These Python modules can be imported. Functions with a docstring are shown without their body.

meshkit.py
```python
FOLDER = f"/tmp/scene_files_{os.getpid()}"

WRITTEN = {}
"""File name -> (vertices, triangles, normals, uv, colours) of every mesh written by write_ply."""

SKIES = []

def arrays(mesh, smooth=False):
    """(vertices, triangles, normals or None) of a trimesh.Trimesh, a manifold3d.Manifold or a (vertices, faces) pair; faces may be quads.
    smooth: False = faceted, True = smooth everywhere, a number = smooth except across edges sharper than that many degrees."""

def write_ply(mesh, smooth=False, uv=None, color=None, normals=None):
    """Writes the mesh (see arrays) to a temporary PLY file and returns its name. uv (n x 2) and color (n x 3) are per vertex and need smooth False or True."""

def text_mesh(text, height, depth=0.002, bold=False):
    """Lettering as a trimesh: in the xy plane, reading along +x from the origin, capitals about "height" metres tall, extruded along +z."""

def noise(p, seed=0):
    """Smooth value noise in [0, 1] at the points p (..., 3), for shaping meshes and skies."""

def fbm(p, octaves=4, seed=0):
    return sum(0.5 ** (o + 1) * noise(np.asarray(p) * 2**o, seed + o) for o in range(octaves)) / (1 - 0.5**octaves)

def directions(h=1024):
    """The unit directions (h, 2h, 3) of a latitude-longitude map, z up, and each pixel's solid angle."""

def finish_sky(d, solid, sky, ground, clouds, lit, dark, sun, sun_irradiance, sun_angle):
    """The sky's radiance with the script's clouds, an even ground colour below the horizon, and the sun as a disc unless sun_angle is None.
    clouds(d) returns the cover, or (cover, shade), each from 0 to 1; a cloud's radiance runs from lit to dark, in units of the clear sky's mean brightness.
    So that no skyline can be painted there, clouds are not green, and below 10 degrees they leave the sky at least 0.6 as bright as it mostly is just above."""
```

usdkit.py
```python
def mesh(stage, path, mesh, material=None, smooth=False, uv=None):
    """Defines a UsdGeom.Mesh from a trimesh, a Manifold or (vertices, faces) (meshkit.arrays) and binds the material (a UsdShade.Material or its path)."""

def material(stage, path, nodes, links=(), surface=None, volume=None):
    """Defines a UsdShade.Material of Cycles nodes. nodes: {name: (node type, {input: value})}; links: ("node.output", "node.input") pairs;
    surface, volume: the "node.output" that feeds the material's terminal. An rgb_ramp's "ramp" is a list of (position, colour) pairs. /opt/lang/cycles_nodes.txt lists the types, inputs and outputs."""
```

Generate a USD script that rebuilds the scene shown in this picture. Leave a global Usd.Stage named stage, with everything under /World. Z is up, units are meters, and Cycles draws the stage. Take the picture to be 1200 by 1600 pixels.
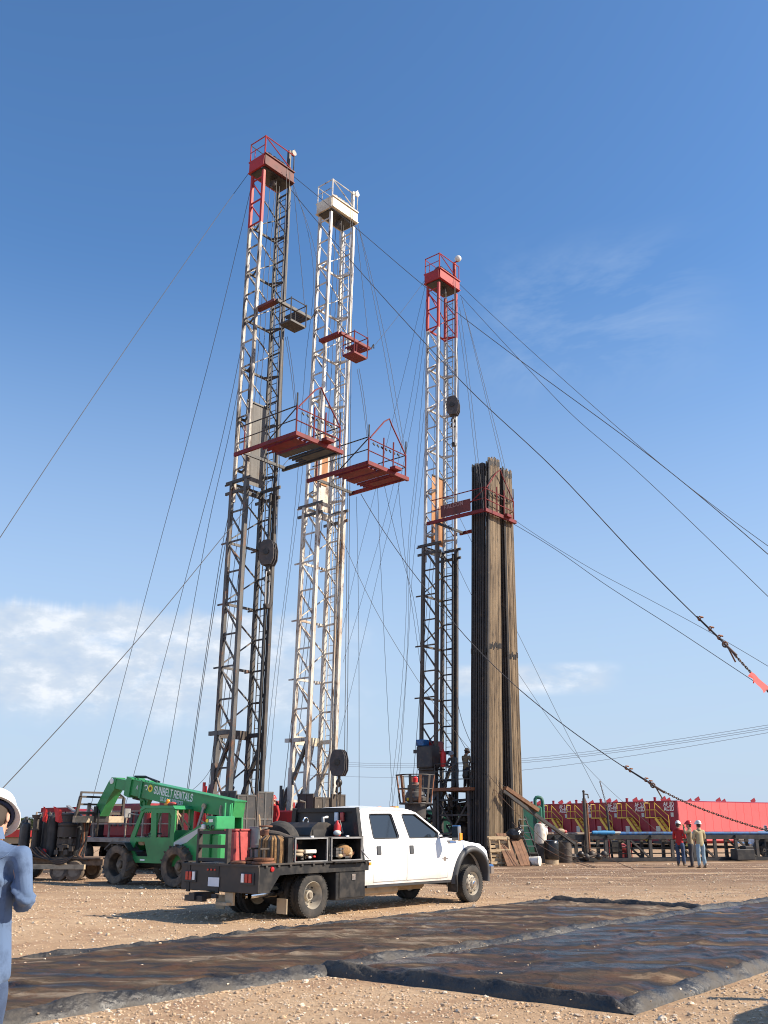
import math, random
import numpy as np, trimesh
import manifold3d as m3
from manifold3d import Manifold, CrossSection
from shapely.geometry import Polygon, box as sbox
import usdkit, meshkit
from pxr import Usd, UsdGeom, UsdLux, UsdShade, Gf, Sdf, Vt

stage = Usd.Stage.CreateInMemory()
UsdGeom.SetStageUpAxis(stage, 'Z')
UsdGeom.Xform.Define(stage, '/World')
UsdGeom.Scope.Define(stage, '/World/Looks')
rng = random.Random(7)
nrg = np.random.default_rng(11)

# ------------------------------------------------------------------ camera, sky, sun, exposure
EYE, PITCH, FPX = 1.65, math.radians(18.09), 1500.0
EXPOSURE = 0.75
SUN_EL, SUN_AZ = math.radians(36), math.radians(97)       # azimuth from +y towards +x
SUN_I, SKY_S = 1.25, 0.122
cam = UsdGeom.Camera.Define(stage, '/World/camera')
cam.CreateHorizontalApertureAttr(36.0)
cam.CreateVerticalApertureAttr(48.0)
cam.CreateFocalLengthAttr(36.0 * FPX / 1200)
cam.CreateClippingRangeAttr(Gf.Vec2f(0.05, 20000))
cam.CreateExposureAttr(EXPOSURE)
cam.AddTranslateOp().Set(Gf.Vec3d(0, 0, EYE))
cam.AddRotateXOp().Set(90 + math.degrees(PITCH))
SUN = np.array([math.sin(SUN_AZ) * math.cos(SUN_EL), math.cos(SUN_AZ) * math.cos(SUN_EL), math.sin(SUN_EL)])
sun = UsdLux.DistantLight.Define(stage, '/World/sun')
sun.CreateIntensityAttr(SUN_I)
sun.CreateAngleAttr(0.53)
sun.CreateNormalizeAttr(True)
sun.CreateColorAttr(Gf.Vec3f(1.0, 0.88, 0.72))
_m = Gf.Matrix4d().SetRotate(Gf.Rotation(Gf.Vec3d(0, 0, -1), Gf.Vec3d(*(-SUN))))
sun.AddTransformOp().Set(_m)
dome = UsdLux.DomeLight.Define(stage, '/World/sky')
dome.CreateIntensityAttr(1.0)

def band(src, lo0, lo1, hi0, hi1, tag, nodes, links):
    """smooth 0-1-0 window of a value"""
    nodes[tag + 'a'] = ('map_range', {'range_type': 'smoothstep', 'from_min': lo0, 'from_max': lo1, 'to_min': 0.0, 'to_max': 1.0})
    nodes[tag + 'b'] = ('map_range', {'range_type': 'smoothstep', 'from_min': hi0, 'from_max': hi1, 'to_min': 1.0, 'to_max': 0.0})
    nodes[tag] = ('math', {'math_type': 'multiply'})
    links += [(src, tag + 'a.value'), (src, tag + 'b.value'), (tag + 'a.result', tag + '.value1'), (tag + 'b.result', tag + '.value2')]

sn = {
    'sky': ('sky_texture', {'sky_type': 'single_scattering', 'sun_disc': False, 'sun_elevation': SUN_EL, 'sun_rotation': SUN_AZ, 'altitude': 300.0, 'air_density': 1.0, 'aerosol_density': 0.6, 'ozone_density': 3.5}),
    'pos': ('geometry', {}), 'sep': ('separate_xyz', {}),
    'az': ('math', {'math_type': 'arctan2'}), 'el': ('math', {'math_type': 'arcsine'}), 'zc': ('math', {'math_type': 'maximum', 'value2': 0.02}),
    'cv': ('combine_xyz', {'z': 0.0}),
    # low cumulus bank: noise in azimuth / elevation
    'map1': ('mapping', {'scale': (13.0, 24.0, 1.0)}), 'n1': ('noise_texture', {'scale': 1.0, 'detail': 8.0, 'roughness': 0.62, 'distortion': 0.25}),
    'map2': ('mapping', {'scale': (9.0, 0.0, 1.0), 'location': (3.1, 0.0, 0.0)}), 'n2': ('noise_texture', {'scale': 2.2, 'detail': 5.0, 'roughness': 0.6}),
    'toph': ('math', {'math_type': 'multiply_add', 'value2': 0.055, 'value3': -0.0275}),
    'elj': ('math', {'math_type': 'subtract'}),
    'c1r': ('rgb_ramp', {'ramp': [(0.0, (0, 0, 0)), (0.25, (0, 0, 0)), (0.47, (0.92, 0.92, 0.92)), (0.75, (1, 1, 1))]}),
    'c1': ('math', {'math_type': 'multiply'}), 'c1b': ('math', {'math_type': 'multiply'}),
    # high wisps
    'map3': ('mapping', {'scale': (2.6, 6.5, 1.0), 'rotation': (0, 0, 0.55), 'location': (1.3, 4.1, 0)}), 'n3': ('noise_texture', {'scale': 1.6, 'detail': 9.0, 'roughness': 0.66, 'distortion': 0.6}),
    'c3r': ('rgb_ramp', {'ramp': [(0.0, (0, 0, 0)), (0.45, (0, 0, 0)), (0.75, (0.30, 0.30, 0.30)), (1, (0.45, 0.45, 0.45))]}),
    'c3': ('math', {'math_type': 'multiply'}), 'c3g': ('math', {'math_type': 'multiply'}), 
    'sat': ('hsv', {'saturation': 1.15}), 'hz': ('map_range', {'range_type': 'smoothstep', 'from_min': -0.02, 'from_max': 0.58, 'to_min': 0.94, 'to_max': 0.0}), 'mixh': ('mix_color', {'b': (2.55, 3.2, 4.1)}),
    'n5': ('noise_texture', {'scale': 1.5, 'detail': 7.0, 'roughness': .6}), 'cs': ('rgb_ramp', {'ramp': [(0.34, (2.75, 3.35, 4.2)), (0.50, (3.3, 3.75, 4.35)), (0.64, (4.6, 4.8, 5.1))]}),
    'mixa': ('mix_color', {'b': (3.4, 4.0, 4.7)}), 'mixb': ('mix_color', {}),
    'bg': ('background_shader', {'strength': SKY_S}),
}
sl = [('pos.position', 'sep.vector'), ('sep.x', 'az.value1'), ('sep.y', 'az.value2'), ('sep.z', 'zc.value1'), ('sep.z', 'el.value1'),
      ('az.value', 'cv.x'), ('el.value', 'cv.y'), ('cv.vector', 'map1.vector'), ('map1.vector', 'n1.vector'), ('cv.vector', 'map2.vector'), ('map2.vector', 'n2.vector'),
      ('n2.fac', 'toph.value1'), ('el.value', 'elj.value1'), ('toph.value', 'elj.value2'), ('n1.fac', 'c1r.fac'),
      ('cv.vector', 'map3.vector'), ('map3.vector', 'n3.vector'), ('n3.fac', 'c3r.fac')]
band('elj.value', 0.085, 0.125, 0.198, 0.215, 'wl', sn, sl)      # the bank on the left, about 5 to 12 degrees up
band('az.value', -3.2, -3.1, -0.16, 0.02, 'wa', sn, sl)
band('el.value', 0.122, 0.138, 0.150, 0.160, 'wr', sn, sl)
band('az.value', 0.03, 0.09, 0.20, 0.25, 'vra', sn, sl)
band('el.value', 0.40, 0.48, 0.53, 0.60, 'wh', sn, sl)
band('az.value', 0.04, 0.18, 0.28, 0.42, 'vha', sn, sl)
sn.update({'w1': ('math', {'math_type': 'multiply'}), 'w2': ('math', {'math_type': 'multiply'}), 'w3': ('math', {'math_type': 'multiply'}), 'w12': ('math', {'math_type': 'maximum'}), 'camt': ('math', {'math_type': 'multiply', 'value2': 0.98})})
sl += [('wl.value', 'w1.value1'), ('wa.value', 'w1.value2'), ('wr.value', 'w2.value1'), ('vra.value', 'w2.value2'), ('wh.value', 'w3.value1'), ('vha.value', 'w3.value2'),
       ('w1.value', 'w12.value1'), ('w2.value', 'w12.value2'), ('w12.value', 'c1.value1'), ('c1r.color', 'c1.value2'), ('c1.value', 'camt.value1'),
       ('w3.value', 'c3.value1'), ('c3r.color', 'c3.value2'),
       ('sky.color', 'sat.color'), ('sat.color', 'mixh.a'), ('el.value', 'hz.value'), ('hz.result', 'mixh.fac'), ('mixh.result', 'mixa.a'), ('map1.vector', 'n5.vector'), ('n5.fac', 'cs.fac'), ('cs.color', 'mixb.b'), ('c3.value', 'mixa.fac'), ('mixa.result', 'mixb.a'), ('camt.value', 'mixb.fac'), ('mixb.result', 'bg.color')]
skym = usdkit.material(stage, '/World/Looks/sky_look', sn, sl, surface='bg.background')
UsdShade.MaterialBindingAPI.Apply(dome.GetPrim()).Bind(skym)
dome.GetPrim().SetCustomDataByKey('kind', 'structure')
dome.GetPrim().SetCustomDataByKey('label', 'blue morning sky with low cloud bank')

# ------------------------------------------------------------------ helpers
NAMES = {}
def numbered(parent, name):
    k = (parent, name); n = NAMES.get(k, 0); NAMES[k] = n + 1
    return f'{parent}/{name}' if n == 0 else f'{parent}/{name}_{n:03d}'

def tag(prim, label=None, cat=None, group=None, kind=None):
    p = prim.GetPrim() if hasattr(prim, 'GetPrim') else prim
    for k, v in (('label', label), ('category', cat), ('group', group), ('kind', kind)):
        if v: p.SetCustomDataByKey(k, v)
    return p

def thing(name, label, cat, loc=(0, 0, 0), rotz=0.0, group=None, kind=None):
    path = numbered('/World', name)
    x = UsdGeom.Xform.Define(stage, path)
    x.AddTranslateOp().Set(Gf.Vec3d(*map(float, loc)))
    if rotz: x.AddRotateZOp().Set(float(math.degrees(rotz)))
    tag(x, label, cat, group, kind)
    return path

def obj(name, mesh, mat, parent='/World', smooth=35, label=None, cat=None, group=None, kind=None):
    if isinstance(mesh, B): mesh = mesh.mesh()
    path = numbered(parent, name)
    me = usdkit.mesh(stage, path, mesh, M[mat] if isinstance(mat, str) else mat, smooth=smooth)
    tag(me, label, cat, group, kind)
    return path

def copy_of(src, name, label, cat, loc, rotz=0.0, group=None, tilt=None):
    path = numbered('/World', name)
    x = UsdGeom.Xform.Define(stage, path)
    p = x.GetPrim()
    p.GetReferences().AddInternalReference(src)
    x.ClearXformOpOrder()
    x.AddTranslateOp(opSuffix='c').Set(Gf.Vec3d(*map(float, loc)))
    if rotz: x.AddRotateZOp(opSuffix='c').Set(float(math.degrees(rotz)))
    if tilt is not None: x.AddTransformOp(opSuffix='t').Set(tilt)
    p.SetInstanceable(True)
    tag(x, label, cat, group)
    return path

def V(*a): return np.array(a, float)
def tri(v, f): return trimesh.Trimesh(np.asarray(v, float), np.asarray(f, int), process=False)
def box(c, s):
    b = trimesh.creation.box(extents=np.maximum(s, 1e-4)); b.apply_translation(c); return b
def cbox(c, s, ch=0.01):
    """box with chamfered edges"""
    s = np.asarray(s, float) / 2; ch = min(ch, s.min() * 0.45); p = []
    for sx in (-1, 1):
        for sy in (-1, 1):
            for sz in (-1, 1):
                g = np.array([sx, sy, sz]) * s
                for k in range(3):
                    q = g - np.array([sx, sy, sz]) * ch; q[k] = g[k]; p.append(q)
    h = trimesh.convex.convex_hull(np.array(p)); h.apply_translation(c); return h
def frame(d, up=(0, 0, 1)):
    d = np.asarray(d, float); d = d / np.linalg.norm(d); up = np.asarray(up, float)
    if abs(d @ up) > 0.98: up = V(1, 0, 0)
    x = np.cross(up, d); x /= np.linalg.norm(x); y = np.cross(d, x)
    return np.stack([x, y, d], 1)
def bar(p, q, w, h=None, up=(0, 0, 1)):
    """box beam from p to q; w across, h along up"""
    p, q = np.asarray(p, float), np.asarray(q, float); h = w if h is None else h
    L = np.linalg.norm(q - p); R = frame(q - p, up)
    b = trimesh.creation.box(extents=(w, h, L)); T = np.eye(4); T[:3, :3] = R; T[:3, 3] = (p + q) / 2
    b.apply_transform(T); return b
def tube(pts, r, n=8, caps=True):
    pts = np.asarray(pts, float); k = len(pts); rs = np.full(k, r) if np.ndim(r) == 0 else np.asarray(r)
    d = np.gradient(pts, axis=0); d /= np.maximum(np.linalg.norm(d, axis=1, keepdims=True), 1e-9)
    X = frame(d[0])[:, 0]; v = []
    for i in range(k):
        X = X - d[i] * (X @ d[i]); X /= max(np.linalg.norm(X), 1e-9); Y = np.cross(d[i], X)
        a = np.arange(n) / n * 2 * np.pi
        v.append(pts[i] + rs[i] * (np.cos(a)[:, None] * X + np.sin(a)[:, None] * Y))
    v = np.concatenate(v); f = []
    for i in range(k - 1):
        for j in range(n):
            a, b, c, e = i * n + j, i * n + (j + 1) % n, (i + 1) * n + (j + 1) % n, (i + 1) * n + j
            f += [(a, b, c), (a, c, e)]
    if caps:
        v = np.vstack([v, pts[0], pts[-1]]); o = k * n
        for j in range(n):
            f += [(o, (j + 1) % n, j), (o + 1, (k - 1) * n + j, (k - 1) * n + (j + 1) % n)]
    return tri(v, f)
def lathe(profile, n=24, axis='z', c=(0, 0, 0), ring=False):
    """profile: (r, h) pairs from the bottom up"""
    pr = np.asarray(profile, float); a = np.arange(n) / n * 2 * np.pi; k = len(pr)
    v = np.stack([np.outer(pr[:, 0], np.cos(a)), np.outer(pr[:, 0], np.sin(a)), np.repeat(pr[:, 1][:, None], n, 1)], -1).reshape(-1, 3)
    f = []
    for i in range(k - 1):
        for j in range(n):
            p, q, s, t = i * n + j, i * n + (j + 1) % n, (i + 1) * n + (j + 1) % n, (i + 1) * n + j
            f += [(p, q, s), (p, s, t)]
    if ring:
        for j in range(n):
            p, q, s, t = (k - 1) * n + j, (k - 1) * n + (j + 1) % n, (j + 1) % n, j; f += [(p, q, s), (p, s, t)]
    else:
        v = np.vstack([v, (0, 0, pr[0, 1]), (0, 0, pr[-1, 1])]); o = k * n
        for j in range(n):
            f += [(o, (j + 1) % n, j), (o + 1, (k - 1) * n + j, (k - 1) * n + (j + 1) % n)]
    m = tri(v, f)
    if axis == 'y': m.vertices = m.vertices[:, [0, 2, 1]] * [1, 1, 1]; m.faces = m.faces[:, ::-1]
    if axis == 'x': m.vertices = m.vertices[:, [2, 0, 1]]
    m.apply_translation(c); return m
def prism(poly, a, b, axis='y'):
    """polygon (u, w) extruded from a to b along an axis; axis y: (u, w) = (x, z)"""
    P = Polygon(poly) if not isinstance(poly, Polygon) else poly
    m = trimesh.creation.extrude_polygon(P, b - a, engine='earcut'); v = np.array(m.vertices)
    if axis == 'y': m.vertices = np.stack([v[:, 0], v[:, 2] + a, v[:, 1]], 1); m.faces = m.faces[:, ::-1]
    elif axis == 'x': m.vertices = np.stack([v[:, 2] + a, v[:, 0], v[:, 1]], 1)
    else: m.vertices = np.stack([v[:, 0], v[:, 1], v[:, 2] + a], 1)
    return m
def sphere(c, r, sub=2, sc=(1, 1, 1)):
    s = trimesh.creation.icosphere(subdivisions=sub, radius=1.0); s.vertices = s.vertices * np.asarray(sc) * r + np.asarray(c); return s
def torus(c, R, r, axis='z', n=24, k=8, a0=0, a1=2 * math.pi):
    a = np.linspace(a0, a1, n + 1); p = np.stack([R * np.cos(a), R * np.sin(a), 0 * a], 1)
    if axis == 'y': p = p[:, [0, 2, 1]]
    if axis == 'x': p = p[:, [2, 0, 1]]
    return tube(p + np.asarray(c), r, k)
class B:
    def __init__(s, *m): s.l = list(m)
    def add(s, *m): s.l += m; return s
    def mesh(s): return trimesh.util.concatenate(s.l)
def xf(m, loc=(0, 0, 0), rz=0, rx=0, ry=0, s=1):
    m = m.copy(); T = trimesh.transformations.euler_matrix(rx, ry, rz, 'sxyz'); T[:3, :3] *= s; T[:3, 3] = loc; m.apply_transform(T); return m
def to_tm(man):
    g = man.to_mesh(); return trimesh.Trimesh(np.array(g.vert_properties[:, :3], float), np.array(g.tri_verts), process=False)
def to_man(tm):
    return Manifold(m3.Mesh(np.asarray(tm.vertices, np.float32), np.asarray(tm.faces, np.uint32)))
def text(s, h, depth=0.004, bold=True):
    return meshkit.text_mesh(s, h, depth, bold)

cp, sp_ = math.cos(PITCH), math.sin(PITCH)
def ray(px, py):
    X, Y = (px - 600) / FPX, (800 - py) / FPX
    return V(X, cp - Y * sp_, sp_ + Y * cp)
def at(px, py, y):
    """the point seen at a pixel of the photograph, y metres ahead"""
    d = ray(px, py); return V(0, 0, EYE) + d * (y / d[1])
def ground(px, py, z=0.0):
    d = ray(px, py); return V(0, 0, EYE) + d * ((z - EYE) / d[2])

# ------------------------------------------------------------------ materials
M = {}
def mat(name, color, rough=0.6, metal=0.0, c2=None, scale=3.0, lo=0.45, hi=0.65, bump=0.0, bscale=40.0, c3=None, scale3=14.0, lo3=0.55, hi3=0.7, rough2=None, spec=0.5, coat=0.0, stretch=None, detail=6.0, trans=0.0, sheen=0.0, vary=0.0):
    n = {'g': ('geometry', {}), 'p': ('principled_bsdf', {'base_color': color, 'roughness': rough, 'metallic': metal, 'specular_ior_level': spec, 'coat_weight': coat, 'transmission_weight': trans, 'sheen_weight': sheen})}
    l = []
    src = 'g.position'
    if stretch:
        n['mp'] = ('mapping', {'scale': stretch}); l.append(('g.position', 'mp.vector')); src = 'mp.vector'
    out = None
    if c2 is not None:
        n['n'] = ('noise_texture', {'scale': scale, 'detail': detail, 'roughness': 0.62}); l.append((src, 'n.vector'))
        n['r'] = ('rgb_ramp', {'ramp': [(0, color), (lo, color), (hi, c2), (1, c2)]}); l.append(('n.fac', 'r.fac')); out = 'r.color'
        if rough2 is not None:
            n['rr'] = ('map_range', {'from_min': lo, 'from_max': hi, 'to_min': rough, 'to_max': rough2, 'clamp': True}); l += [('n.fac', 'rr.value'), ('rr.result', 'p.roughness')]
    if c3 is not None:
        n['n3'] = ('noise_texture', {'scale': scale3, 'detail': 5.0, 'roughness': 0.7}); l.append((src, 'n3.vector'))
        n['m3'] = ('map_range', {'from_min': lo3, 'from_max': hi3, 'to_min': 0.0, 'to_max': 1.0, 'clamp': True}); l.append(('n3.fac', 'm3.value'))
        n['x3'] = ('mix_color', {'a': color, 'b': c3}); l.append(('m3.result', 'x3.fac'))
        if out: l.append((out, 'x3.a'))
        out = 'x3.result'
    if vary:
        n['oi'] = ('object_info', {}); n['vr'] = ('map_range', {'to_min': 1 - vary, 'to_max': 1 + vary}); l.append(('oi.random', 'vr.value'))
        n['vm'] = ('mix_color', {'blend_type': 'multiply', 'fac': 1.0, 'a': color}); l.append(('vr.result', 'vm.b'))
        if out: l.append((out, 'vm.a'))
        out = 'vm.result'
    if out: l.append((out, 'p.base_color'))
    if bump:
        n['bn'] = ('noise_texture', {'scale': bscale, 'detail': 4.0}); l.append(('g.position', 'bn.vector'))
        n['b'] = ('bump', {'strength': min(1, bump), 'distance': 0.02}); l += [('bn.fac', 'b.height'), ('b.normal', 'p.normal')]
    M[name] = usdkit.material(stage, '/World/Looks/' + name, n, l, surface='p.BSDF')

RUST = (0.16, 0.065, 0.03)
mat('steel_dark', (0.032, 0.031, 0.033), 0.6, c2=(0.07, 0.06, 0.05), scale=1.8, c3=RUST, scale3=5, lo3=0.6, hi3=0.75, bump=.2)
mat('steel_black', (0.018, 0.018, 0.02), 0.5, c2=(0.05, 0.045, 0.04), scale=3)
mat('steel_grey', (0.095, 0.092, 0.088), 0.55, c2=(0.04, 0.037, 0.035), scale=1.3, c3=RUST, scale3=3.2, lo3=0.54, hi3=0.66, bump=.2, stretch=(1, 1, .5))
mat('steel_brown', (0.07, 0.053, 0.04), 0.6, c2=(0.05, 0.045, 0.042), scale=1.6, c3=(0.30, 0.25, 0.2), scale3=5, lo3=0.62, hi3=0.7, bump=.2, stretch=(1, 1, .4))
mat('mast_red', (0.36, 0.030, 0.030), 0.55, spec=.3, c2=(0.26, 0.028, 0.028), scale=2.0, c3=(0.10, 0.04, 0.035), scale3=7, lo3=0.62, hi3=0.72, bump=.1)
mat('faded_red', (0.15, 0.040, 0.036), 0.65, spec=.3, c2=(0.085, 0.032, 0.03), scale=1.6, c3=(0.05, 0.03, 0.03), scale3=6, lo3=0.6, hi3=0.7)
mat('board_red', (0.18, 0.018, 0.022), 0.6, spec=.3, c2=(0.11, 0.016, 0.018), scale=2.5, c3=(0.06, 0.03, 0.03), scale3=9, lo3=0.6, hi3=0.7)
mat('mast_peeling', (0.50, 0.48, 0.44), 0.55, c2=(0.30, 0.26, 0.21), scale=1.0, lo=.40, hi=.60, c3=(0.07, 0.055, 0.045), scale3=2.6, lo3=0.46, hi3=0.56, stretch=(1.6, 1.6, .5), bump=.15)
mat('mast_white', (0.58, 0.57, 0.54), 0.5, c2=(0.40, 0.37, 0.32), scale=1.2, c3=(0.11, 0.075, 0.055), scale3=3.2, lo3=0.54, hi3=0.62, stretch=(1.6, 1.6, .55), bump=.15)
mat('mast_cream', (0.66, 0.60, 0.46), 0.45, c2=(0.45, 0.36, 0.25), scale=1.6, c3=(0.22, 0.10, 0.05), scale3=5, lo3=0.62, hi3=0.72)
mat('mast_rusty_white', (0.55, 0.52, 0.46), 0.5, c2=(0.36, 0.25, 0.16), scale=1.1, lo=.50, hi=.66, c3=(0.12, 0.065, 0.04), scale3=3, lo3=0.53, hi3=0.63, stretch=(1.6, 1.6, .5), bump=.2)
mat('mast_silver', (0.44, 0.44, 0.435), 0.5, c2=(0.28, 0.27, 0.265), scale=1.3, c3=(0.11, 0.075, 0.055), scale3=3, lo3=0.54, hi3=0.66, stretch=(1.6, 1.6, .6), bump=.15)
mat('galvanised', (0.33, 0.33, 0.33), 0.42, metal=0.4, c2=(0.22, 0.21, 0.2), scale=2.5, c3=(0.14, 0.09, 0.06), scale3=6, lo3=0.62, hi3=0.75)
mat('wind_sheet', (0.13, 0.125, 0.118), 0.65, c2=(0.075, 0.068, 0.06), scale=.9, c3=(0.12, 0.07, 0.04), scale3=2.5, lo3=0.58, hi3=0.68, stretch=(1.6, 1.6, .35), bump=.3, bscale=6)
mat('plywood', (0.40, 0.19, 0.075), 0.75, c2=(0.28, 0.12, 0.05), scale=1.4, c3=(0.12, 0.06, 0.03), scale3=3, lo3=0.58, hi3=0.68, stretch=(2, 2, .4))
mat('wire', (0.028, 0.028, 0.032), 0.6, c2=(0.06, 0.048, 0.04), scale=2.0)
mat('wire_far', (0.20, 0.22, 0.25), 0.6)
mat('chain_steel', (0.09, 0.07, 0.055), 0.55, metal=0.3, c2=RUST, scale=6)
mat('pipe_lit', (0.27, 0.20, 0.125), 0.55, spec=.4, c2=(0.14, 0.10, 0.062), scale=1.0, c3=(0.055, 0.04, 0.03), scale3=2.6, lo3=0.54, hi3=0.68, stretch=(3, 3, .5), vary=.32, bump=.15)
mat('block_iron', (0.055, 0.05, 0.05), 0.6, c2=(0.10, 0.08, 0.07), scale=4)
mat('pipe_shaded', (0.045, 0.040, 0.038), 0.6, c2=(0.025, 0.024, 0.026), scale=1.2, c3=(0.11, 0.085, 0.06), scale3=3, lo3=.6, hi3=.7, vary=.3)  # darkened copy of the tubing, shade put into the colour
mat('grease', (0.02, 0.018, 0.016), 0.4, c2=(0.06, 0.045, 0.035), scale=6, bump=.2)
mat('rust', (0.23, 0.09, 0.04), 0.8, c2=(0.12, 0.05, 0.03), scale=6, bump=.3)
mat('denim_shirt', (0.085, 0.138, 0.245), 0.92, c2=(0.115, 0.172, 0.285), scale=3.5, bump=.10, bscale=220, c3=(0.045, 0.078, 0.15), scale3=7, lo3=.52, hi3=.72)
mat('jeans_dark', (0.035, 0.06, 0.12), 0.9, c2=(0.055, 0.09, 0.17), scale=8, bump=.3, bscale=160)
mat('jeans_light', (0.20, 0.30, 0.38), 0.9, c2=(0.30, 0.40, 0.46), scale=7)
mat('navy', (0.02, 0.03, 0.07), 0.85)
mat('charcoal_cloth', (0.035, 0.035, 0.045), 0.9)
mat('grey_cloth', (0.11, 0.12, 0.13), 0.9, c2=(0.15, 0.155, 0.16), scale=9)
mat('khaki', (0.40, 0.33, 0.19), 0.85, c2=(0.34, 0.28, 0.16), scale=6)
mat('khaki_dark', (0.27, 0.21, 0.13), 0.85, c2=(0.22, 0.17, 0.1), scale=6)
mat('shirt_red', (0.40, 0.018, 0.02), 0.85, c2=(0.32, 0.015, 0.018), scale=8)
mat('skin', (0.50, 0.28, 0.19), 0.6, c2=(0.44, 0.22, 0.15), scale=15)
mat('hair', (0.04, 0.028, 0.02), 0.8)
mat('eye', (0.05, 0.035, 0.03), 0.3)
mat('boot', (0.10, 0.065, 0.04), 0.7)
mat('glove', (0.42, 0.50, 0.10), 0.8)
mat('hat_white', (0.66, 0.66, 0.64), 0.4, c2=(0.5, 0.48, 0.44), scale=9)
mat('hat_red', (0.48, 0.02, 0.02), 0.35)
mat('hat_grey', (0.32, 0.34, 0.36), 0.4)
mat('hat_tan', (0.52, 0.36, 0.2), 0.45)
mat('rubber', (0.028, 0.027, 0.026), 0.85, c2=(0.06, 0.052, 0.045), scale=7, bump=.3, bscale=90)
mat('rubber_dusty', (0.06, 0.05, 0.042), 0.9, c2=(0.17, 0.125, 0.085), scale=4, lo=.42, hi=.62, bump=.3, bscale=60)
def body_paint(name, col):
    n = {'g': ('geometry', {}), 'sx': ('separate_xyz', {}), 'z': ('map_range', {'from_min': .42, 'from_max': 1.0, 'to_min': 1.0, 'to_max': 0.0, 'clamp': True}), 'n': ('noise_texture', {'scale': 3.0, 'detail': 9.0, 'roughness': .7}), 'm': ('math', {'math_type': 'multiply'}), 'c': ('map_range', {'from_min': .12, 'from_max': .55, 'to_min': 0.0, 'to_max': .75, 'clamp': True}),
         'n2': ('noise_texture', {'scale': 1.1, 'detail': 6.0}), 'c2': ('map_range', {'from_min': .45, 'from_max': .8, 'to_min': 0.0, 'to_max': .16, 'clamp': True}), 'a': ('math', {'math_type': 'maximum'}), 'x': ('mix_color', {'a': col, 'b': (.42, .33, .24)}), 'r': ('map_range', {'to_min': .22, 'to_max': .8}), 'p': ('principled_bsdf', {'coat_weight': .4})}
    M[name] = usdkit.material(stage, '/World/Looks/' + name, n, [('g.position', 'sx.vector'), ('sx.z', 'z.value'), ('g.position', 'n.vector'), ('n.fac', 'm.value1'), ('z.result', 'm.value2'), ('m.value', 'c.value'), ('g.position', 'n2.vector'), ('n2.fac', 'c2.value'), ('c.result', 'a.value1'), ('c2.result', 'a.value2'), ('a.value', 'x.fac'), ('x.result', 'p.base_color'), ('a.value', 'r.value'), ('r.result', 'p.roughness')], surface='p.BSDF')
body_paint('white_paint', (.80, .80, .80))
mat('white_plastic', (0.72, 0.70, 0.64), 0.5, c2=(0.5, 0.45, 0.36), scale=5)
mat('black_paint', (0.012, 0.012, 0.013), 0.42, c2=(0.035, 0.030, 0.026), scale=4, rough2=.7, spec=.4)
mat('black_dusty', (0.018, 0.017, 0.017), 0.5, c2=(0.075, 0.058, 0.045), scale=3.5, lo=.42, hi=.7, rough2=.8)
mat('black_plastic', (0.028, 0.028, 0.03), 0.55)
mat('flare_plastic', (0.05, 0.053, 0.058), 0.55)
mat('tinted_glass', (0.014, 0.018, 0.022), 0.04, spec=.9)
mat('chrome', (0.72, 0.72, 0.73), 0.12, metal=1.0)
mat('rim_grey', (0.42, 0.38, 0.31), 0.5, metal=.3, c2=(0.27, 0.23, 0.18), scale=7)
mat('rim_dirty', (0.20, 0.165, 0.125), 0.75, c2=(0.11, 0.085, 0.065), scale=5)
mat('amber', (0.85, 0.30, 0.03), 0.25)
mat('red_lens', (0.42, 0.015, 0.015), 0.2, coat=.5)
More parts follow.
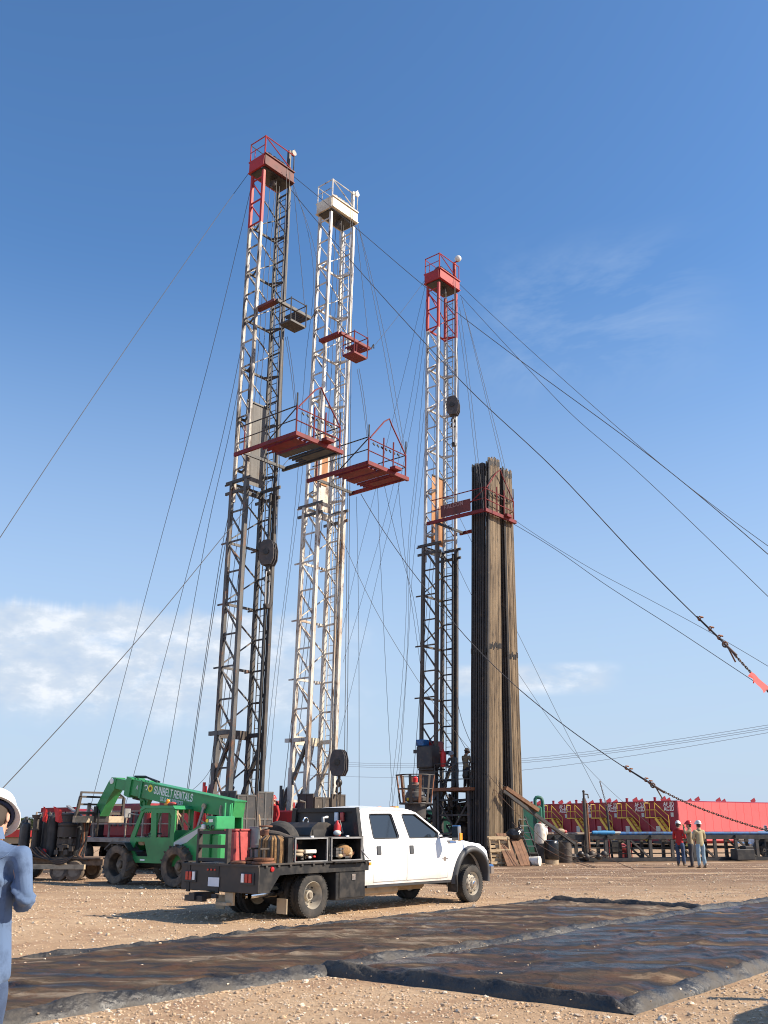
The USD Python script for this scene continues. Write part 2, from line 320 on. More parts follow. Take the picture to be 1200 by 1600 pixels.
mat('clear_lens', (0.75, 0.76, 0.78), 0.12, coat=.6)
mat('plate', (0.62, 0.66, 0.72), 0.4)
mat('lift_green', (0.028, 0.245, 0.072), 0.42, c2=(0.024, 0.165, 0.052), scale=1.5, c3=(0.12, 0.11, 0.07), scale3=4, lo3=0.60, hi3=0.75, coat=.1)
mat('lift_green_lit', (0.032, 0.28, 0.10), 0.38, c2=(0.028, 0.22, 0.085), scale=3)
mat('decal_white', (0.78, 0.78, 0.74), 0.5)
mat('decal_grey', (0.46, 0.49, 0.47), 0.5)
mat('decal_faded', (0.30, 0.17, 0.16), 0.7)
mat('decal_yellow', (0.80, 0.62, 0.05), 0.5)
mat('decal_black', (0.02, 0.02, 0.02), 0.5)
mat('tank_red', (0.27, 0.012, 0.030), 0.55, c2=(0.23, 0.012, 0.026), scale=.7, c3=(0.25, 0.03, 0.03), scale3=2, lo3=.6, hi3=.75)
mat('tank_red_sunlit', (0.58, 0.095, 0.10), 0.55, c2=(0.52, 0.08, 0.085), scale=.5)  # sunlit side painted paler than the shaded ends
mat('stair_yellow', (0.68, 0.45, 0.05), 0.5, c2=(0.55, 0.36, 0.05), scale=5)
mat('tank_green', (0.02, 0.13, 0.085), 0.5, c2=(0.018, 0.09, 0.06), scale=1.5, c3=(0.06, 0.06, 0.045), scale3=3)
mat('blue_wrap', (0.03, 0.22, 0.46), 0.5)
mat('blue_paint', (0.02, 0.12, 0.32), 0.45, c2=(0.03, 0.05, 0.09), scale=5)
mat('engine_red', (0.30, 0.02, 0.022), 0.5, c2=(0.16, 0.02, 0.02), scale=1.5, c3=(0.05, 0.03, 0.025), scale3=5, lo3=.58, hi3=.7)
mat('toolbox_red', (0.50, 0.085, 0.08), 0.55, c2=(0.36, 0.06, 0.055), scale=5, c3=(0.18, 0.07, 0.05), scale3=12, lo3=.6, hi3=.68)
mat('bright_red', (0.60, 0.03, 0.03), 0.5)
mat('pale_wood', (0.44, 0.33, 0.20), 0.8, c2=(0.33, 0.23, 0.13), scale=6, stretch=(1, 1, 4))
mat('brown_wood', (0.21, 0.105, 0.055), 0.8, c2=(0.13, 0.065, 0.035), scale=4)
mat('bag_black', (0.012, 0.012, 0.013), 0.25, bump=.6, bscale=14)
mat('drum_grey', (0.32, 0.35, 0.31), 0.6, c2=(0.25, 0.26, 0.23), scale=4)
mat('mud', (0.13, 0.085, 0.055), 0.9, c2=(0.22, 0.15, 0.1), scale=5, bump=.5)
mat('dirty_beige', (0.42, 0.33, 0.22), 0.7, c2=(0.26, 0.2, 0.13), scale=4)
mat('ribbon_pink', (0.85, 0.16, 0.14), 0.5)
mat('rail_dull', (0.34, 0.27, 0.21), 0.6, c2=(0.2, 0.13, 0.09), scale=3)
mat('rope_brown', (0.30, 0.17, 0.07), 0.9, c2=(0.18, 0.10, 0.045), scale=12, bump=.4)
mat('silver_car', (0.60, 0.62, 0.66), 0.25, coat=.6)
mat('bark', (0.08, 0.06, 0.045), 0.9)
for nm, c in (('leaf_dark', (0.045, 0.06, 0.03)), ('leaf_pale', (0.085, 0.10, 0.055))):
    usdkit_n = {'d': ('diffuse_bsdf', {'color': c}), 't': ('translucent_bsdf', {'color': tuple(x * 1.2 for x in c)}), 'm': ('mix_closure', {'fac': 0.3})}
    M[nm] = usdkit.material(stage, '/World/Looks/' + nm, usdkit_n, [('d.BSDF', 'm.closure1'), ('t.BSDF', 'm.closure2')], surface='m.closure')

# ground: caliche pad with wet dark streaks and chalky patches
gn = {'g': ('geometry', {}), 'p': ('principled_bsdf', {'roughness': 0.95, 'specular_ior_level': 0.2}),
      'n1': ('noise_texture', {'scale': 0.35, 'detail': 8.0, 'roughness': .65}), 'r1': ('rgb_ramp', {'ramp': [(0, (.34, .215, .13)), (.38, (.42, .28, .17)), (.55, (.49, .345, .215)), (.72, (.54, .40, .265)), (1, (.6, .48, .35))]}),
      'n2': ('noise_texture', {'scale': 9.0, 'detail': 10.0, 'roughness': .75}), 'r2': ('rgb_ramp', {'ramp': [(0, (.45, .42, .4)), (.42, (.8, .78, .76)), (.6, (1, 1, 1)), (1, (1.1, 1.1, 1.1))]}), 'mx': ('mix_color', {'blend_type': 'multiply', 'fac': 1.0}),
      'mp': ('mapping', {'rotation': (0, 0, -.12), 'scale': (.16, .75, 1)}), 'n3': ('noise_texture', {'scale': 1.0, 'detail': 7.0, 'roughness': .65}), 'sx': ('separate_xyz', {}),
      'far': ('map_range', {'range_type': 'smoothstep', 'from_min': 21.0, 'from_max': 36.0, 'to_min': 0.0, 'to_max': 1.0}), 'far2': ('map_range', {'range_type': 'smoothstep', 'from_min': 44.0, 'from_max': 62.0, 'to_min': 1.0, 'to_max': 0.15}), 'fm': ('math', {'math_type': 'multiply'}),
      'r3': ('map_range', {'from_min': .40, 'from_max': .50, 'to_min': 0.0, 'to_max': .85, 'clamp': True}), 'f3': ('math', {'math_type': 'multiply'}), 'm3': ('mix_color', {'b': (.15, .09, .058)}),
      'n4': ('noise_texture', {'scale': 1.3, 'detail': 6.0, 'roughness': .6}), 'r4': ('map_range', {'from_min': .60, 'from_max': .68, 'to_min': 0.0, 'to_max': .6, 'clamp': True}), 'f4': ('math', {'math_type': 'multiply'}), 'm4': ('mix_color', {'b': (.62, .56, .48)}),
      'bn': ('noise_texture', {'scale': 22.0, 'detail': 8.0, 'roughness': .7}), 'bp': ('bump', {'strength': .8, 'distance': .03}),
      'n5': ('noise_texture', {'scale': .8, 'detail': 8.0, 'roughness': .65}), 'r5': ('map_range', {'from_min': .52, 'from_max': .64, 'to_min': 0.0, 'to_max': .58, 'clamp': True}), 'm5': ('mix_color', {'b': (.26, .15, .09)})}
gl = [('g.position', 'n1.vector'), ('n1.fac', 'r1.fac'), ('g.position', 'n2.vector'), ('n2.fac', 'r2.fac'), ('r1.color', 'mx.a'), ('r2.color', 'mx.b'),
      ('g.position', 'mp.vector'), ('mp.vector', 'n3.vector'), ('n3.fac', 'r3.value'), ('g.position', 'sx.vector'), ('sx.y', 'far.value'), ('sx.y', 'far2.value'), ('far.result', 'fm.value1'), ('far2.result', 'fm.value2'),
      ('r3.result', 'f3.value1'), ('fm.value', 'f3.value2'), ('g.position', 'n5.vector'), ('n5.fac', 'r5.value'), ('r5.result', 'm5.fac'), ('mx.result', 'm5.a'), ('m5.result', 'm3.a'), ('f3.value', 'm3.fac'),
      ('mp.vector', 'n4.vector'), ('n4.fac', 'r4.value'), ('r4.result', 'f4.value1'), ('fm.value', 'f4.value2'), ('m3.result', 'm4.a'), ('f4.value', 'm4.fac'), ('m4.result', 'p.base_color'),
      ('g.position', 'bn.vector'), ('bn.fac', 'bp.height'), ('bp.normal', 'p.normal')]
M['caliche'] = usdkit.material(stage, '/World/Looks/caliche', gn, gl, surface='p.BSDF')
mat('stone', (.49, .36, .24), 0.95, c2=(.40, .26, .14), scale=2.5, c3=(.66, .58, .47), scale3=7, lo3=.52, hi3=.62, vary=.25)
# plastic liner: black plastic under dust, mud and oily wet patches
def liner(name, dust, wet, shift, dustc=(.25, .185, .12)):
    n = {'g': ('geometry', {}), 'p': ('principled_bsdf', {'specular_ior_level': .19}), 'mp': ('mapping', {'rotation': (0, 0, -math.radians(38)), 'scale': (.42, 1.7, 1), 'location': (shift, shift * .7, 0)}),
         'n1': ('noise_texture', {'scale': .9, 'detail': 9.0, 'roughness': .62, 'distortion': .5}), 'r1': ('rgb_ramp', {'ramp': [(0, (.008, .008, .009)), (wet, (.012, .011, .012)), (wet + .06, (.034, .024, .016)), (dust, (.075, .052, .032)), (dust + .07, dustc), (1, tuple(x * 1.3 for x in dustc))]}),
         'rg': ('rgb_ramp', {'ramp': [(0, (.16,) * 3), (wet - .06, (.20,) * 3), (wet, (.36,) * 3), (wet + .07, (.60,) * 3), (dust, (.75,) * 3), (dust + .1, (.85,) * 3), (1, (.9,) * 3)]}),
         'n2': ('noise_texture', {'scale': 3.4, 'detail': 8.0, 'roughness': .7}), 'r2': ('map_range', {'from_min': .47, 'from_max': .60, 'to_min': 0.0, 'to_max': .8, 'clamp': True}), 'm2': ('mix_color', {'b': (.085, .042, .022)}),
         'n3': ('noise_texture', {'scale': 9.0, 'detail': 8.0, 'roughness': .68, 'distortion': .8}), 'bp': ('bump', {'strength': .75, 'distance': .035})}
    l = [('g.position', 'mp.vector'), ('mp.vector', 'n1.vector'), ('n1.fac', 'r1.fac'), ('n1.fac', 'rg.fac'), ('rg.color', 'p.roughness'), ('g.position', 'n2.vector'), ('n2.fac', 'r2.value'), ('r2.result', 'm2.fac'), ('r1.color', 'm2.a'), ('m2.result', 'p.base_color'),
         ('g.position', 'n3.vector'), ('n3.fac', 'bp.height'), ('bp.normal', 'p.normal')]
    M[name] = usdkit.material(stage, '/World/Looks/' + name, n, l, surface='p.BSDF')
liner('liner_dusty', .54, .40, 0.0, (.20, .155, .11))
liner('liner_wet', .60, .47, 5.0, (.24, .165, .10))
mat('liner_berm', (.018, .018, .018), 0.42, c2=(.065, .057, .048), scale=2.6, lo=.40, hi=.66, rough2=.8, c3=(.15, .105, .066), scale3=5, lo3=.62, hi3=.76, bump=.9, bscale=20)

# ------------------------------------------------------------------ the ground, one sheet to the horizon
A50 = math.radians(50)
RW = V(math.cos(A50), math.sin(A50)); CW = V(-RW[1], RW[0])     # along the row of wells, and square to it
def pad(a, b, z=0.0):
    p = RW * a + CW * b; return V(p[0], p[1], z)
def ground_h(x, y):
    p = np.stack([x, y, 0 * x], -1)
    near = np.clip((70 - np.hypot(x, y)) / 30, 0, 1)
    return near * (0.05 * (meshkit.fbm(p * 0.5, 3, 3) - .5) + 0.02 * (meshkit.fbm(p * 3.1, 3, 5) - .5)) * 0.8
gx = np.unique(np.concatenate([np.arange(-9, 9, .12), np.arange(-26, 26, .4), np.arange(-60, 61, 3), [-4000, -2000, -1000, -500, -250, -120, 120, 250, 500, 1000, 2000, 4000]]))
gy = np.unique(np.concatenate([np.arange(7, 24, .12), np.arange(-4, 56, .4), np.arange(-60, 120, 4), [-4000, -2000, -1000, -500, -250, -120, 150, 250, 500, 1000, 2000, 4000]]))
XX, YY = np.meshgrid(gx, gy, indexing='ij')
ZZ = ground_h(XX, YY)
ii, jj = np.meshgrid(np.arange(len(gx) - 1), np.arange(len(gy) - 1), indexing='ij')
o = (ii * len(gy) + jj).ravel(); q4 = np.stack([o, o + len(gy), o + len(gy) + 1, o + 1], 1)
obj('ground', (np.stack([XX.ravel(), YY.ravel(), ZZ.ravel()], 1), q4), 'caliche', smooth=True, kind='structure', label='pale tan crushed rock pad of the well site')

# ------------------------------------------------------------------ containment liners
def in_liner(x, y):
    a, b = x * RW[0] + y * RW[1], x * CW[0] + y * CW[1]
    return ((a > 1.5) & (a < 20.2) & (b > 8.4) & (b < 12.3)) | ((a > 8.9) & (a < 25) & (b > 4.5) & (b < 8.6))
def liner_sheet(a0, a1, b0, b1, seed, amp):
    na, nb = int((a1 - a0) / .06), int((b1 - b0) / .05)
    a, b = np.meshgrid(np.linspace(a0, a1, na), np.linspace(b0, b1, nb), indexing='ij')
    p = np.stack([a * .45, b * 1.3, 0 * a], -1)
    h = .045 + amp * (meshkit.fbm(p * .9, 3, seed) - .35) + amp * .7 * np.abs(meshkit.fbm(p * np.array([1.2, 2.2, 1]) + 9, 3, seed + 3) - .5)
    ridge = np.abs(meshkit.fbm(np.stack([a * .35 + b * .12, b * 1.1 - a * .1, 0 * a], -1) * 1.4, 3, seed + 7) - .5)
    h = h + .022 * np.exp(-(ridge / .025) ** 2) + .030 * (meshkit.fbm(np.stack([a * 1.3 + b * .5, b * 4.2 - a * .4, 0 * a], -1), 3, seed + 11) - .5)
    e = np.minimum(np.minimum(a - a0, a1 - a), np.minimum(b - b0, b1 - b)); h = h * np.clip(e / .3, 0.1, 1) + .02
    P = RW[None, None, :] * a[..., None] + CW[None, None, :] * b[..., None]
    o = (np.arange(na - 1)[:, None] * nb + np.arange(nb - 1)[None]).ravel()
    return np.column_stack([P.reshape(-1, 2), h.ravel()]), np.stack([o, o + nb, o + nb + 1, o + 1], 1)
def berm(p, q, w, h, seed):
    """a fold of liner plastic over an earth ridge, wrinkled crosswise"""
    p, q = V(*p), V(*q); L = np.linalg.norm(q - p); t = np.linspace(0, L, max(8, int(L / .05))); d = (q - p) / L; s = V(-d[1], d[0])
    prof = np.linspace(-1, 1, 15); v = []
    for ti in t:
        wob = .10 * (meshkit.fbm(V(ti * .5, seed, 0), 3, seed) - .5); hk = h * (.78 + .45 * meshkit.fbm(V(ti * .9, seed, 3), 3, seed + 1)); ends = min(1, (ti + .05) / .25, (L - ti + .05) / .25)
        for u in prof:
            prof_h = max(0, 1 - abs(u) ** 1.7)
            wr = .075 * (meshkit.fbm(V(ti * 4.5 + 1.2 * u, u * .8, seed), 4, seed + 5) - .5) * (1.2 - abs(u)) - .03 * max(0, 1 - abs(meshkit.noise(V(ti * 2.6 + 1.6 * u, u * .4, seed + 2), seed) - .5) / .05)
            P = p + d * ti + s * (u * w * (.9 + .35 * meshkit.noise(V(ti * 1.1, seed, 8), seed)) + wob)
            v.append((P[0], P[1], max(-.03, hk * prof_h * ends + wr) if abs(u) < 1 else -.03))
    n = len(prof); o = (np.arange(len(t) - 1)[:, None] * n + np.arange(n - 1)[None]).ravel()
    f = np.stack([o, o + n, o + n + 1, o + 1], 1)
    return np.array(v), f
def P2(a, b): return tuple((RW * a + CW * b))
L1 = thing('containment_liner', 'long dusty black plastic liner with low rolled edges lying behind the wetter one', 'liner')
obj('sheet', liner_sheet(1.6, 20.3, 8.6, 12.2, 21, .05), 'liner_dusty', L1, smooth=True)
for a in ((P2(1.6, 12.2), P2(20.3, 12.1), .14, .08, 1), (P2(20.3, 12.2), P2(20.6, 8.6), .15, .13, 2), (P2(1.6, 8.6), P2(25, 8.45), .15, .10, 3)):
    obj('berm', berm(*a), 'liner_berm', L1, smooth=True)
L2 = thing('containment_liner', 'nearer wet black plastic liner covered in brown mud and puddles at lower right', 'liner')
obj('sheet', liner_sheet(9.1, 25, 4.75, 8.45, 33, .065), 'liner_wet', L2, smooth=True)
for a in ((P2(9.05, 8.7), P2(9.1, 4.6), .11, .125, 5), (P2(9.0, 4.7), P2(25, 4.65), .14, .11, 6)):
    obj('berm', berm(*a), 'liner_berm', L2, smooth=True)

# ------------------------------------------------------------------ loose stones: nobody could count them
def stone_mesh(seed):
    s = trimesh.creation.icosphere(subdivisions=1, radius=1.0); r = np.random.default_rng(seed)
    s.vertices = s.vertices * (0.72 + .5 * r.random((len(s.vertices), 1))) * np.array([1, .8 + .3 * r.random(), .62]); return s
PI_ = UsdGeom.PointInstancer.Define(stage, '/World/gravel')
tag(PI_, 'loose pale crushed rock scattered over the whole pad', 'gravel', kind='stuff')
protos = []
for k in range(4):
    me = usdkit.mesh(stage, f'/World/gravel/stone_{k + 1:03d}', stone_mesh(k), M['stone']); protos.append(me.GetPath())
PI_.CreatePrototypesRel().SetTargets(protos)
N = 130000
d = 7.0 * (46 / 7.0) ** nrg.random(N) ; lat = (nrg.random(N) * 2 - 1) * (d * .50 + 1.5)
size = np.clip(.0058 * np.exp(nrg.normal(0, .55, N)) * (1 + .018 * d), .004, .07)
keep = ~(in_liner(lat, d) & (nrg.random(N) < .96)) & (meshkit.fbm(np.stack([lat * .35, d * .35, 0 * d], -1), 3, 4) + .45 * nrg.random(N) + np.where(d > 27, -.12, 0) > .55)
lat, d, size = lat[keep], d[keep], size[keep]
zz = ground_h(lat, d) + size * .25 + np.where(in_liner(lat, d), .06, 0)
PI_.CreatePositionsAttr(Vt.Vec3fArray.FromNumpy(np.column_stack([lat, d, zz]).astype(np.float32)))
PI_.CreateProtoIndicesAttr(Vt.IntArray.FromNumpy(nrg.integers(0, 4, len(d)).astype(np.int32)))
sc3 = size[:, None] * (.7 + .6 * nrg.random((len(d), 3)))
PI_.CreateScalesAttr(Vt.Vec3fArray.FromNumpy(sc3.astype(np.float32)))
ang = nrg.random(len(d)) * 6.283
PI_.CreateOrientationsAttr(Vt.QuathArray([Gf.Quath(float(math.cos(x / 2)), 0, 0, float(math.sin(x / 2))) for x in ang]))

# ------------------------------------------------------------------ the three workover rigs
RIG = {1: dict(P=(-5.755, 36.939), lean=(-.011, -.026)), 2: dict(P=(-3.196, 40.165), lean=(-.008, -.037)), 3: dict(P=(2.321, 46.345), lean=(-.005, -.034))}
W_, D_, WU, DU, OU, OV = 1.62, .87, 1.60, .73, .06, .09
def rig_local(k):
    lr, lc = RIG[k]['lean']
    return lambda u, v, z: V(u + lr * z, v + lc * z, z)
def rig_world(k, u, v, z, lean=True):
    lr, lc = RIG[k]['lean'] if lean else (0, 0)
    p = V(*RIG[k]['P']) + RW * (u + lr * z) + CW * (v + lc * z); return V(p[0], p[1], z)
RIGP = {}

def wheel_parts(parent, c, r, w, axis='y', tyre='rubber_dusty', rim='rim_dirty', lugs=0, side=-1):
    """tyre and rim as a wheel part with sub-parts; axis y: the axle runs along local y"""
    wp = UsdGeom.Xform.Define(stage, numbered(parent, 'wheel')).GetPath().pathString
    pr = [(r * .58, -w * .42), (r * .70, -w * .5), (r * .93, -w * .48), (r * .99, -w * .38), (r, -w * .2), (r, w * .2), (r * .99, w * .38), (r * .93, w * .48), (r * .70, w * .5), (r * .58, w * .42)]
    t = lathe(pr, 36, ring=True)
    ms = [t]
    for j in range(lugs):
        a = j / lugs * 2 * math.pi
        for s in (-1, 1):
            b = box((0, 0, 0), (r * .10, r * .07, w * .5)); T = trimesh.transformations.euler_matrix(s * .45, 0, 0); b.apply_transform(T)
            b.apply_translation((r * 1.0, 0, s * w * .26)); b.apply_transform(trimesh.transformations.rotation_matrix(a + (s > 0) * math.pi / lugs, (0, 0, 1))); ms.append(b)
    m = trimesh.util.concatenate(ms)
    rr = lathe([(r * .10, side * -w * .05), (r * .30, side * -w * .02), (r * .34, side * -w * .16), (r * .50, side * -w * .2), (r * .55, side * -w * .40), (r * .60, side * -w * .44)] [::(1 if side < 0 else 1)], 28)
    hub = lathe([(r * .20, -w * .12), (r * .20, w * .12), (r * .14, w * .2), (0.001, w * .22)], 16)
    hub.apply_translation((0, 0, 0))
    rimm = trimesh.util.concatenate([rr, hub])
    for mm, nm, mt in ((m, 'tyre', tyre), (rimm, 'rim', rim)):
        T = np.eye(4)
        if axis == 'y': T = trimesh.transformations.rotation_matrix(math.pi / 2 * (1 if side < 0 else -1), (1, 0, 0))
        if axis == 'x': T = trimesh.transformations.rotation_matrix(math.pi / 2, (0, 1, 0))
        mm.apply_transform(T); mm.apply_translation(c); obj(nm, mm, mt, wp)
    return wp

def build_rig(k, label):
    P = RIG[k]['P']; root = thing('workover_rig', label, 'workover rig', (P[0], P[1], 0), A50, 'workover rigs standing in a row'); RIGP[k] = root
    L = rig_local(k)
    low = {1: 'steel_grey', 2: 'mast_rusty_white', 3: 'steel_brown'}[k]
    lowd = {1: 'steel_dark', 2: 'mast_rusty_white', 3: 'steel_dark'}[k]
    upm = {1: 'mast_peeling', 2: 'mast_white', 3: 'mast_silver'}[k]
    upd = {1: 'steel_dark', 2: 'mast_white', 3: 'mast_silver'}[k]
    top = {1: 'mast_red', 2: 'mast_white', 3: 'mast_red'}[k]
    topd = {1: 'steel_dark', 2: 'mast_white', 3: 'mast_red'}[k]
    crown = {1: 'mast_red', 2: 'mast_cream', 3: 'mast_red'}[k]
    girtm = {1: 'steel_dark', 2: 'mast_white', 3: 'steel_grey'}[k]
    # legs, lower section
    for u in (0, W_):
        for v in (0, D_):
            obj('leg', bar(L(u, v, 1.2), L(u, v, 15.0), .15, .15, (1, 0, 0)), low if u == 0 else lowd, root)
    for u in (.16, W_ - .16):                                              # guides of the upper section
        obj('guide_rail', bar(L(u, .10, 1.6), L(u, .10, 14.8), .10, .10, (1, 0, 0)), 'steel_black' if k != 2 else 'mast_rusty_white', root)
    for v in (0, D_):                                                      # thickened heels
        obj('leg_sleeve', bar(L(-.01, v, 1.25), L(-.01, v, 3.9), .19, .19, (1, 0, 0)), low, root)
    zs = list(np.linspace(5.0, 15.0, 9))
    zl = [1.9, 3.7] + zs
    for u, mt in ((0, low), (W_, lowd)):
        for i, z in enumerate(zl):
            peg = .42 if (i >= 2 and i % 2 == 0) else 0.0
            th = .16 if abs(z - 5.0) < .01 else .065
            obj('brace', bar(L(u, -.02 if peg == 0 else -.06, z), L(u, D_ + .02 + peg, z), th * .75, th), mt, root, smooth=False)
            if i + 1 < len(zl):
                z2 = zl[i + 1]
                obj('brace', bar(L(u, D_, z2 - .05), L(u, 0, z + .05), .06, .06), mt, root, smooth=False)
    zb = [2.6, 5.0, 7.5, 10.0, 12.5, 15.0]
    for i, z in enumerate(zb):
        th = .34 if i == 1 else .10
        obj('girt', bar(L(.05, D_ + .03, z), L(W_ - .05, D_ + .03, z), .06, th), 'steel_brown' if i == 1 and k != 2 else ('mast_cream' if i == 1 else low), root, smooth=False)
        if i + 1 < len(zb):
            z2 = zb[i + 1]; zm = (z + z2) / 2
            obj('brace', bar(L(0, D_, z + .1), L(W_, D_, zm), .05, .05), low, root, smooth=False)
            obj('brace', bar(L(W_, D_, zm), L(0, D_, z2 - .1), .05, .05), low, root, smooth=False)
    for z in (14.6, 15.05):                                                # collar where the sections lock
        for u in (-.02, W_ + .02): obj('lock_plate', bar(L(u, -.25, z), L(u, D_ + .35, z), .07, .12), 'steel_dark' if k != 2 else 'steel_grey', root, smooth=False)
    obj('girt', bar(L(-.1, -.03 + D_, 14.8), L(W_ + .1, -.03 + D_, 14.8), .1, .16), girtm, root, smooth=False)
    # upper section
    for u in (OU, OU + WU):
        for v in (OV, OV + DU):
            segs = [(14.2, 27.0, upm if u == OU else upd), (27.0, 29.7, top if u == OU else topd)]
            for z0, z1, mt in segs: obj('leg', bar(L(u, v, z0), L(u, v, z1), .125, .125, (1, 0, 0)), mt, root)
    zu = list(np.linspace(15.6, 29.4, 13))
    for u, mt0, mt1 in ((OU, upm, top), (OU + WU, upd, topd)):
        for i, z in enumerate(zu):
            mt = mt1 if z > 26.9 else mt0
            obj('brace', bar(L(u, OV, z), L(u, OV + DU, z), .055, .055), mt, root, smooth=False)
            if i + 1 < len(zu): obj('brace', bar(L(u, OV + DU, zu[i + 1] - .05), L(u, OV, z + .05), .05, .05), mt, root, smooth=False)
    for i in range(0, len(zu) - 1, 2):
        z, z2 = zu[i], zu[i + 2]; zm = zu[i + 1]
        gm = topd if z > 26.9 else (girtm if k == 1 else upd)
        obj('girt', bar(L(OU, OV + DU, z), L(OU + WU, OV + DU, z), .08, .09), gm, root, smooth=False)
        for s in (OU + .06, OU + WU - .06): obj('gusset', bar(L(s, OV + .1, z - .02), L(s + (.28 if s < 1 else -.28), OV + DU, z - .02), .05, .08), gm, root, smooth=False)
        bm = upm if z < 26.9 else topd
        obj('brace', bar(L(OU, OV + DU, z2), L(OU + WU, OV + DU, zm), .045, .045), bm, root, smooth=False)
        obj('brace', bar(L(OU + WU, OV + DU, zm), L(OU, OV + DU, z), .045, .045), bm, root, smooth=False)
    # ladder on the far side truss
    lad = B()
    for vv in (.28, .62): lad.add(bar(L(W_ + .14, vv + .1, 2.2), L(W_ + .14, vv + .1, 29.6), .03, .03, (1, 0, 0)))
    for z in np.arange(2.4, 29.5, .32): lad.add(bar(L(W_ + .14, .38, z), L(W_ + .14, .72, z), .022, .022))
    obj('ladder', lad, 'steel_dark' if k != 2 else 'mast_white', root, smooth=False)
    # crown block
    u0, u1, v0, v1 = OU - .10, OU + WU + .10, OV - .12, OV + DU + .12
    for v in (v0, v1):
        obj('crown_beam', B(bar(L(u0, v, 30.18), L(u1, v, 30.18), .10, .52), bar(L(u0 - .02, v, 30.47), L(u1 + .02, v, 30.47), .2, .05), bar(L(u0 - .02, v, 29.9), L(u1 + .02, v, 29.9), .2, .05)), ('faded_red' if k == 1 and v == v0 else crown), root, smooth=False)
    for u in (u0, u1):
        obj('crown_plate', bar(L(u, v0, 30.16), L(u, v1, 30.16), .09, .60), crown if u == u0 or k != 1 else 'faded_red', root, smooth=False)
    obj('crown_floor', bar(L(u0 + .05, (v0 + v1) / 2, 29.83), L(u1 - .05, (v0 + v1) / 2, 29.83), v1 - v0 - .1, .05), 'steel_black', root, smooth=False)
    for uu in (.45, .75, 1.0, 1.25):
        sv = lathe([(.06, -.05), (.34, -.05), (.36, -.02), (.33, 0), (.36, .02), (.34, .05), (.06, .05)], 22, 'x'); sv.apply_translation(L(uu, OV + .32, 30.62)); obj('sheave', sv, 'block_iron' if k != 2 else 'mast_cream', root)
    for uu in (.38, .85, 1.32): obj('sheave_bracket', bar(L(uu, v0 + .1, 30.5), L(uu, v1 - .1, 30.5), .05, .28), 'steel_dark' if k != 2 else 'mast_cream', root, smooth=False)
    obj('crown_sheave', xf(lathe([(.04, -.06), (.17, -.06), (.17, .06), (.04, .06)], 16, 'x'), L(.9, OV + .3, 29.6)), 'block_iron', root)
    rl = {1: 'mast_red', 2: 'mast_white', 3: 'mast_red'}[k]; rd = {1: 'steel_dark', 2: 'mast_white', 3: 'mast_red'}[k]
    def rail(p, q, m, r=.028): obj('guard_rail', tube([L(*p), L(*q)], r, 6), m, root)
    rail((u0, v0, 30.4), (u0, v0, 31.42), rl, .038); rail((u0, v1, 30.4), (u0, v1, 31.42), rl); rail((u1, v0, 30.4), (u1, v0, 31.4), rd)
    rail((u0, v0, 31.4), (u0, v1, 31.4), rl); rail((u0, v0, 30.95), (u0, v1, 30.95), rl, .02); rail((u0, v0, 31.4), (u1, v0, 31.4), rl); rail((u0, v0, 31.38), (u1, v0, 30.5), rl)
    rail((u0, v1 - .3, 30.5), (u0, v1 - .3, 31.0), rl, .02); rail((u0, v1, 31.35), (u1, v1, 31.35), rd, .02); rail((u1, v1, 30.4), (u1, v1, 31.38), rd, .02)
    obj('gin_pole', bar(L(u1 - .08, v0 + .25, 30.4), L(u1 - .08, v0 + .25, 31.75), .15, .12, (1, 0, 0)), rd, root)
    if k == 3:
        obj('beacon', sphere(L(u1 + .06, v0 + .1, 32.0), .19, 2), 'hat_white', root)
        obj('bracket', bar(L(u1 - .05, v0 + .2, 31.8), L(u1 + .08, v0 + .1, 31.82), .05), 'mast_red', root)
    else:
        sh = lathe([(.04, -.06), (.14, -.06), (.15, 0), (.14, .06), (.04, .06)], 16, 'y'); sh.apply_translation(L(u1 + .14, v0 + .2, 31.72)); obj('gin_sheave', sh, 'steel_black' if k == 1 else 'mast_white', root); obj('gin_bracket', B(bar(L(u1 - .1, v0 + .25, 31.7), L(u1 + .2, v0 + .2, 31.8), .08), bar(L(u1 + .05, v0 + .2, 31.55), L(u1 + .2, v0 + .2, 31.95), .05)), rd, root, smooth=False)
    # sheet panel hung in the back of the mast
    z0, z1, pm = {1: (15.1, 18.75, 'wind_sheet'), 2: (15.0, 18.7, 'mast_rusty_white'), 3: (15.2, 18.85, 'plywood')}[k]
    ua, ub = {1: (.30, 1.5), 2: (.25, 1.35), 3: (.30, 1.3)}[k]
    zz_ = np.linspace(z0, z1, 2)
    nst = 3
    for j in range(nst):
        a, b = ua + (ub - ua) * j / nst + .004, ua + (ub - ua) * (j + 1) / nst - .004
        obj('wind_panel', prism([(0, 0), (1, 0), (1, 1), (0, 1)], 0, 1) if False else bar(L((a + b) / 2, .62, z0), L((a + b) / 2, .62, z1), b - a, .02, (0, 1, 0)), pm, root, smooth=False)
    obj('panel_frame', bar(L(ua, .60, z1), L(ub, .60, z1), .06, .07), 'steel_black', root, smooth=False)
    if k == 2:
        obj('wind_panel', bar(L(.7, .585, 16.2), L(.7, .585, 18.6), .75, .02, (0, 1, 0)), 'plywood', root, smooth=False, label='rust orange sheet')
    obj('exhaust_pipe', tube([L(.55, .75, z1 - .2), L(.55, .75, z1 + 2.1)], .075, 8), 'steel_dark' if k != 2 else 'mast_white', root) if k != 3 else None
    # tubing board
    bz = 16.0; bm = 'board_red'; ba, bb, bv0, bv1 = -.42, 2.05, -.12, -3.18
    bd = {1: 'steel_black', 2: 'board_red', 3: 'board_red'}[k]
    obj('board_beam', bar(L(ba, .35, bz), L(ba, bv1, bz), .10, .16), bm, root, smooth=False)
    obj('board_beam', bar(L(bb, .1, bz), L(bb, bv1, bz), .10, .16), bd, root, smooth=False)
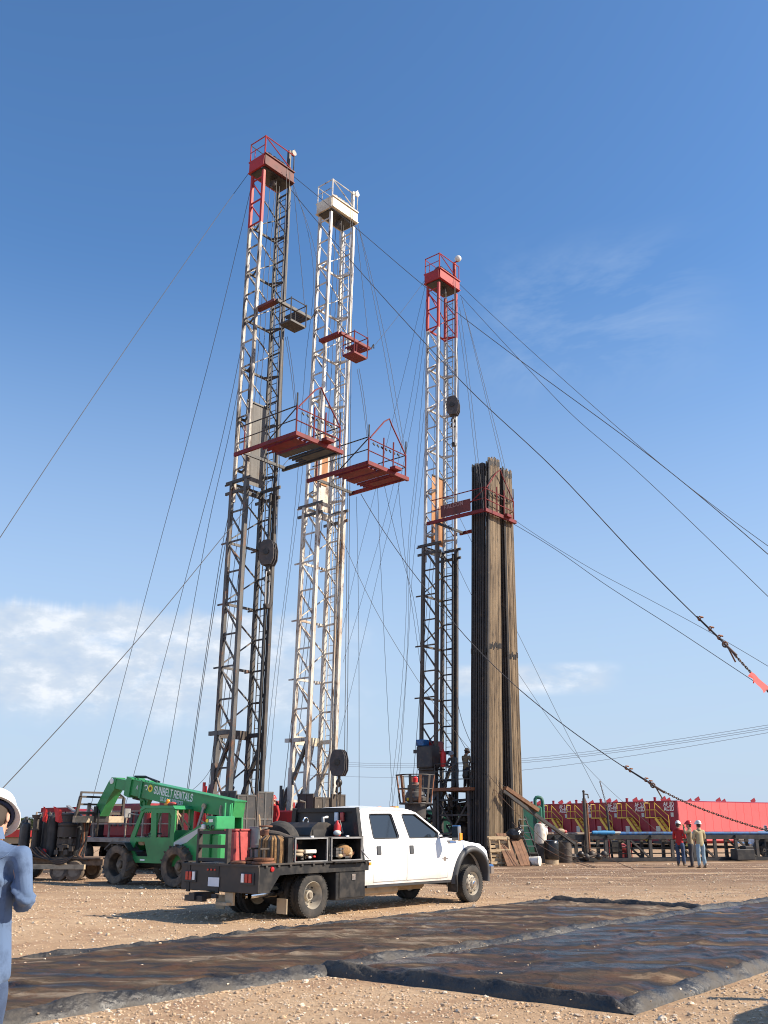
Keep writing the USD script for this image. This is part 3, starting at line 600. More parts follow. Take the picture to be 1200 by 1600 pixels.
    obj('board_beam', bar(L(ba - .05, bv1, bz), L(bb + .18, bv1, bz), .12, .17), bm, root, smooth=False)
    obj('board_beam', bar(L(ba, bv0, bz), L(bb, bv0, bz), .08, .12), 'steel_black', root, smooth=False)
    if k != 3:
        obj('walkway', box((0, 0, 0), (1, 1, 1)) if False else bar(L(.95, bv1 + .05, bz + .02), L(.95, -1.0, bz + .02), .42, .05), bd, root, smooth=False)
        for uu in (-.15, .1, .35, .6): obj('finger', bar(L(uu, bv1, bz), L(uu, -1.05, bz), .055, .09), bm, root, smooth=False)
        for uu in (1.3, 1.5, 1.7, 1.88): obj('finger', bar(L(uu, bv1, bz), L(uu, -1.05, bz), .055, .09), bm if k == 2 else bd, root, smooth=False)
        obj('board_plate', bar(L(.1, bv1 + .25, bz - .06), L(.1, -1.3, bz - .06), .55, .03), bm, root, smooth=False)
        obj('board_plate', bar(L(1.6, bv1 + .1, bz - .06), L(1.6, -1.6, bz - .06), .42, .03), bd, root, smooth=False)
        obj('board_plate', bar(L(.9, bv1 - .22, bz + .12), L(1.35, bv1 - .22, bz + .12), .3, .12), bm, root, smooth=False)
    else:
        for uu in (-.2, 2.3): pass
        obj('board_plate', bar(L(1.15, bv1 - .12, bz + .1), L(1.6, bv1 - .12, bz + .1), .2, .14), bm, root, smooth=False)
    zt = bz + 1.15
    def br(p, q, r=.026, m=bm): obj('board_rail', tube([L(*p), L(*q)], r, 6), m, root)
    for vv in (bv1, -1.5, -.2): br((ba, vv, bz), (ba, vv, zt), .034 if vv == bv1 else .024, bm if vv != -1.5 else 'steel_black')
    rm = 'steel_black' if k != 3 else 'board_red'
    br((ba, bv1, zt), (ba, .1, zt), .026, rm); br((ba, bv1, bz + .6), (ba, .1, bz + .6), .022, rm); br((ba, bv1, zt - .05), (ba, -1.6, bz + .1), .026, rm)
    for uu in (.55, 1.2): br((uu, bv1, bz), (uu, bv1, zt + .25), .034)
    br((bb, bv1, bz), (bb, bv1, zt - .1), .036); br((bb, -1.6, bz), (bb, -1.6, zt - .1), .026, rm)
    for hh in (.55, 1.08): br((ba, bv1, bz + hh), (bb, bv1, bz + hh - .04), .024, bm)
    br((bb, bv1, bz + 1.05), (bb, -1.6, bz + 1.05), .024, rm); br((bb, bv1, bz + .5), (bb, -1.6, bz + .5), .022, rm); br((bb, bv1 + .05, bz + .05), (bb, -1.6, bz + 1.0), .02, rm)
    apex = (.82, bv1 - .05, zt + 1.2); arch = [L(ba + .1, bv1, zt), L(.55, bv1, zt + 1.0), L(*apex), L(1.05, bv1, zt + 1.0), L(bb, bv1, zt - .1)]
    obj('board_arch', tube(arch, .032, 7), bm, root)
    for j in range(7): obj('latch', bar(L(ba + .35 + j * .27, bv1 + .07, bz + 1.0), L(ba + .47 + j * .27, bv1 + .07, bz + .93), .05), 'steel_black', root, smooth=False)
    for uu in (ba, bb): obj('chain_hanger', tube([L(uu, bv1, zt), L(uu + .01, bv1 + .01, zt + .55)], .035, 6), 'steel_black', root)
    if k == 3:
        obj('sign_plate', bar(L(ba - .06, -.55, bz + .42), L(ba - .06, -2.35, bz + .42), .015, .62), 'faded_red', root, smooth=False)
        m = text('FALCON', .20, .004); v = np.array(m.vertices); m.vertices = np.array([L(ba - .0695 - z_, -.75 - x_ * 1.05, bz + .50 + y_) for x_, y_, z_ in v]); m.fix_normals(); obj('lettering', m, 'decal_faded', root, smooth=False)
    # rod basket higher up
    if k != 3:
        rm_ = 'steel_dark' if k == 1 else 'board_red'; du_ = .35 if k == 1 else 0.0
        z = 22.8
        obj('rod_arm', bar(L(-.12 + du_, .2, z), L(-.12 + du_, -1.0, z), .30, .12), 'faded_red' if k == 1 else rm_, root, smooth=False)
        obj('rod_arm', bar(L(-.15 + du_, -1.05, z), L(1.85 + du_, -1.05, z), .12, .14), rm_, root, smooth=False)
        obj('rod_arm', bar(L(1.8 + du_, -1.1, z), L(1.75 + du_, .1, z), .16, .10), rm_, root, smooth=False)
        bu0, bu1, bv_0, bv_1, zf = .05 + du_, .95 + du_, -1.05, -1.72, 21.75
        obj('basket_floor', bar(L((bu0 + bu1) / 2, bv_0, zf), L((bu0 + bu1) / 2, bv_1, zf), bu1 - bu0, .09), rm_, root, smooth=False)
        for a, b in (((bu0, bv_0), (bu0, bv_1)), ((bu0, bv_1), (bu1, bv_1)), ((bu1, bv_1), (bu1, bv_0))):
            for hh in (.5, 1.0): obj('basket_rail', tube([L(*a, zf + hh), L(*b, zf + hh)], .022, 6), rm_, root)
        for a in ((bu0, bv_0), (bu0, bv_1), (bu1, bv_1), (bu1, bv_0)): obj('basket_post', tube([L(*a, zf), L(*a, zf + 1.05)], .028, 6), rm_, root)
        obj('rod_finger', B(*[bar(L(bu1 + .1 + i * .12, -.25, z - .02), L(bu1 + .1 + i * .12, -1.0, z - .02), .04, .07) for i in range(5)]), rm_, root, smooth=False)
        obj('basket_hook', tube([L(1.9 + du_, -1.1, z), L(2.0 + du_, -1.15, z + .25), L(2.1 + du_, -1.1, z + .1)], .03, 6), 'steel_black', root)
    # rams that raise the mast, and clutter at its foot
    for uu in (.35, 1.3):
        obj('raising_ram', tube([V(uu, 2.2, 1.3), L(uu, 1.35, 3.1)], .13, 10), low if k != 2 else 'steel_black', root); obj('ram_rod', tube([L(uu, 1.36, 3.08), L(uu, D_ + .1, 5.0)], .07, 8), 'galvanised', root)
    obj('brace', bar(V(0, 1.7, 1.3), L(0, .05, 4.9), .14, .12), 'steel_grey', root, smooth=False)
    obj('brace', bar(V(W_, 1.7, 1.3), L(W_, .05, 4.9), .14, .12), lowd, root, smooth=False)
    # carrier: frame, deck, rails, engine house, cab and axles
    fr = 'steel_dark'
    for uu in (.25, 1.35): obj('carrier_beam', box((uu, 6.6, .98), (.2, 13.0, .32)), 'engine_red' if k == 2 else fr, root, smooth=False)
    obj('deck', box((.8, 6.9, 1.17), (2.5, 11.0, .05)), 'galvanised', root, smooth=False)
    obj('deck_edge', box((-.47, 6.9, 1.1), (.04, 11.0, .16)), 'rail_dull', root, smooth=False)
    for y in np.arange(2.2, 12.2, 1.1): obj('rail_post', box((-.45, y, 1.7), (.06, .06, 1.05)), 'rail_dull', root, smooth=False)
    for z in (1.72, 2.2): obj('deck_rail', box((-.45, 7.0, z), (.045, 10.0, .045)), 'rail_dull', root, smooth=False)
    hm = 'engine_red' if k != 3 else 'steel_dark'
    hh = 1.45 if k != 3 else .9
    obj('drawworks_housing', cbox((.85, 3.1, 1.2 + hh / 2), (1.9, 1.7, hh), .06), hm, root, smooth=False)
    obj('drum', lathe([(.5, -.7), (.5, -.62), (.3, -.6), (.3, .6), (.5, .62), (.5, .7)], 20, 'x', (.85, 2.0, 1.75)), 'grease', root)
    obj('engine_house', cbox((.85, 6.2, 1.2 + hh * .45), (1.7, 3.0, hh * .9), .08), hm, root, smooth=False)
    for y in np.arange(5.1, 7.5, .35): obj('louvre', box((-.01, y, 1.9), (.03, .2, .55)), 'steel_black', root, smooth=False)
    obj('radiator', cbox((.85, 8.3, 1.75), (1.8, .5, 1.1), .05), 'steel_dark', root, smooth=False)
    obj('fuel_tank', lathe([(.01, -.8), (.36, -.78), (.38, -.7), (.38, .7), (.36, .78), (.01, .8)], 18, 'y', (-.25, 4.6, .75)), 'steel_grey', root)
    obj('air_tank', lathe([(.01, -.6), (.2, -.58), (.22, -.5), (.22, .5), (.2, .58), (.01, .6)], 16, 'y', (.2, 9.4, 1.45)), 'engine_red', root)
    obj('muffler', tube([(1.3, 6.8, 2.4), (1.3, 6.8, 3.0 if k != 3 else 2.4)], .09, 10), 'rust', root)
    obj('cab', prism([(9.9, 1.0), (12.6, 1.0), (12.9, 1.25), (12.6, 1.95), (12.0, 2.35), (10.4, 2.35), (9.9, 2.2)], -.1, 1.1, 'x'), hm, root, smooth=False)
    obj('cab_window', box((-.106, 11.3, 1.95), (.016, 1.1, .45)), 'tinted_glass', root, smooth=False)
    obj('headboard_beam', box((.8, 13.2, 1.25), (2.4, .2, .35)), 'engine_red', root, smooth=False)
    for y in (1.6, 2.75, 8.6, 9.75, 11.9):
        for uu in (-.22, 1.82): wheel_parts(root, (uu, y, .52), .52, .36, 'x')
    for y in (.4, 5.6): obj('outrigger', B(box((-.75, y, .5), (.12, .12, .9)), box((-.45, y, .9), (.7, .16, .16)), lathe([(.22, 0), (.22, .05), (.06, .08)], 14, c=(-.75, y, .02))), fr, root, smooth=False)
    # base and work floor
    obj('base_frame', B(box((.8, .55, 1.12), (2.1, 1.6, .26)), box((.0, .3, .55), (.22, .22, 1.0)), box((1.62, .3, .55), (.22, .22, 1.0)), box((.8, .3, .1), (2.4, .7, .14))), 'steel_dark', root, smooth=False)
    if k != 3:
        wm = {1: 'steel_grey', 2: 'rust'}[k]
        fz = 1.35
        obj('work_floor', box((.8, -.5, fz - .06), (2.5, .8, .1)), 'grease', root, smooth=False)
        for (uu, vv) in ((-.35, -.2), (-.35, -.85), (1.95, -.2), (1.95, -.85)): obj('floor_leg', box((uu, vv, .65), (.1, .1, 1.3)), 'steel_dark', root, smooth=False)
        def panel(a, b, z0, z1, lab=None):
            a, b = V(*a, 0), V(*b, 0); ln = np.linalg.norm(b - a); mid = (a + b) / 2
            pn = UsdGeom.Xform.Define(stage, numbered(root, 'guard_panel')).GetPath().pathString
            t = V((b - a)[0] / ln, (b - a)[1] / ln, 0)
            fm = 'rail_dull' if k == 1 else 'rust'
            for s in (a, mid, b): obj('panel_post', bar(V(s[0], s[1], z0), V(s[0], s[1], z1), .06, .06, t), 'steel_grey' if k == 1 else 'steel_brown', pn, smooth=False)
            for zz in (z0 + .03, (z0 + z1) / 2, z1 - .03): obj('panel_rail', bar(V(a[0], a[1], zz), V(b[0], b[1], zz), .05, .06), 'steel_grey' if k == 1 else 'steel_brown', pn, smooth=False)
            obj('panel_sheet', bar(V(mid[0], mid[1], z0 + .04), V(mid[0], mid[1], z1 - .04), ln - .04, .02, np.cross((0, 0, 1), t)), 'steel_dark' if k == 1 else 'steel_brown', pn, smooth=False)
        panel((-.38, -.06), (-.38, -.86), fz, 2.85); panel((-.34, -.92), (.55, -.92), fz - .3, 2.72); panel((.60, -.95), (1.35, -.95), .9, 2.85)
        obj('floor_stair', B(*[bar((2.1 + i * .14, -1.1, 1.2 - i * .22), (2.1 + i * .14, -.5, 1.2 - i * .22), .2, .03) for i in range(6)]), 'steel_dark', root, smooth=False)
        obj('hydraulic_console', cbox((-.2, 1.6, 1.9), (.5, .7, 1.2), .04), 'bright_red' if k == 1 else 'engine_red', root, smooth=False)
        obj('accumulator_tube', tube([(-.35, .9, 1.3), (-.35, .9, 3.05)], .07, 8), 'bright_red' if k == 1 else 'steel_dark', root)
        obj('accumulator_tube', tube([(-.2, 1.15, 1.3), (-.2, 1.15, 3.2)], .06, 8), 'bright_red' if k == 1 else 'steel_grey', root)
        obj('wellhead', lathe([(.25, 0), (.25, .3), (.16, .34), (.16, .6), (.26, .64), (.26, .95), (.14, 1.0), (.14, 1.25)], 16, c=(.8, -1.0, 0)), 'rust', root)
    else:
        fz = 3.3
        obj('work_floor', box((.95, -1.25, fz - .08), (2.6, 2.1, .14)), 'rust', root, smooth=False)
        for (uu, vv) in ((-.2, -.4), (-.2, -2.1), (2.1, -.4), (2.1, -2.1), (.9, -2.1)):
            obj('floor_leg', box((uu, vv, (fz - .1) / 2), (.13, .13, fz - .1)), 'steel_dark', root, smooth=False)
        for (a, b) in (((-.2, -.4), (-.2, -2.1)), ((-.2, -2.1), (2.1, -2.1)), ((2.1, -.4), (2.1, -2.1))):
            obj('floor_brace', bar((a[0], a[1], .4), (b[0], b[1], 2.7), .08), 'steel_dark', root, smooth=False); obj('floor_brace', bar((a[0], a[1], 2.7), (b[0], b[1], .4), .08), 'steel_dark', root, smooth=False)
            for zz in (1.0, 2.1, 2.75): obj('floor_beam', bar((a[0], a[1], zz), (b[0], b[1], zz), .07, .08), 'steel_black', root, smooth=False)
        for (a, b) in (((-.33, -.3), (-.33, -2.28)), ((-.33, -2.28), (2.22, -2.28)), ((2.22, -2.28), (2.22, -.3))):
            for hz in (.35, .7, 1.05): obj('floor_rail', tube([(*a, fz + hz), (*b, fz + hz)], .025, 6), 'steel_dark', root)
            for t in np.linspace(0, 1, 4): p = V(*a) * (1 - t) + V(*b) * t; obj('floor_post', tube([(*p, fz), (*p, fz + 1.05)], .03, 6), 'steel_dark', root)
        obj('control_console', cbox((-.15, .2, 4.7), (.7, .9, 1.0), .05), 'steel_dark', root, smooth=False)
        obj('console_lid', cbox((-.25, .45, 5.35), (.5, .45, .3), .04), 'blue_paint', root, smooth=False)
        obj('console_housing', cbox((.35, .2, 5.2), (.7, .6, .5), .05), 'engine_red', root, smooth=False)
        obj('fire_bottle', lathe([(.11, 0), (.13, .03), (.13, .62), (.05, .75), (.03, .8)], 14, c=(.15, -.45, 4.25)), 'bright_red', root)
        obj('console_stand', B(box((-.15, .2, 3.7), (.12, .9, 1.2)), box((.1, .2, 4.15), (.9, .9, .08)), box((.35, .2, 3.6), (.1, .1, 1.4))), 'steel_black', root, smooth=False)
        rr = random.Random(5)
        for j in range(44):                                                # pumps, valves and pipework under the floor
            uu, vv, zz = rr.uniform(-.7, 2.1), rr.uniform(-2.0, .6), rr.uniform(.4, 2.9)
            obj('pipework', tube([(uu, vv, zz), (uu + rr.uniform(-.5, .5), vv, zz + rr.uniform(-.3, .3)), (uu + rr.uniform(-.5, .5), vv + rr.uniform(-.5, .5), zz + rr.uniform(-.6, .4))], rr.uniform(.05, .11), 8), rr.choice(['steel_black', 'grease', 'steel_dark']), root)
        for j, (uu, vv, zz) in enumerate(((.2, -.9, 1.4), (1.2, -1.2, 1.9), (1.7, -.6, 2.3), (.6, -.3, 2.2))): obj('valve', B(sphere((uu, vv, zz), .22, 2), lathe([(.26, -.03), (.26, .03)], 14, c=(uu, vv, zz + .26)), lathe([(.26, -.03), (.26, .03)], 14, c=(uu, vv, zz - .26))), 'grease', root)
        obj('blowout_preventer', lathe([(.2, 0), (.2, .4), (.38, .42), (.38, .55), (.3, .6), (.42, .75), (.44, 1.3), (.3, 1.5), (.36, 1.55), (.36, 1.68), (.2, 1.7), (.2, 2.2)], 20, c=(.95, -1.0, .3)), 'grease', root)
        obj('tongs', B(box((1.2, -1.5, fz + .55), (.5, .3, .25)), lathe([(.2, 0), (.24, .1), (.2, .3)], 14, c=(1.0, -1.2, fz + .45)), tube([(1.3, -1.5, fz), (1.3, -1.5, fz + .5)], .08, 8)), 'grease', root)
    return root
build_rig(1, 'tallest workover rig at left, mast red on top, white then black below')
build_rig(2, 'white and cream workover rig in the middle with rusty lower mast')
build_rig(3, 'farthest workover rig on the right, red topped, with tubing stacked beside it')

# ------------------------------------------------------------------ travelling blocks and their lines
OBJ = obj
def block(k, zt, lab, fork):
    c = rig_world(k, W_ / 2, -.02 + RIG[k]['lean'][1] * 30, 0, lean=False); c[2] = zt
    t = thing('travelling_block', lab, 'travelling block', c, A50 + math.pi / 2 + .35, 'travelling blocks hanging in the masts')
    def obj(nm, m, mt, par, *a, **kw):
        m = m.mesh() if isinstance(m, B) else m; m = m.copy(); m.vertices = m.vertices * ([.78, .78, .80] if par == t else [1, 1, 1]); return OBJ(nm, m, mt, par, *a, **kw)
    sh = Polygon([(-.26, -.62), (.26, -.62), (.40, -.35), (.42, .15), (.34, .5), (.2, .66), (-.2, .66), (-.34, .5), (-.42, .15), (-.40, -.35)])
    for y in (-.24, 0, .24): obj('side_plate', prism(sh, y - .03, y + .03), 'block_iron', t, smooth=False)
    for y in (-.13, .13): obj('sheave', lathe([(.05, -.06), (.36, -.06), (.30, 0), (.36, .06), (.05, .06)], 22, 'y', (0, y, 0)), 'steel_black', t)
    obj('axle_boss', lathe([(.16, -.32), (.16, .32)], 16, 'y', (0, 0, .05)), 'grease', t)
    obj('cover_band', B(torus((0, 0, 0), .40, .06, 'y', 20, 6, .5, 2.6)), 'block_iron', t)
    obj('hook', B(tube([(0, 0, -.6), (0, 0, -.85)], .09, 8), sphere((0, 0, -.95), .17, 2, (1, 1, 1.2)), tube([(0, 0, -1.1), (.13, 0, -1.2), (.16, 0, -1.38), (.02, 0, -1.48), (-.12, 0, -1.4)], .055, 8)), 'grease', t)
    for y in (-.2, .2): obj('elevator_link', tube([(0, y * .8, -.95), (0, y * 1.1, -1.3), (0, y * .9, -fork), (0, y * .5, -fork - .05)], .045, 8), 'galvanised' if k != 2 else 'steel_brown', t)
    obj('elevator', B(lathe([(.1, -.12), (.17, -.1), (.17, .1), (.1, .12)], 14, c=(0, 0, -fork - .08)), box((0, 0, -fork - .05), (.14, .5, .1))), 'grease', t, smooth=False)
    ln = thing('hoisting_line', {1: 'steel hoisting lines down the inside of the leftmost mast', 2: 'steel hoisting lines down to the grey block beside the white mast', 3: 'short steel hoisting lines in the farthest red topped mast'}[k], 'cable', (c[0], c[1], zt + .3), A50 + math.pi / 2 + .35, 'hoisting lines of the rigs')
    for x, y in ((-.28, -.13), (.28, -.13), (-.28, .13), (.28, .13)): obj('strand', tube([(x, y, 0), (x * .9, y, 30.2 - zt - .3)], .014, 5), 'wire', ln)
block(1, 12.0, 'black block with long links hanging inside the leftmost mast', 2.6)
block(2, 4.05, 'grey block hanging low beside the foot of the white mast', 2.3)
block(3, 22.6, 'dark block hanging high in the farthest red topped mast', 2.6)
for k, n in ((1, 3), (2, 3), (3, 2)):
    ft = thing('drilling_line', {1: 'slack cables hanging inside the leftmost mast', 2: 'slack cables hanging inside the white mast', 3: 'slack cables hanging inside the farthest mast'}[k], 'cable', (*RIG[k]['P'], 0), A50)
    L = rig_local(k)
    for j in range(n): obj('strand', tube([L(.5 + .3 * j, OV + .35, 29.8), L(.5 + .28 * j, .75, 15), V(.55 + .25 * j, 1.9, 1.8)], .013, 5), 'wire', ft)

# ------------------------------------------------------------------ tubing stands racked in rig 3
def stand_proto(loc, tilt, lab, mt):
    t = thing('tubing_stand', lab, 'tubing', loc)
    UsdGeom.Xformable(stage.GetPrimAtPath(t)).AddTransformOp(opSuffix='t').Set(tilt)
    L_ = 18.55
    obj('tube', tube([(0, 0, 0), (0, 0, L_)], .0385, 8, True), mt, t)
    for z in (9.25, 18.3): obj('coupling', tube([(0, 0, z - .12), (0, 0, z + .12)], .050, 8), 'grease' if z < 10 else 'steel_dark', t)
    return t
def tilt_to(p, q):
    R = frame(np.asarray(q) - np.asarray(p)); m = Gf.Matrix4d(1)
    for i in range(3):
        m.SetRow(i, Gf.Vec4d(*map(float, R[:, i]), 0))
    return m
first = {}
bundles = (('left', -.0, 1.30, 13, .05, 1.0), ('right', 2.12, 3.05, 10, 1.34, 2.08))
for nm, u0, u1, n, tu0, tu1 in bundles:
    rows = 8
    for i in range(n):
        for j in range(rows):
            if not (j < 2 or i in (0, 1, n - 1) or j == rows - 1): continue
            fu, fv = i / (n - 1), j / (rows - 1)
            jit = lambda s: rng.uniform(-s, s)
            b = rig_world(3, u0 + (u1 - u0) * fu + jit(.015), -2.80 + .80 * fv + jit(.015), .08, lean=False)
            tp = rig_world(3, tu0 + (tu1 - tu0) * fu + jit(.02), -3.62 + .95 * fv + jit(.02), 18.6, lean=False)
            up = (tp - b) / np.linalg.norm(tp - b); b2 = b + up * rng.uniform(-.0, .18) + up * (.25 if (nm == 'left' and j < 2 and i > 1) else 0)
            dk = i < 2  # left face columns get their shade painted in
            lab = (f'tubing with shade painted dark on the left face of the {nm} hand bundle' if dk else f'rusty tan tubing standing upright in the {nm} hand bundle beside the farthest rig')
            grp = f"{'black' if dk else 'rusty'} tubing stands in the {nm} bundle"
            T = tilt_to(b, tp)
            if dk not in first: first[dk] = stand_proto(b2, T, lab, 'pipe_shaded' if dk else 'pipe_lit'); tag(stage.GetPrimAtPath(first[dk]), group=grp)
            else: copy_of(first[dk], 'tubing_stand', lab, 'tubing', b2, 0, grp, T)

# ------------------------------------------------------------------ guy wires and hang lines
def spline(pts, n=10):
    pts = np.asarray(pts, float)
    if len(pts) == 2: return np.stack([pts[0] + (pts[1] - pts[0]) * t for t in np.linspace(0, 1, 6)])
    from scipy.interpolate import PchipInterpolator
    s = np.r_[0, np.cumsum(np.linalg.norm(np.diff(pts, axis=0), axis=1))]
    return PchipInterpolator(s, pts)(np.linspace(0, s[-1], n * (len(pts) - 1) + 1))
def wire_points(px, y0, y1):
    px = np.asarray(px, float); s = np.r_[0, np.cumsum(np.hypot(*np.diff(px, axis=0).T))]; s /= s[-1]
    inv = 1 / y0 + (1 / y1 - 1 / y0) * s
    return spline([at(*p, 1 / i) for p, i in zip(px, inv)])
GUY = 'guy wires staying the three masts'
def wire(lab, px, y0, y1, r=.012, group=None, to_ground=True, mat_='wire'):
    P = wire_points(px, y0, y1)
    if to_ground and P[-1][2] > .05:
        d = P[-1] - P[-2]
        if d[2] < -1e-3 and P[-1][2] / -d[2] * np.linalg.norm(d) < 40: P = np.vstack([P, P[-1] + d * (P[-1][2] + .02) / -d[2]])
    return obj('guy_wire', tube(P, r, 5), mat_, '/World', True, lab, 'guy wire', group)
wire('longest guy wire, falling from the left crown to the left edge', [(392, 266), (330, 352), (0, 840)], 37.3, 27)
wire('guy wire from the left crown down behind the raised green boom', [(394, 285), (338, 520), (252, 840), (150, 1228)], 37.4, 48)
wire('third wire from the left between the left mast and the boom', [(381, 520), (350, 672), (312, 820), (210, 1207), (195, 1262)], 38, 50)
wire('fourth wire from the left, ending behind the green boom', [(380, 560), (366, 640), (326, 820), (258, 1205), (250, 1250)], 38, 48)
for a, b in ((0, 'left'), (4, 'right')):
    wire(f'{b} of the paired wires close beside the left mast', [(372 + a, 640), (361 + a, 780), (348 + a, 850), (322 + a * .6, 1020), (292 + a * .6, 1236)], 38.2, 46, .015)
wire('slanting wire crossing the cloud bank to the lower left edge', [(476, 690), (420, 753), (353, 833), (215, 1000), (0, 1236)], 40.5, 25, .013)
wire('short wire from the low left outrigger to the ground behind the boom', [(345, 1150), (330, 1200), (292, 1240)], 37.5, 44, .009)
wire('long guy wire from the left crown across to the right edge, upper', [(458, 275), (556, 356), (657, 442), (715, 489), (806, 558), (1048, 738), (1200, 866)], 38, 26, .013)
wire('guy wire from the farthest crown to the right edge, uppermost', [(717, 443), (897, 608), (1053, 742), (1200, 853)], 47, 36, .013)
wire('guy wire from below the farthest crown to the right edge, lower', [(719, 461), (810, 560), (897, 651), (983, 725), (1165, 898), (1200, 932)], 47, 32, .013)
wire('upper thin wire from the tubing board to the right edge', [(806, 814), (921, 887), (1019, 939), (1106, 986), (1200, 1041)], 43.5, 36, .010)
wire('lower wire from the tubing board to the right edge', [(801, 818), (867, 858), (947, 914), (1055, 983), (1188, 1071), (1205, 1082)], 43.5, 32, .013)
wire('wire ending at the brown post before the red tanks, left', [(714, 800), (760, 893), (807, 985), (876, 1126), (938, 1247), (950, 1268)], 46.5, 50, .010, to_ground=False)
wire('wire ending before the red tanks, right one of the crossing pair', [(713, 880), (758, 970), (815, 1060), (900, 1179), (976, 1255)], 46.5, 58, .010)
wire('wire from the white mast slanting to the ground behind the truck cab', [(539, 852), (580, 940), (632, 1030), (690, 1116), (760, 1200), (860, 1300), (905, 1345)], 41, 47, .010)
wire('brown wire hanging before the stacked tubing, upper', [(714, 1090), (760, 1205), (800, 1248), (905, 1318), (1000, 1362)], 46.5, 40.5, .013, mat_='chain_steel')
wire('brown wire before the stacked tubing, lower', [(712, 1140), (755, 1212), (812, 1275), (868, 1327), (935, 1356)], 46.5, 42, .012, mat_='chain_steel')
wire('lowest brown wire across the ground beside the pallets', [(800, 1285), (850, 1325), (905, 1350), (1040, 1372), (1100, 1371), (1200, 1367)], 44, 38.5, .014, mat_='chain_steel', to_ground=False)
for i, (lab, px, y0, y1) in enumerate((
    ('plumb wire straight down from the middle tubing board', [(557, 776), (561, 1070), (561, 1262)], 39.5, 42),
    ('wire from the farthest crown down behind the white mast, first', [(666, 440), (649, 512), (615, 650), (586, 768), (558, 880), (534, 990)], 46.5, 60),
    ('wire from the farthest crown down behind the white mast, second', [(668, 452), (614, 760), (570, 920), (536, 1035)], 46.5, 60),
    ('wire from the farthest crown down behind the white mast, lowest', [(668, 470), (655, 590), (624, 756), (594, 882), (567, 1000), (540, 1112), (528, 1160)], 46.5, 60),
    ('near vertical wire between the white mast and the truck roof', [(590, 762), (594, 862), (600, 990), (607, 1130), (614, 1262)], 39.5, 50),
    ('wire crossing from the middle tubing board to the farthest mast', [(600, 756), (622, 850), (648, 945), (659, 1040)], 39.5, 48),
    ('slack wire from the middle board to the outriggers of the farthest mast', [(622, 752), (632, 862), (650, 990), (660, 1060)], 40, 47),
    ('left strand of the bundle from the farthest mast to the truck roof', [(664, 560), (648, 750), (638, 850), (634, 970), (608, 1262)], 46.8, 56),
    ('middle strand of the bundle from the farthest mast to the truck roof', [(663, 640), (651, 760), (640, 870), (638, 970), (613, 1262)], 46.8, 55),
    ('right strand of the bundle from the farthest mast to the truck roof', [(664, 700), (658, 760), (644, 900), (638, 1005), (621, 1262)], 46.8, 54),
    ('wire from the farthest crown to the red basket of the white mast', [(666, 435), (625, 490), (580, 546)], 46.5, 39),
    ('wire behind the white mast from the left crown, nearer strand', [(459, 290), (490, 440), (478, 560), (462, 780), (425, 1090), (410, 1240)], 38, 48),
    ('wire behind the white mast from the left crown, farther strand', [(461, 300), (500, 460), (486, 590), (470, 760), (440, 1000), (418, 1250)], 38, 50))):
    wire(lab, px, y0, y1, .0095, to_ground=False)
# hang lines of boards and baskets
HANG = [('left basket', [(458, 285), (469, 400), (477, 490)], 37.5, 36.3), ('left basket and the tubing board below', [(446, 527), (455, 585), (461, 640)], 36.6, 34.8), ('left tubing board, second strand', [(449, 526), (458, 585), (463, 641)], 36.6, 34.8),
        ('white mast basket', [(556, 352), (566, 440), (577, 545)], 40.5, 39), ('white mast basket and the board below', [(558, 577), (567, 630), (573, 681)], 39.4, 37.8), ('middle board, twin strand', [(561, 576), (570, 630), (575, 681)], 39.4, 37.8),
        ('right corner of the middle board', [(558, 345), (602, 560), (616, 640), (631, 706)], 40.8, 39.4), ('right corner of the middle board, thinner', [(559, 350), (608, 560), (622, 640), (633, 706)], 40.8, 39.4),
        ('outer corner of the farthest board', [(721, 465), (760, 625), (786, 735), (800, 800)], 46.9, 43.6), ('outer corner of the farthest board, twin', [(722, 470), (763, 625), (790, 735), (803, 802)], 46.9, 43.6),
        ('inner corner of the farthest board', [(718, 480), (734, 600), (748, 725), (756, 795)], 46.5, 43.0), ('inner corner of the farthest board, twin', [(716, 500), (731, 610), (744, 725), (755, 797)], 46.5, 43.0)]
for lab, px, y0, y1 in HANG:
    obj('hang_line', tube(wire_points(px, y0, y1), .011, 5), 'wire', '/World', True, 'thin line holding up the ' + lab, 'cable')
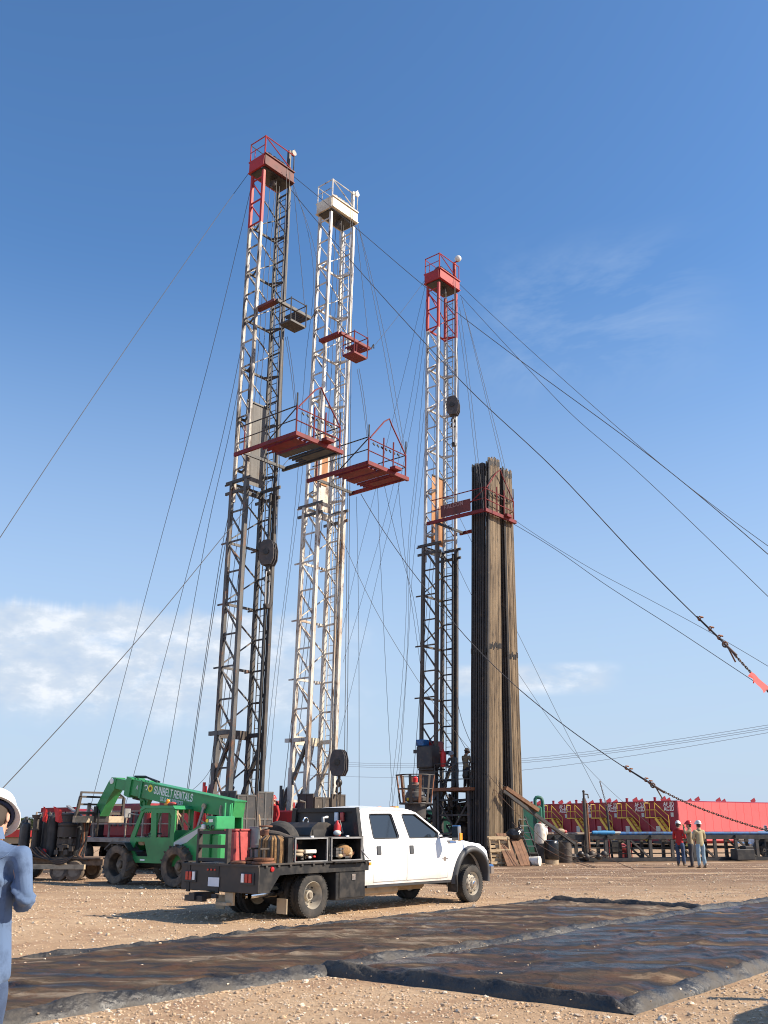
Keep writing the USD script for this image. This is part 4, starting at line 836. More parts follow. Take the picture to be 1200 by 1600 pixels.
# the two guy wires that end in chains near the camera
def clip(p, d, s=1.0):
    R = frame(d); m = B(box((0, 0, 0), (.07, .05, .05)), tube([(-.05, 0, -.03), (-.05, .09, -.03)], .012, 6), tube([(.05, 0, -.03), (.05, .09, -.03)], .012, 6), box((0, .09, 0), (.13, .03, .04))).mesh()
    T = np.eye(4); T[:3, :3] = R * s; T[:3, 3] = p; m.apply_transform(T); return m
def chained(lab, px, y0, y1, marks, chain_px, y_chain_end, ribbon=False, r=.014):
    t = thing('chained_guy_wire', lab, 'guy wire')
    allp = np.array(px + chain_px[1:], float); s = np.r_[0, np.cumsum(np.hypot(*np.diff(allp, axis=0).T))]; s /= s[-1]
    inv = 1 / y0 + (1 / y_chain_end - 1 / y0) * s; P = np.array([at(*p, 1 / i) for p, i in zip(allp, inv)])
    n = len(px); C = spline(P[:n], 8); obj('cable', tube(C, r, 6), 'wire', t, True)
    full = spline(P[n - 1:], 12)
    if full[-1][2] > .05:
        d = full[-1] - full[-2]; full = np.vstack([full, full[-1] + d * (full[-1][2] + .02) / -d[2]])
    d0 = (C[-1] - C[-2]) / np.linalg.norm(C[-1] - C[-2])
    for k in marks: obj('cable_clip', clip(C[-1] - d0 * k, d0, .95), 'rust', t, False)
    obj('cable_tail', tube([C[-1] - d0 * marks[-1] * 1.1 + V(0, 0, .03), C[-1] - d0 * .2 + V(0, 0, .03), C[-1] + V(0, 0, .05)], r, 5), 'wire', t, True)
    obj('load_binder', B(tube([C[-1] - d0 * .05, C[-1] + d0 * .4], .032, 8), tube([C[-1] + d0 * .1, C[-1] + d0 * .25 + V(.05, 0, -.25)], .02, 6), torus(C[-1], .06, .02, 'y')), 'chain_steel', t)
    ch = B(); seg = np.r_[0, np.cumsum(np.linalg.norm(np.diff(full, axis=0), axis=1))]; k = 0; x = .35
    a = np.linspace(0, 2 * math.pi, 11); lp = np.stack([.022 * np.cos(a), 0 * a, .036 * np.sin(a) + .014 * np.sign(np.sin(a))], 1)
    while x < seg[-1] and k < 420:
        p = np.array([np.interp(x, seg, full[:, i]) for i in range(3)]); q = np.array([np.interp(x + .03, seg, full[:, i]) for i in range(3)]); R = frame(q - p)
        if np.linalg.norm(q - p) < 1e-6: break
        if k % 2: R = np.stack([R[:, 1], -R[:, 0], R[:, 2]], 1)
        ch.add(tube(lp @ R.T + p, .0105, 5, False)); x += .066; k += 1
    obj('chain', ch, 'chain_steel', t, True)
    if ribbon:
        p = at(1172, 1052, 1 / (inv[-1])); rb = B()
        for j, (dx, dz) in enumerate(((.25, -.42), (.5, -.62), (.12, -.2))):
            L_ = [p + V(dx * q_ + .03 * math.sin(q_ * 9 + j), .05 * j - .04 * q_, dz * q_ + .10 * math.sin(q_ * 3.14) * (1 if j % 2 else .4)) for q_ in np.linspace(0, 1, 9)]
            v = []; f = []
            for i_, l_ in enumerate(L_): v += [l_ + V(.035, 0, .03), l_ - V(.035, 0.02, .03)]
            for i_ in range(len(L_) - 1): f += [(2 * i_, 2 * i_ + 1, 2 * i_ + 3), (2 * i_, 2 * i_ + 3, 2 * i_ + 2)]
            rb.add(tri(v, f))
        obj('ribbon', rb, 'ribbon_pink', t, True)
chained('guy wire ending in a chain with pink ribbon at the right edge', [(455, 297), (622, 490), (740, 615), (866, 733), (1022, 898), (1133, 1007)], 38, 24, (.22, .55, .95), [(1133, 1007), (1200, 1080)], 21.5, True)
chained('sagging guy wire ending in a chain above the red tanks', [(564, 772), (633, 878), (680, 938), (740, 1008), (782, 1050), (816, 1081), (889, 1139), (950, 1182), (1020, 1227)], 38.5, 30, (.1, .25, .8, .95), [(1020, 1227), (1070, 1253), (1130, 1276), (1200, 1298)], 26.5)
# far power line
for i, (y_l, y_r) in enumerate(((1187, 1131), (1190, 1135), (1193, 1138), (1204, 1142))):
    a, b = at(480, y_l + 1.5 + (6 if i == 3 else 0), 260), at(1260, y_r - 8, 150); P = [a + (b - a) * t - V(0, 0, 3.2 * math.sin(math.pi * t)) for t in np.linspace(0, 1, 14)]
    obj('power_line', tube(P, .035, 5), 'wire_far', '/World', True, ['topmost far power line wire behind the tubing', 'second far power line wire from the top', 'third far power line wire from the top', 'lowest far power line wire'][i], 'power line')

# ------------------------------------------------------------------ pickup cabs
def roof_z(x): return np.interp(x, [1.40, 1.62, 2.2, 2.9, 3.35, 4.20, 4.35, 5.0, 5.58, 5.92, 6.02], [1.94, 2.02, 2.06, 2.045, 1.985, 1.50, 1.435, 1.375, 1.285, 1.12, .95])
def half_w(x, z):
    h = np.where(z < 1.36, .985 - .035 * np.clip((z - .95) / .42, -1, 1) ** 2, .95 - .185 * np.clip((z - 1.36) / .68, 0, 1.2))
    hood = .985 - .13 * np.clip((z - 1.14) / .24, 0, 1.1) ** 1.5
    t = np.clip((x - 3.95) / .4, 0, 1); h = h * (1 - t) + np.minimum(h, hood) * t
    h = h - .12 * np.clip((x - 5.55) / .45, 0, 1) ** 2
    e = np.clip(roof_z(x) - z, 0, .09); return h - np.where((x > 1.3) & (z > .9), .05 - np.sqrt(np.maximum(.05 ** 2 - np.clip(.05 - e, 0, .05) ** 2, 0)), 0) * 1.1
def warp(tm):
    v = np.array(tm.vertices); s = half_w(v[:, 0], v[:, 2]); v[:, 1] = v[:, 1] * s
    top = np.clip((v[:, 2] - (roof_z(v[:, 0]) - .03)) / .03, 0, 1); v[:, 2] -= top * .055 * (v[:, 1] / .8) ** 2
    tm.vertices = v; return tm
def mprism(poly, a, b):
    m = prism(poly, a, b, 'y'); m.merge_vertices(); trimesh.repair.fix_normals(m); return to_man(m)
CABPROF = [(1.52, .50), (4.50, .50), (4.54, .70), (4.70, .94), (4.95, 1.07), (5.20, 1.10), (5.48, 1.05), (5.72, .86), (5.84, .62), (6.0, .62), (6.02, .95), (5.92, 1.12), (5.58, 1.285), (5.0, 1.375), (4.35, 1.435), (4.20, 1.50), (3.8, 1.735), (3.35, 1.985), (2.9, 2.045), (2.2, 2.06), (1.62, 2.02), (1.42, 1.94), (1.46, 1.2)]
RDOOR = [(1.79, .56), (2.84, .56), (2.84, 1.36), (2.715, 1.95), (1.80, 1.95), (1.66, 1.5), (1.72, 1.1)]
FDOOR = [(2.865, .56), (4.27, .56), (4.33, 1.38), (4.12, 1.50), (3.35, 1.93), (3.2, 1.955), (2.74, 1.955), (2.865, 1.36)]
RWIN = Polygon([(1.80, 1.40), (2.64, 1.40), (2.52, 1.885), (1.80, 1.875)]).buffer(-.05).buffer(.05)
FWIN = Polygon([(2.98, 1.40), (4.02, 1.40), (4.02, 1.50), (3.33, 1.885), (2.86, 1.885)]).buffer(-.04).buffer(.04)
def build_cab(t, paint):
    body = mprism(CABPROF, -1, 1)
    doors = []
    for nm, poly, win in (('rear_door', RDOOR, RWIN), ('front_door', FDOOR, FWIN)):
        for s in (-1, 1):
            a, b = sorted((s * .90, s * 1.2)); a2, b2 = sorted((s * .955, s * 1.2)); a3, b3 = sorted((s * .89, s * 1.2))
            dm = (body ^ mprism(poly, a, b)) - mprism(win, a2, b2)
            doors.append((nm, s, dm, win))
        cut = Polygon(poly).buffer(.010, join_style=2)
        for s in (-1, 1):
            a, b = sorted((s * .895, s * 1.2)); body = body - mprism(cut, a, b)
    obj('cab_body', warp(to_tm(body.refine_to_length(.05))), paint, t, 30)
    for nm, s, dm, win in doors:
        d = obj(nm, warp(to_tm(dm.refine_to_length(.06))), paint, t, 30)
        a, b = sorted((s * .958, s * .968))
        dp = UsdGeom.Xform.Define(stage, d + '_fittings').GetPath().pathString if False else d
        obj('window', warp(to_tm(mprism(win.buffer(.004), a, b).refine_to_length(.06))), 'tinted_glass', d, 30)
        c = np.array(win.buffer(.002).exterior.coords); ring = np.column_stack([c[:, 0], np.full(len(c), s), c[:, 1]]); ring[:, 1] *= half_w(ring[:, 0], ring[:, 2])
        obj('window_seal', tube(ring, .013, 5, False), 'black_plastic', d, True)
        hx = 1.93 if nm == 'rear_door' else 3.0
        obj('handle', warp(cbox((hx, s * 1.004, 1.165), (.13, .035, .085 if False else .17), .015)), 'flare_plastic', d)
    # glass of the windscreen and the rear window
    for nm, pts in (('windscreen', [(4.13, 1.545), (3.42, 1.955)]),):
        (x0, z0), (x1, z1) = pts; v = []
        for i in range(9):
            y = -.78 + 1.56 * i / 8
            v += [(x0 + .03 - .10 * (y / .8) ** 2, y * 1.0, z0 + .012), (x1 + .02 - .04 * (y / .8) ** 2, y * .86, z1 + .012 - .02 * (y / .8) ** 2)]
        f = []
        for i in range(8): a = 2 * i; f += [(a, a + 2, a + 3), (a, a + 3, a + 1)]
        obj(nm, tri(v, f), 'tinted_glass', t, True)
    obj('rear_window', bar((1.435, 0, 1.42), (1.405, 0, 1.86), 1.3, .02, (1, 0, 0)), 'tinted_glass', t, False)
    for s in (-1, 1):
        arc = [(5.19 + .63 * math.cos(a), s * 1.0, .47 + .63 * math.sin(a)) for a in np.linspace(math.radians(-4), math.radians(184), 22)]
        v = []; f = []
        for (x, y, z) in arc:
            dx, dz = (x - 5.19) / .63, (z - .47) / .63
            hw = half_w(np.array(x), np.array(min(z, 1.02))) * 1.0
            for (ro, yy) in ((-.02, .80), (-.02, hw + .055), (.03, hw + .075), (.085, hw + .06), (.12, hw - .012)):
                v.append((x + dx * ro, s * yy, z + dz * ro))
        n = 5
        for i in range(len(arc) - 1):
            for j in range(n - 1):
                q_ = (i * n + j, i * n + j + 1, (i + 1) * n + j + 1, (i + 1) * n + j); f += [(q_[0], q_[1], q_[2]), (q_[0], q_[2], q_[3])] if s < 0 else [(q_[0], q_[2], q_[1]), (q_[0], q_[3], q_[2])]
        obj('wheel_arch', tri(v, f), 'flare_plastic', t, True)
        obj('arch_liner', prism([(5.19 + .62 * math.cos(a), .47 + .62 * math.sin(a)) for a in np.linspace(-.2, math.pi + .2, 18)], *sorted((s * .70, s * .72)), 'y'), 'steel_black', t, False)
        obj('mud_flap', box((4.50, s * .93, .43), (.02, .26, .36)), 'rubber', t, False)
        obj('headlight', warp(cbox((5.90, s * .84, 1.04), (.17, .26, .26), .03)), 'clear_lens', t); obj('marker_light', warp(cbox((5.80, s * .985, .99), (.15, .03, .10), .01)), 'amber', t)
        mb = UsdGeom.Xform.Define(stage, numbered(t, 'mirror')).GetPath().pathString
        obj('mirror_arm', B(tube([(4.10, s * .90, 1.47), (4.16, s * 1.2, 1.50)], .02, 6), tube([(4.10, s * .90, 1.40), (4.16, s * 1.2, 1.43)], .02, 6)), 'black_plastic', mb)
        obj('mirror_shell', cbox((4.19, s * 1.30, 1.49), (.12, .20, .34), .04), 'chrome' if s < 0 else 'black_plastic', mb); obj('mirror_lamp', cbox((4.20, s * 1.405, 1.42), (.10, .025, .15), .01), 'amber', mb)
        obj('mirror_glass', box((4.125, s * 1.30, 1.49), (.01, .16, .29)), 'tinted_glass', mb, False)
        obj('rocker_trim', box((2.95, s * .96, .485), (2.8, .06, .05)), 'black_plastic', t, False)
        obj('fender_vent', warp(cbox((4.52, s * .99, 1.30), (.34, .03, .075), .01)), 'black_plastic', t)
    obj('front_bumper', cbox((6.06, 0, .66), (.22, 1.9, .26), .05), 'chrome', t); obj('grille', cbox((6.0, 0, 1.0), (.09, 1.25, .34), .03), 'chrome', t)
    for z in (.9, 1.0, 1.1): obj('grille_bar', box((6.05, 0, z), (.02, 1.1, .05)), 'black_plastic', t, False)
    obj('frame_rail', B(box((2.6, .42, .52), (6.6, .1, .2)), box((2.6, -.42, .52), (6.6, .1, .2)), box((1.2, 0, .5), (.2, .9, .15)), box((5.16, 0, .42), (.16, 1.5, .14)), box((0, 0, .41), (.18, 1.5, .16)), lathe([(.2, -.2), (.24, 0), (.2, .2)], 12, 'y', (0, 0, .41))), 'steel_black', t, False)
    obj('drive_shaft', tube([(.1, 0, .45), (4.4, 0, .5)], .05, 8), 'steel_black', t)
    obj('transmission', cbox((3.9, 0, .45), (1.0, .5, .3), .08), 'dirty_beige', t); obj('fuel_tank', cbox((2.2, -.55, .42), (1.2, .5, .26), .05), 'dirty_beige', t); obj('fuel_tank', cbox((2.3, .5, .40), (1.0, .5, .28), .05), 'black_plastic', t)
def truck_wheel(t, c, side, r=.40, w=.24, front=True, lugs=44):
    wp = UsdGeom.Xform.Define(stage, numbered(t, 'wheel')).GetPath().pathString
    tm = lathe([(r * .60, -w * .40), (r * .68, -w * .5), (r * .90, -w * .52), (r * .975, -w * .44), (r, -w * .30), (r, -w * .12), (r * .975, -w * .10), (r * .975, -w * .06), (r, -w * .04), (r, w * .04), (r * .975, w * .06), (r * .975, w * .10), (r, w * .12), (r, w * .30), (r * .975, w * .44), (r * .90, w * .52), (r * .68, w * .5), (r * .60, w * .40)], 48, ring=True)
    if front: rim = [(r * .02, w * .62), (r * .20, w * .60), (r * .24, w * .44), (r * .40, w * .40), (r * .45, w * .28), (r * .52, w * .18), (r * .58, w * .36), (r * .62, w * .44), (r * .62, w * .30), (r * .55, w * -.3)]
    else: rim = [(r * .02, w * .10), (r * .22, w * .08), (r * .24, -w * .28), (r * .42, -w * .30), (r * .50, -w * .1), (r * .56, w * .3), (r * .60, w * .46), (r * .63, w * .40), (r * .56, -w * .4)]
    rm = lathe(rim, 40); hol = B(); nut = B(); y_ = w * (.24 if front else -.22)
    for k in range(8):
        a = k * math.pi / 4; hol.add(sphere((r * .475 * math.cos(a), r * .475 * math.sin(a), y_), r * .075, 1, (1, 1, .5)))
    for k in range(10):
        a = k * math.pi / 5; nut.add(lathe([(r * .035, 0), (r * .035, .03), (r * .015, .04)], 6, c=(r * .32 * math.cos(a), r * .32 * math.sin(a), w * (.41 if front else -.30))))
    hub = lathe([(r * .14, -w * .3), (r * .14, w * (.66 if front else .15)), (r * .10, w * (.72 if front else .22)), (.001, w * (.72 if front else .22))], 20)
    tread = B()
    for k in range(lugs):
        a = 2 * math.pi * k / lugs
        for s in (-1, 1):
            b = box((r * .985, 0, s * w * .38), (r * .05, r * .075, w * .2)); b.apply_transform(trimesh.transformations.rotation_matrix(a, (0, 0, 1))); tread.add(b)
    T = trimesh.transformations.rotation_matrix(math.pi / 2 if side < 0 else -math.pi / 2, (1, 0, 0)); T[:3, 3] = c
    for m, nm, mt in ((trimesh.util.concatenate([tm, tread.mesh()]), 'tyre', 'rubber'), (rm, 'rim', 'rim_grey'), (hol.mesh(), 'hand_hole', 'steel_black'), (nut.mesh(), 'wheel_nut', 'chrome'), (hub, 'hub', 'chrome' if front else 'rim_dirty')):
        m.apply_transform(T); obj(nm, m, mt, wp, 40)

# ------------------------------------------------------------------ the white flatbed crew cab truck
T = thing('flatbed_truck', 'white crew cab truck with a black flatbed, parked before the rigs', 'truck', (-2.10, 20.07, 0), math.radians(49.55))
build_cab(T, 'white_paint')
for s in (-1, 1):
    truck_wheel(T, (5.16, s * .90, .40), s, front=True); truck_wheel(T, (0, s * .90, .40), s, front=False); truck_wheel(T, (0, s * .60, .40), s, front=False)
bk = 'black_paint'
obj('bed_deck', box((-.0, 0, .955), (2.98, 2.16, .035)), 'black_dusty', T, False)
for s in (-1, 1):
    obj('bed_rail', prism([(-1.44, .97), (1.5, .97), (1.5, .80), (.62, .80), (-.55, .80), (-.95, .79), (-1.20, .50), (-1.44, .50)], *sorted((s * 1.02, s * 1.08)), 'y'), 'black_paint', T, False)
    obj('rub_rail', B(box((.05, s * 1.10, .985), (2.95, .03, .03)), *[box((-1.3 + .3 * k, s * 1.095, .955), (.05, .03, .04)) for k in range(10)]), 'black_dusty', T, False)
    ub = UsdGeom.Xform.Define(stage, numbered(T, 'under_toolbox')).GetPath().pathString
    obj('box_body', cbox((1.0, s * .80, .545), (.86, .50, .52), .012), 'black_paint', ub); obj('box_door', cbox((1.02, s * 1.055, .55), (.72, .02, .46), .008), 'black_paint', ub); obj('latch', B(box((1.06, s * 1.07, .69), (.10, .012, .11)), box((1.06, s * 1.08, .68), (.05, .012, .06))), 'chrome', ub, False)
    obj('side_marker', box((1.53, s * 1.09, .92), (.06, .02, .06)), 'amber', T, False)
    obj('mud_flap', box((-.66, s * .86, .24), (.02, .26, .26)), 'dirty_beige', T, False)
    obj('clearance_lamp', xf(lathe([(.045, 0), (.04, .02), (.001, .028)], 14), (-1.15, s * 1.082, .90), rx=math.pi / 2 if s < 0 else -math.pi / 2), 'red_lens', T)
obj('bed_cross_member', B(*[box((x, 0, .88), (.08, 2.0, .12)) for x in (-1.1, -.6, -.1, .4, .9, 1.4)]), 'steel_black', T, False)
tb = UsdGeom.Xform.Define(stage, numbered(T, 'tailboard')).GetPath().pathString
obj('board', cbox((-1.45, 0, .73), (.05, 2.16, .47), .01), 'black_dusty', tb)
for s in (-1, 1):
    obj('lamp_box', cbox((-1.484, s * .80, .74), (.02, .36, .20), .006), 'black_plastic', tb)
    for k, mt in enumerate(('clear_lens', 'red_lens', 'red_lens')): obj('tail_lamp', cbox((-1.50, s * (.69 + .10 * k), .75), (.02, .075, .15), .006), mt, tb)
for k in range(3): obj('centre_lamp', cbox((-1.485, -.10 + .1 * k + .2, .87), (.015, .05, .035), .005), 'red_lens', tb)
obj('number_plate', box((-1.485, .12, .66), (.01, .31, .155)), 'plate', tb, False)
obj('number_plate_frame', box((-1.48, .12, .66), (.008, .34, .185)), 'black_plastic', tb, False)
hp = UsdGeom.Xform.Define(stage, numbered(T, 'hitch')).GetPath().pathString
obj('receiver', B(box((-1.55, .35, .42), (.5, .16, .12)), box((-1.7, .35, .38), (.12, .5, .10))), 'steel_black', hp, False)
obj('step', B(box((-1.42, -.28, .42), (.05, .22, .30)), box((-1.5, -.2, .30), (.12, .3, .05))), 'dirty_beige', hp, False)
obj('hitch_plug', box((-1.52, .02, .42), (.06, .14, .07)), 'steel_dark', hp, False)
for y in (-.62, -.46): obj('exhaust_pipe', tube([(-1.25, y, .43), (-.3, y * .9, .47), (.8, -.3, .5)], .055, 12, False), 'chrome', T)
obj('muffler', cbox((-.7, -.35, .47), (.6, .34, .18), .05), 'dirty_beige', T)
# bulkhead behind the cab
bh = UsdGeom.Xform.Define(stage, numbered(T, 'bulkhead')).GetPath().pathString
for s in (-1, 1): obj('bulkhead_post', bar((1.36, s * 1.0, .97), (1.33, s * .86, 2.0), .12, .10, (1, 0, 0)), 'black_paint', bh)
for z in (1.0, 1.38, 1.96): obj('bulkhead_bar', box((1.35, 0, z), (.09, 1.74 + (.25 if z < 1.2 else 0), .08)), 'black_paint', bh, False)
obj('bulkhead_sheet', box((1.375, 0, 1.18), (.02, 1.8, .36)), 'black_paint', bh, False)
obj('bulkhead_screen', bar((1.385, 0, 1.40), (1.36, 0, 1.94), 1.74, .015, (1, 0, 0)), 'black_plastic', bh, False)
obj('work_lamp', cbox((1.30, -.52, 1.82), (.05, .10, .18), .02), 'red_lens', bh); obj('work_lamp', cbox((1.30, -.36, 1.82), (.05, .10, .18), .02), 'clear_lens', bh)
obj('roof_antenna', tube([(2.0, .3, 2.05), (2.0, .3, 2.16)], .012, 5), 'black_plastic', T); obj('roof_lamp', B(*[box((3.0, y, 2.035), (.10, .16, .035)) for y in (-.5, 0, .5)]), 'amber', T, False)
# open top boxes on the bed
for s in (-1,):
    tx = UsdGeom.Xform.Define(stage, numbered(T, 'side_toolbox')).GetPath().pathString
    y0, y1, zz0, zz1 = s * 1.06, s * .58, .985, 1.435
    obj('box_shell', B(box((.36, y1, (zz0 + zz1) / 2), (1.96, .02, zz1 - zz0)), box((.36, (y0 + y1) / 2, zz1), (1.98, .50, .025)), box((.36, (y0 + y1) / 2, zz0 + .01), (1.98, .50, .02)), *[box((x, (y0 + y1) / 2, (zz0 + zz1) / 2), (.025, .49, zz1 - zz0 - .03)) for x in (-.62, .36, 1.34)]), 'black_paint', tx, False)
    for x in (-.56, .30, .42, 1.30): obj('door_frame', box((x, y0, (zz0 + zz1) / 2), (.03, .03, zz1 - zz0)), 'galvanised', tx, False)
    for x in (-.13, .86): obj('door_frame', B(box((x, y0 - .004, zz1 - .014), (.88, .03, .03)), box((x, y0 - .004, zz0 + .02), (.88, .03, .03))), 'galvanised', tx, False); obj('box_lamp', box((x, y0 - .015, zz1 + .015), (.07, .03, .03)), 'clear_lens', tx, False)
    obj('box_blank', box((-.68, (y0 + y1) / 2, (zz0 + zz1) / 2), (.12, .48, zz1 - zz0)), 'black_paint', tx, False)
    obj('door_flap', bar((.86, y0 - .02, zz0), (.86, y0 - .13, zz0 - .01), .9, .015, (0, 0, 1)), 'black_paint', tx, False); obj('gas_strut', B(tube([(1.28, y0, 1.2), (1.40, y0 - .1, 1.02)], .012, 5)), 'chrome', tx)
    obj('fence_board', box((-.73, -.8, 1.2), (.02, .5, .46)), 'drum_grey', tx, False)
# door lettering and badge, too small in the photograph to read
obj('badge', B(warp(cbox((4.16, -1.0, .955), (.09, .012, .09), .004)), warp(cbox((4.16, -1.0, .955), (.22, .012, .02), .004))), 'chrome', T)
obj('model_badge', warp(cbox((4.55, -1.008, 1.30), (.22, .012, .035), .003)), 'chrome', T)
def truck_pt(x, y, z):
    c, s = math.cos(math.radians(49.55)), math.sin(math.radians(49.55)); return V(-2.10 + c * x - s * y, 20.07 + s * x + c * y, z)
TR = math.radians(49.55)
def on_truck(name, label, cat, x, y, z, group=None, rz=0): return thing(name, label, cat, truck_pt(x, y, z), TR + rz, group)
t = on_truck('rack_frame', 'black steel pipe rack frame standing at the rear left of the flatbed', 'rack', -1.25, .45, .975)
for y in (-.42, .42): obj('upright', cbox((0, y, .30), (.10, .07, .64), .01), 'black_dusty', t)
for z in (.06, .30, .55): obj('cross_bar', box((0, 0, z), (.07, .80, .06)), 'black_dusty', t, False)
for y in (-.42, .42): obj('hook_plate', box((-.22, y, -.25), (.03, .09, .52)), 'black_paint', t, False)
t = on_truck('steel_tank', 'faded red steel box standing on the flatbed behind the rack frame', 'tool box', -.50, .62, .975)
obj('shell', cbox((0, 0, .29), (.42, .32, .58), .03), 'toolbox_red', t); obj('lid', cbox((0, 0, .595), (.45, .35, .035), .015), 'toolbox_red', t); obj('latch', box((-.22, 0, .45), (.03, .08, .14)), 'steel_dark', t, False)
t = on_truck('checker_box', 'grey checker plate box between the red box and rusty valves', 'tool box', .0, .75, .975)
obj('shell', cbox((0, 0, .26), (.55, .5, .52), .02), 'galvanised', t); obj('lid', cbox((0, 0, .53), (.58, .53, .03), .01), 'galvanised', t)
t = on_truck('valve_assembly', 'rusty valve assembly with a bent grey pipe on the flatbed', 'valve', -.45, -.12, .975)
obj('body', B(lathe([(.13, 0), (.13, .06), (.07, .08), (.07, .22), (.12, .24), (.12, .34), (.07, .36), (.07, .48), (.11, .5), (.11, .58), (.05, .62)], 14)), 'rust', t)
obj('side_valve', B(xf(lathe([(.12, -.2), (.12, -.13), (.07, -.12), (.09, 0), (.07, .12), (.12, .13), (.12, .2)], 14, 'x'), (.0, -.28, .14)), sphere((0, -.28, .14), .13, 2)), 'rust', t); obj('pipe', tube([(0, -.05, .55), (.15, -.2, .52), (.5, -.5, .36)], .055, 10), 'steel_brown', t)
obj('hand_wheel', torus((0, 0, .66), .12, .018), 'rust', t)
for i, (x, y, s, lab) in enumerate(((-1.22, -.30, .9, 'rusty steel flange disc lying nearest the tail lamp on the flatbed'), (-1.12, -.82, 1.1, 'double stack of rusty flange discs by the bed edge'), (-1.05, -.45, .85, 'small rusty flange disc with an upright steel tee by the hoses'))):
    t = on_truck('flange', lab, 'flange', x, y, .975, 'flange discs on the flatbed')
    obj('disc', lathe([(.08, 0), (.19 * s, 0), (.20 * s, .02), (.19 * s, .05), (.08, .06)], 22), 'rust', t)
    if i: obj('disc', lathe([(.08, .065), (.17 * s, .07), (.17 * s, .11), (.08, .115)], 22), 'rust', t); obj('tee', B(tube([(0, 0, .1), (0, 0, .26)], .025, 6), box((0, 0, .27), (.22, .05, .03))), 'steel_brown', t)
t = on_truck('hose_bundle', 'upright bundle of brown ropes and hoses beside the open toolbox', 'hoses', -.80, -.70, .975)
hb = B()
for k in range(26):
    a = k / 26 * 2 * math.pi; x, y = .20 * math.cos(a), .24 * math.sin(a); obj('hose', tube([(x, y, 0), (x * 1.05, y * 1.05, .2), (x, y, .42), (x * .6, y * .6, .47)], .036, 6), 'rope_brown' if k % 3 else 'grease', t)
t = on_truck('spare_wheel', 'spare tyre leaning against the black sack on the flatbed', 'tyre', .32, .12, .975, rz=.2)
m = lathe([(.23, -.12), (.29, -.13), (.37, -.12), (.40, -.05), (.40, .05), (.37, .12), (.29, .13), (.23, .12)], 32, 'x', (0, 0, .40), ring=True); m.apply_transform(trimesh.transformations.rotation_matrix(-.35, (0, 1, 0))); obj('tyre', m, 'rubber', t)
m = lathe([(.05, -.04), (.15, -.06), (.22, .02), (.24, .1)], 24, 'x', (0, 0, .40)); m.apply_transform(trimesh.transformations.rotation_matrix(-.35, (0, 1, 0))); obj('rim', m, 'rim_grey', t)
t = on_truck('welding_machine', 'black welding machine with curved lid behind the cab', 'welder', .82, .05, .975)
obj('housing', prism([(-.38, 0), (.38, 0), (.38, .55), (.30, .68), (.1, .74), (-.15, .74), (-.32, .64), (-.38, .5)], -.5, .5, 'y'), 'black_dusty', t, False); obj('panel', box((0, -.508, .4), (.6, .012, .4)), 'steel_black', t, False); obj('lifting_eye', torus((0, 0, .76), .07, .015, 'y'), 'chrome', t)
obj('muffler', tube([(.2, -.3, .7), (.2, -.3, .82), (.32, -.3, .84)], .035, 8), 'galvanised', t)
t = on_truck('fire_extinguisher', 'small red fire extinguisher and rag behind the cab window', 'extinguisher', 1.05, -.62, 1.45)
obj('bottle', lathe([(.06, 0), (.07, .02), (.07, .2), (.03, .27), (.02, .3)], 14), 'bright_red', t); obj('rag', sphere((-.05, -.05, .06), .08, 2, (1, 1, .7)), 'white_plastic', t); obj('bracket', bar((.12, 0, .05), (.02, 0, .3), .12, .02), 'galvanised', t)
t = on_truck('broom', 'broom handle sticking up beside the grey drums', 'broom', -.28, .1, .975)
obj('handle', tube([(0, 0, 0), (-.12, .04, .88)], .018, 6), 'hat_tan', t); obj('head', cbox((.0, 0, .04), (.3, .08, .07), .01), 'pale_wood', t)
for x, y, lab in ((-.1, .42, 'pale grey drum nearest the red box on the flatbed'), (.45, .62, 'pale grey drum half hidden behind the spare tyre')):
    t = on_truck('bucket', lab, 'drum', x, y, .975 if y > 0 else 1.0)
    obj('drum', lathe([(.20, 0), (.21, .02), (.21, .3), (.22, .32), (.21, .34), (.21, .62), (.22, .64), (.20, .645), (.20, .60)], 24), 'drum_grey', t); obj('rim', torus((0, 0, .64), .21, .012), 'galvanised', t)
# what lies in the two open boxes
rr = random.Random(3)
for nm, lab, cat, x, mats in (('tool_pile', 'red and white hand tools heaped in the left open toolbox', 'tools', -.13, ('bright_red', 'dirty_beige', 'white_plastic', 'steel_dark', 'pale_wood', 'rust')), ('parts_pile', 'jumble of fittings and brown leather gear in the right open toolbox', 'tools', .86, ('steel_grey', 'pale_wood', 'rust', 'galvanised', 'dirty_beige', 'steel_dark'))):
    t = on_truck(nm, lab, cat, x, -.84, 1.01)
    for k in range(16):
        p = V(rr.uniform(-.36, .34), rr.uniform(-.16, .16), rr.uniform(.02, .13)); q_ = p + V(rr.uniform(-.14, .14), rr.uniform(-.08, .08), rr.uniform(-.02, .08))
        obj('tool', rr.choice([lambda: tube([p, q_], rr.uniform(.015, .035), 7), lambda: bar(p, q_, rr.uniform(.02, .06), rr.uniform(.02, .05)), lambda: sphere(p, rr.uniform(.03, .07), 1, (1.2, .8, .7))])(), mats[k % 6], t, 40)
    if nm == 'tool_pile': obj('tray', cbox((.06, -.1, .17), (.30, .12, .07), .01), 'white_plastic', t); obj('grip', sphere((-.22, 0, .26), .07, 2, (1, .6, 1.2)), 'bright_red', t); obj('rope', B(torus((-.22, -.02, .12), .12, .03), torus((-.2, -.04, .18), .10, .03)), 'dirty_beige', t)
    else: obj('leather_bag', sphere((.10, -.02, .17), .16, 2, (1.2, .8, .8)), 'rope_brown', t); obj('rag', sphere((.27, -.05, .12), .09, 2, (.7, .7, 1.3)), 'pale_wood', t); obj('crate', B(*[box((-.17 + .1 * i, -.08, .08 + .06 * (j + .0)), (.08, .1, .05)) for i in range(3) for j in range(3)]), 'steel_grey', t, False)

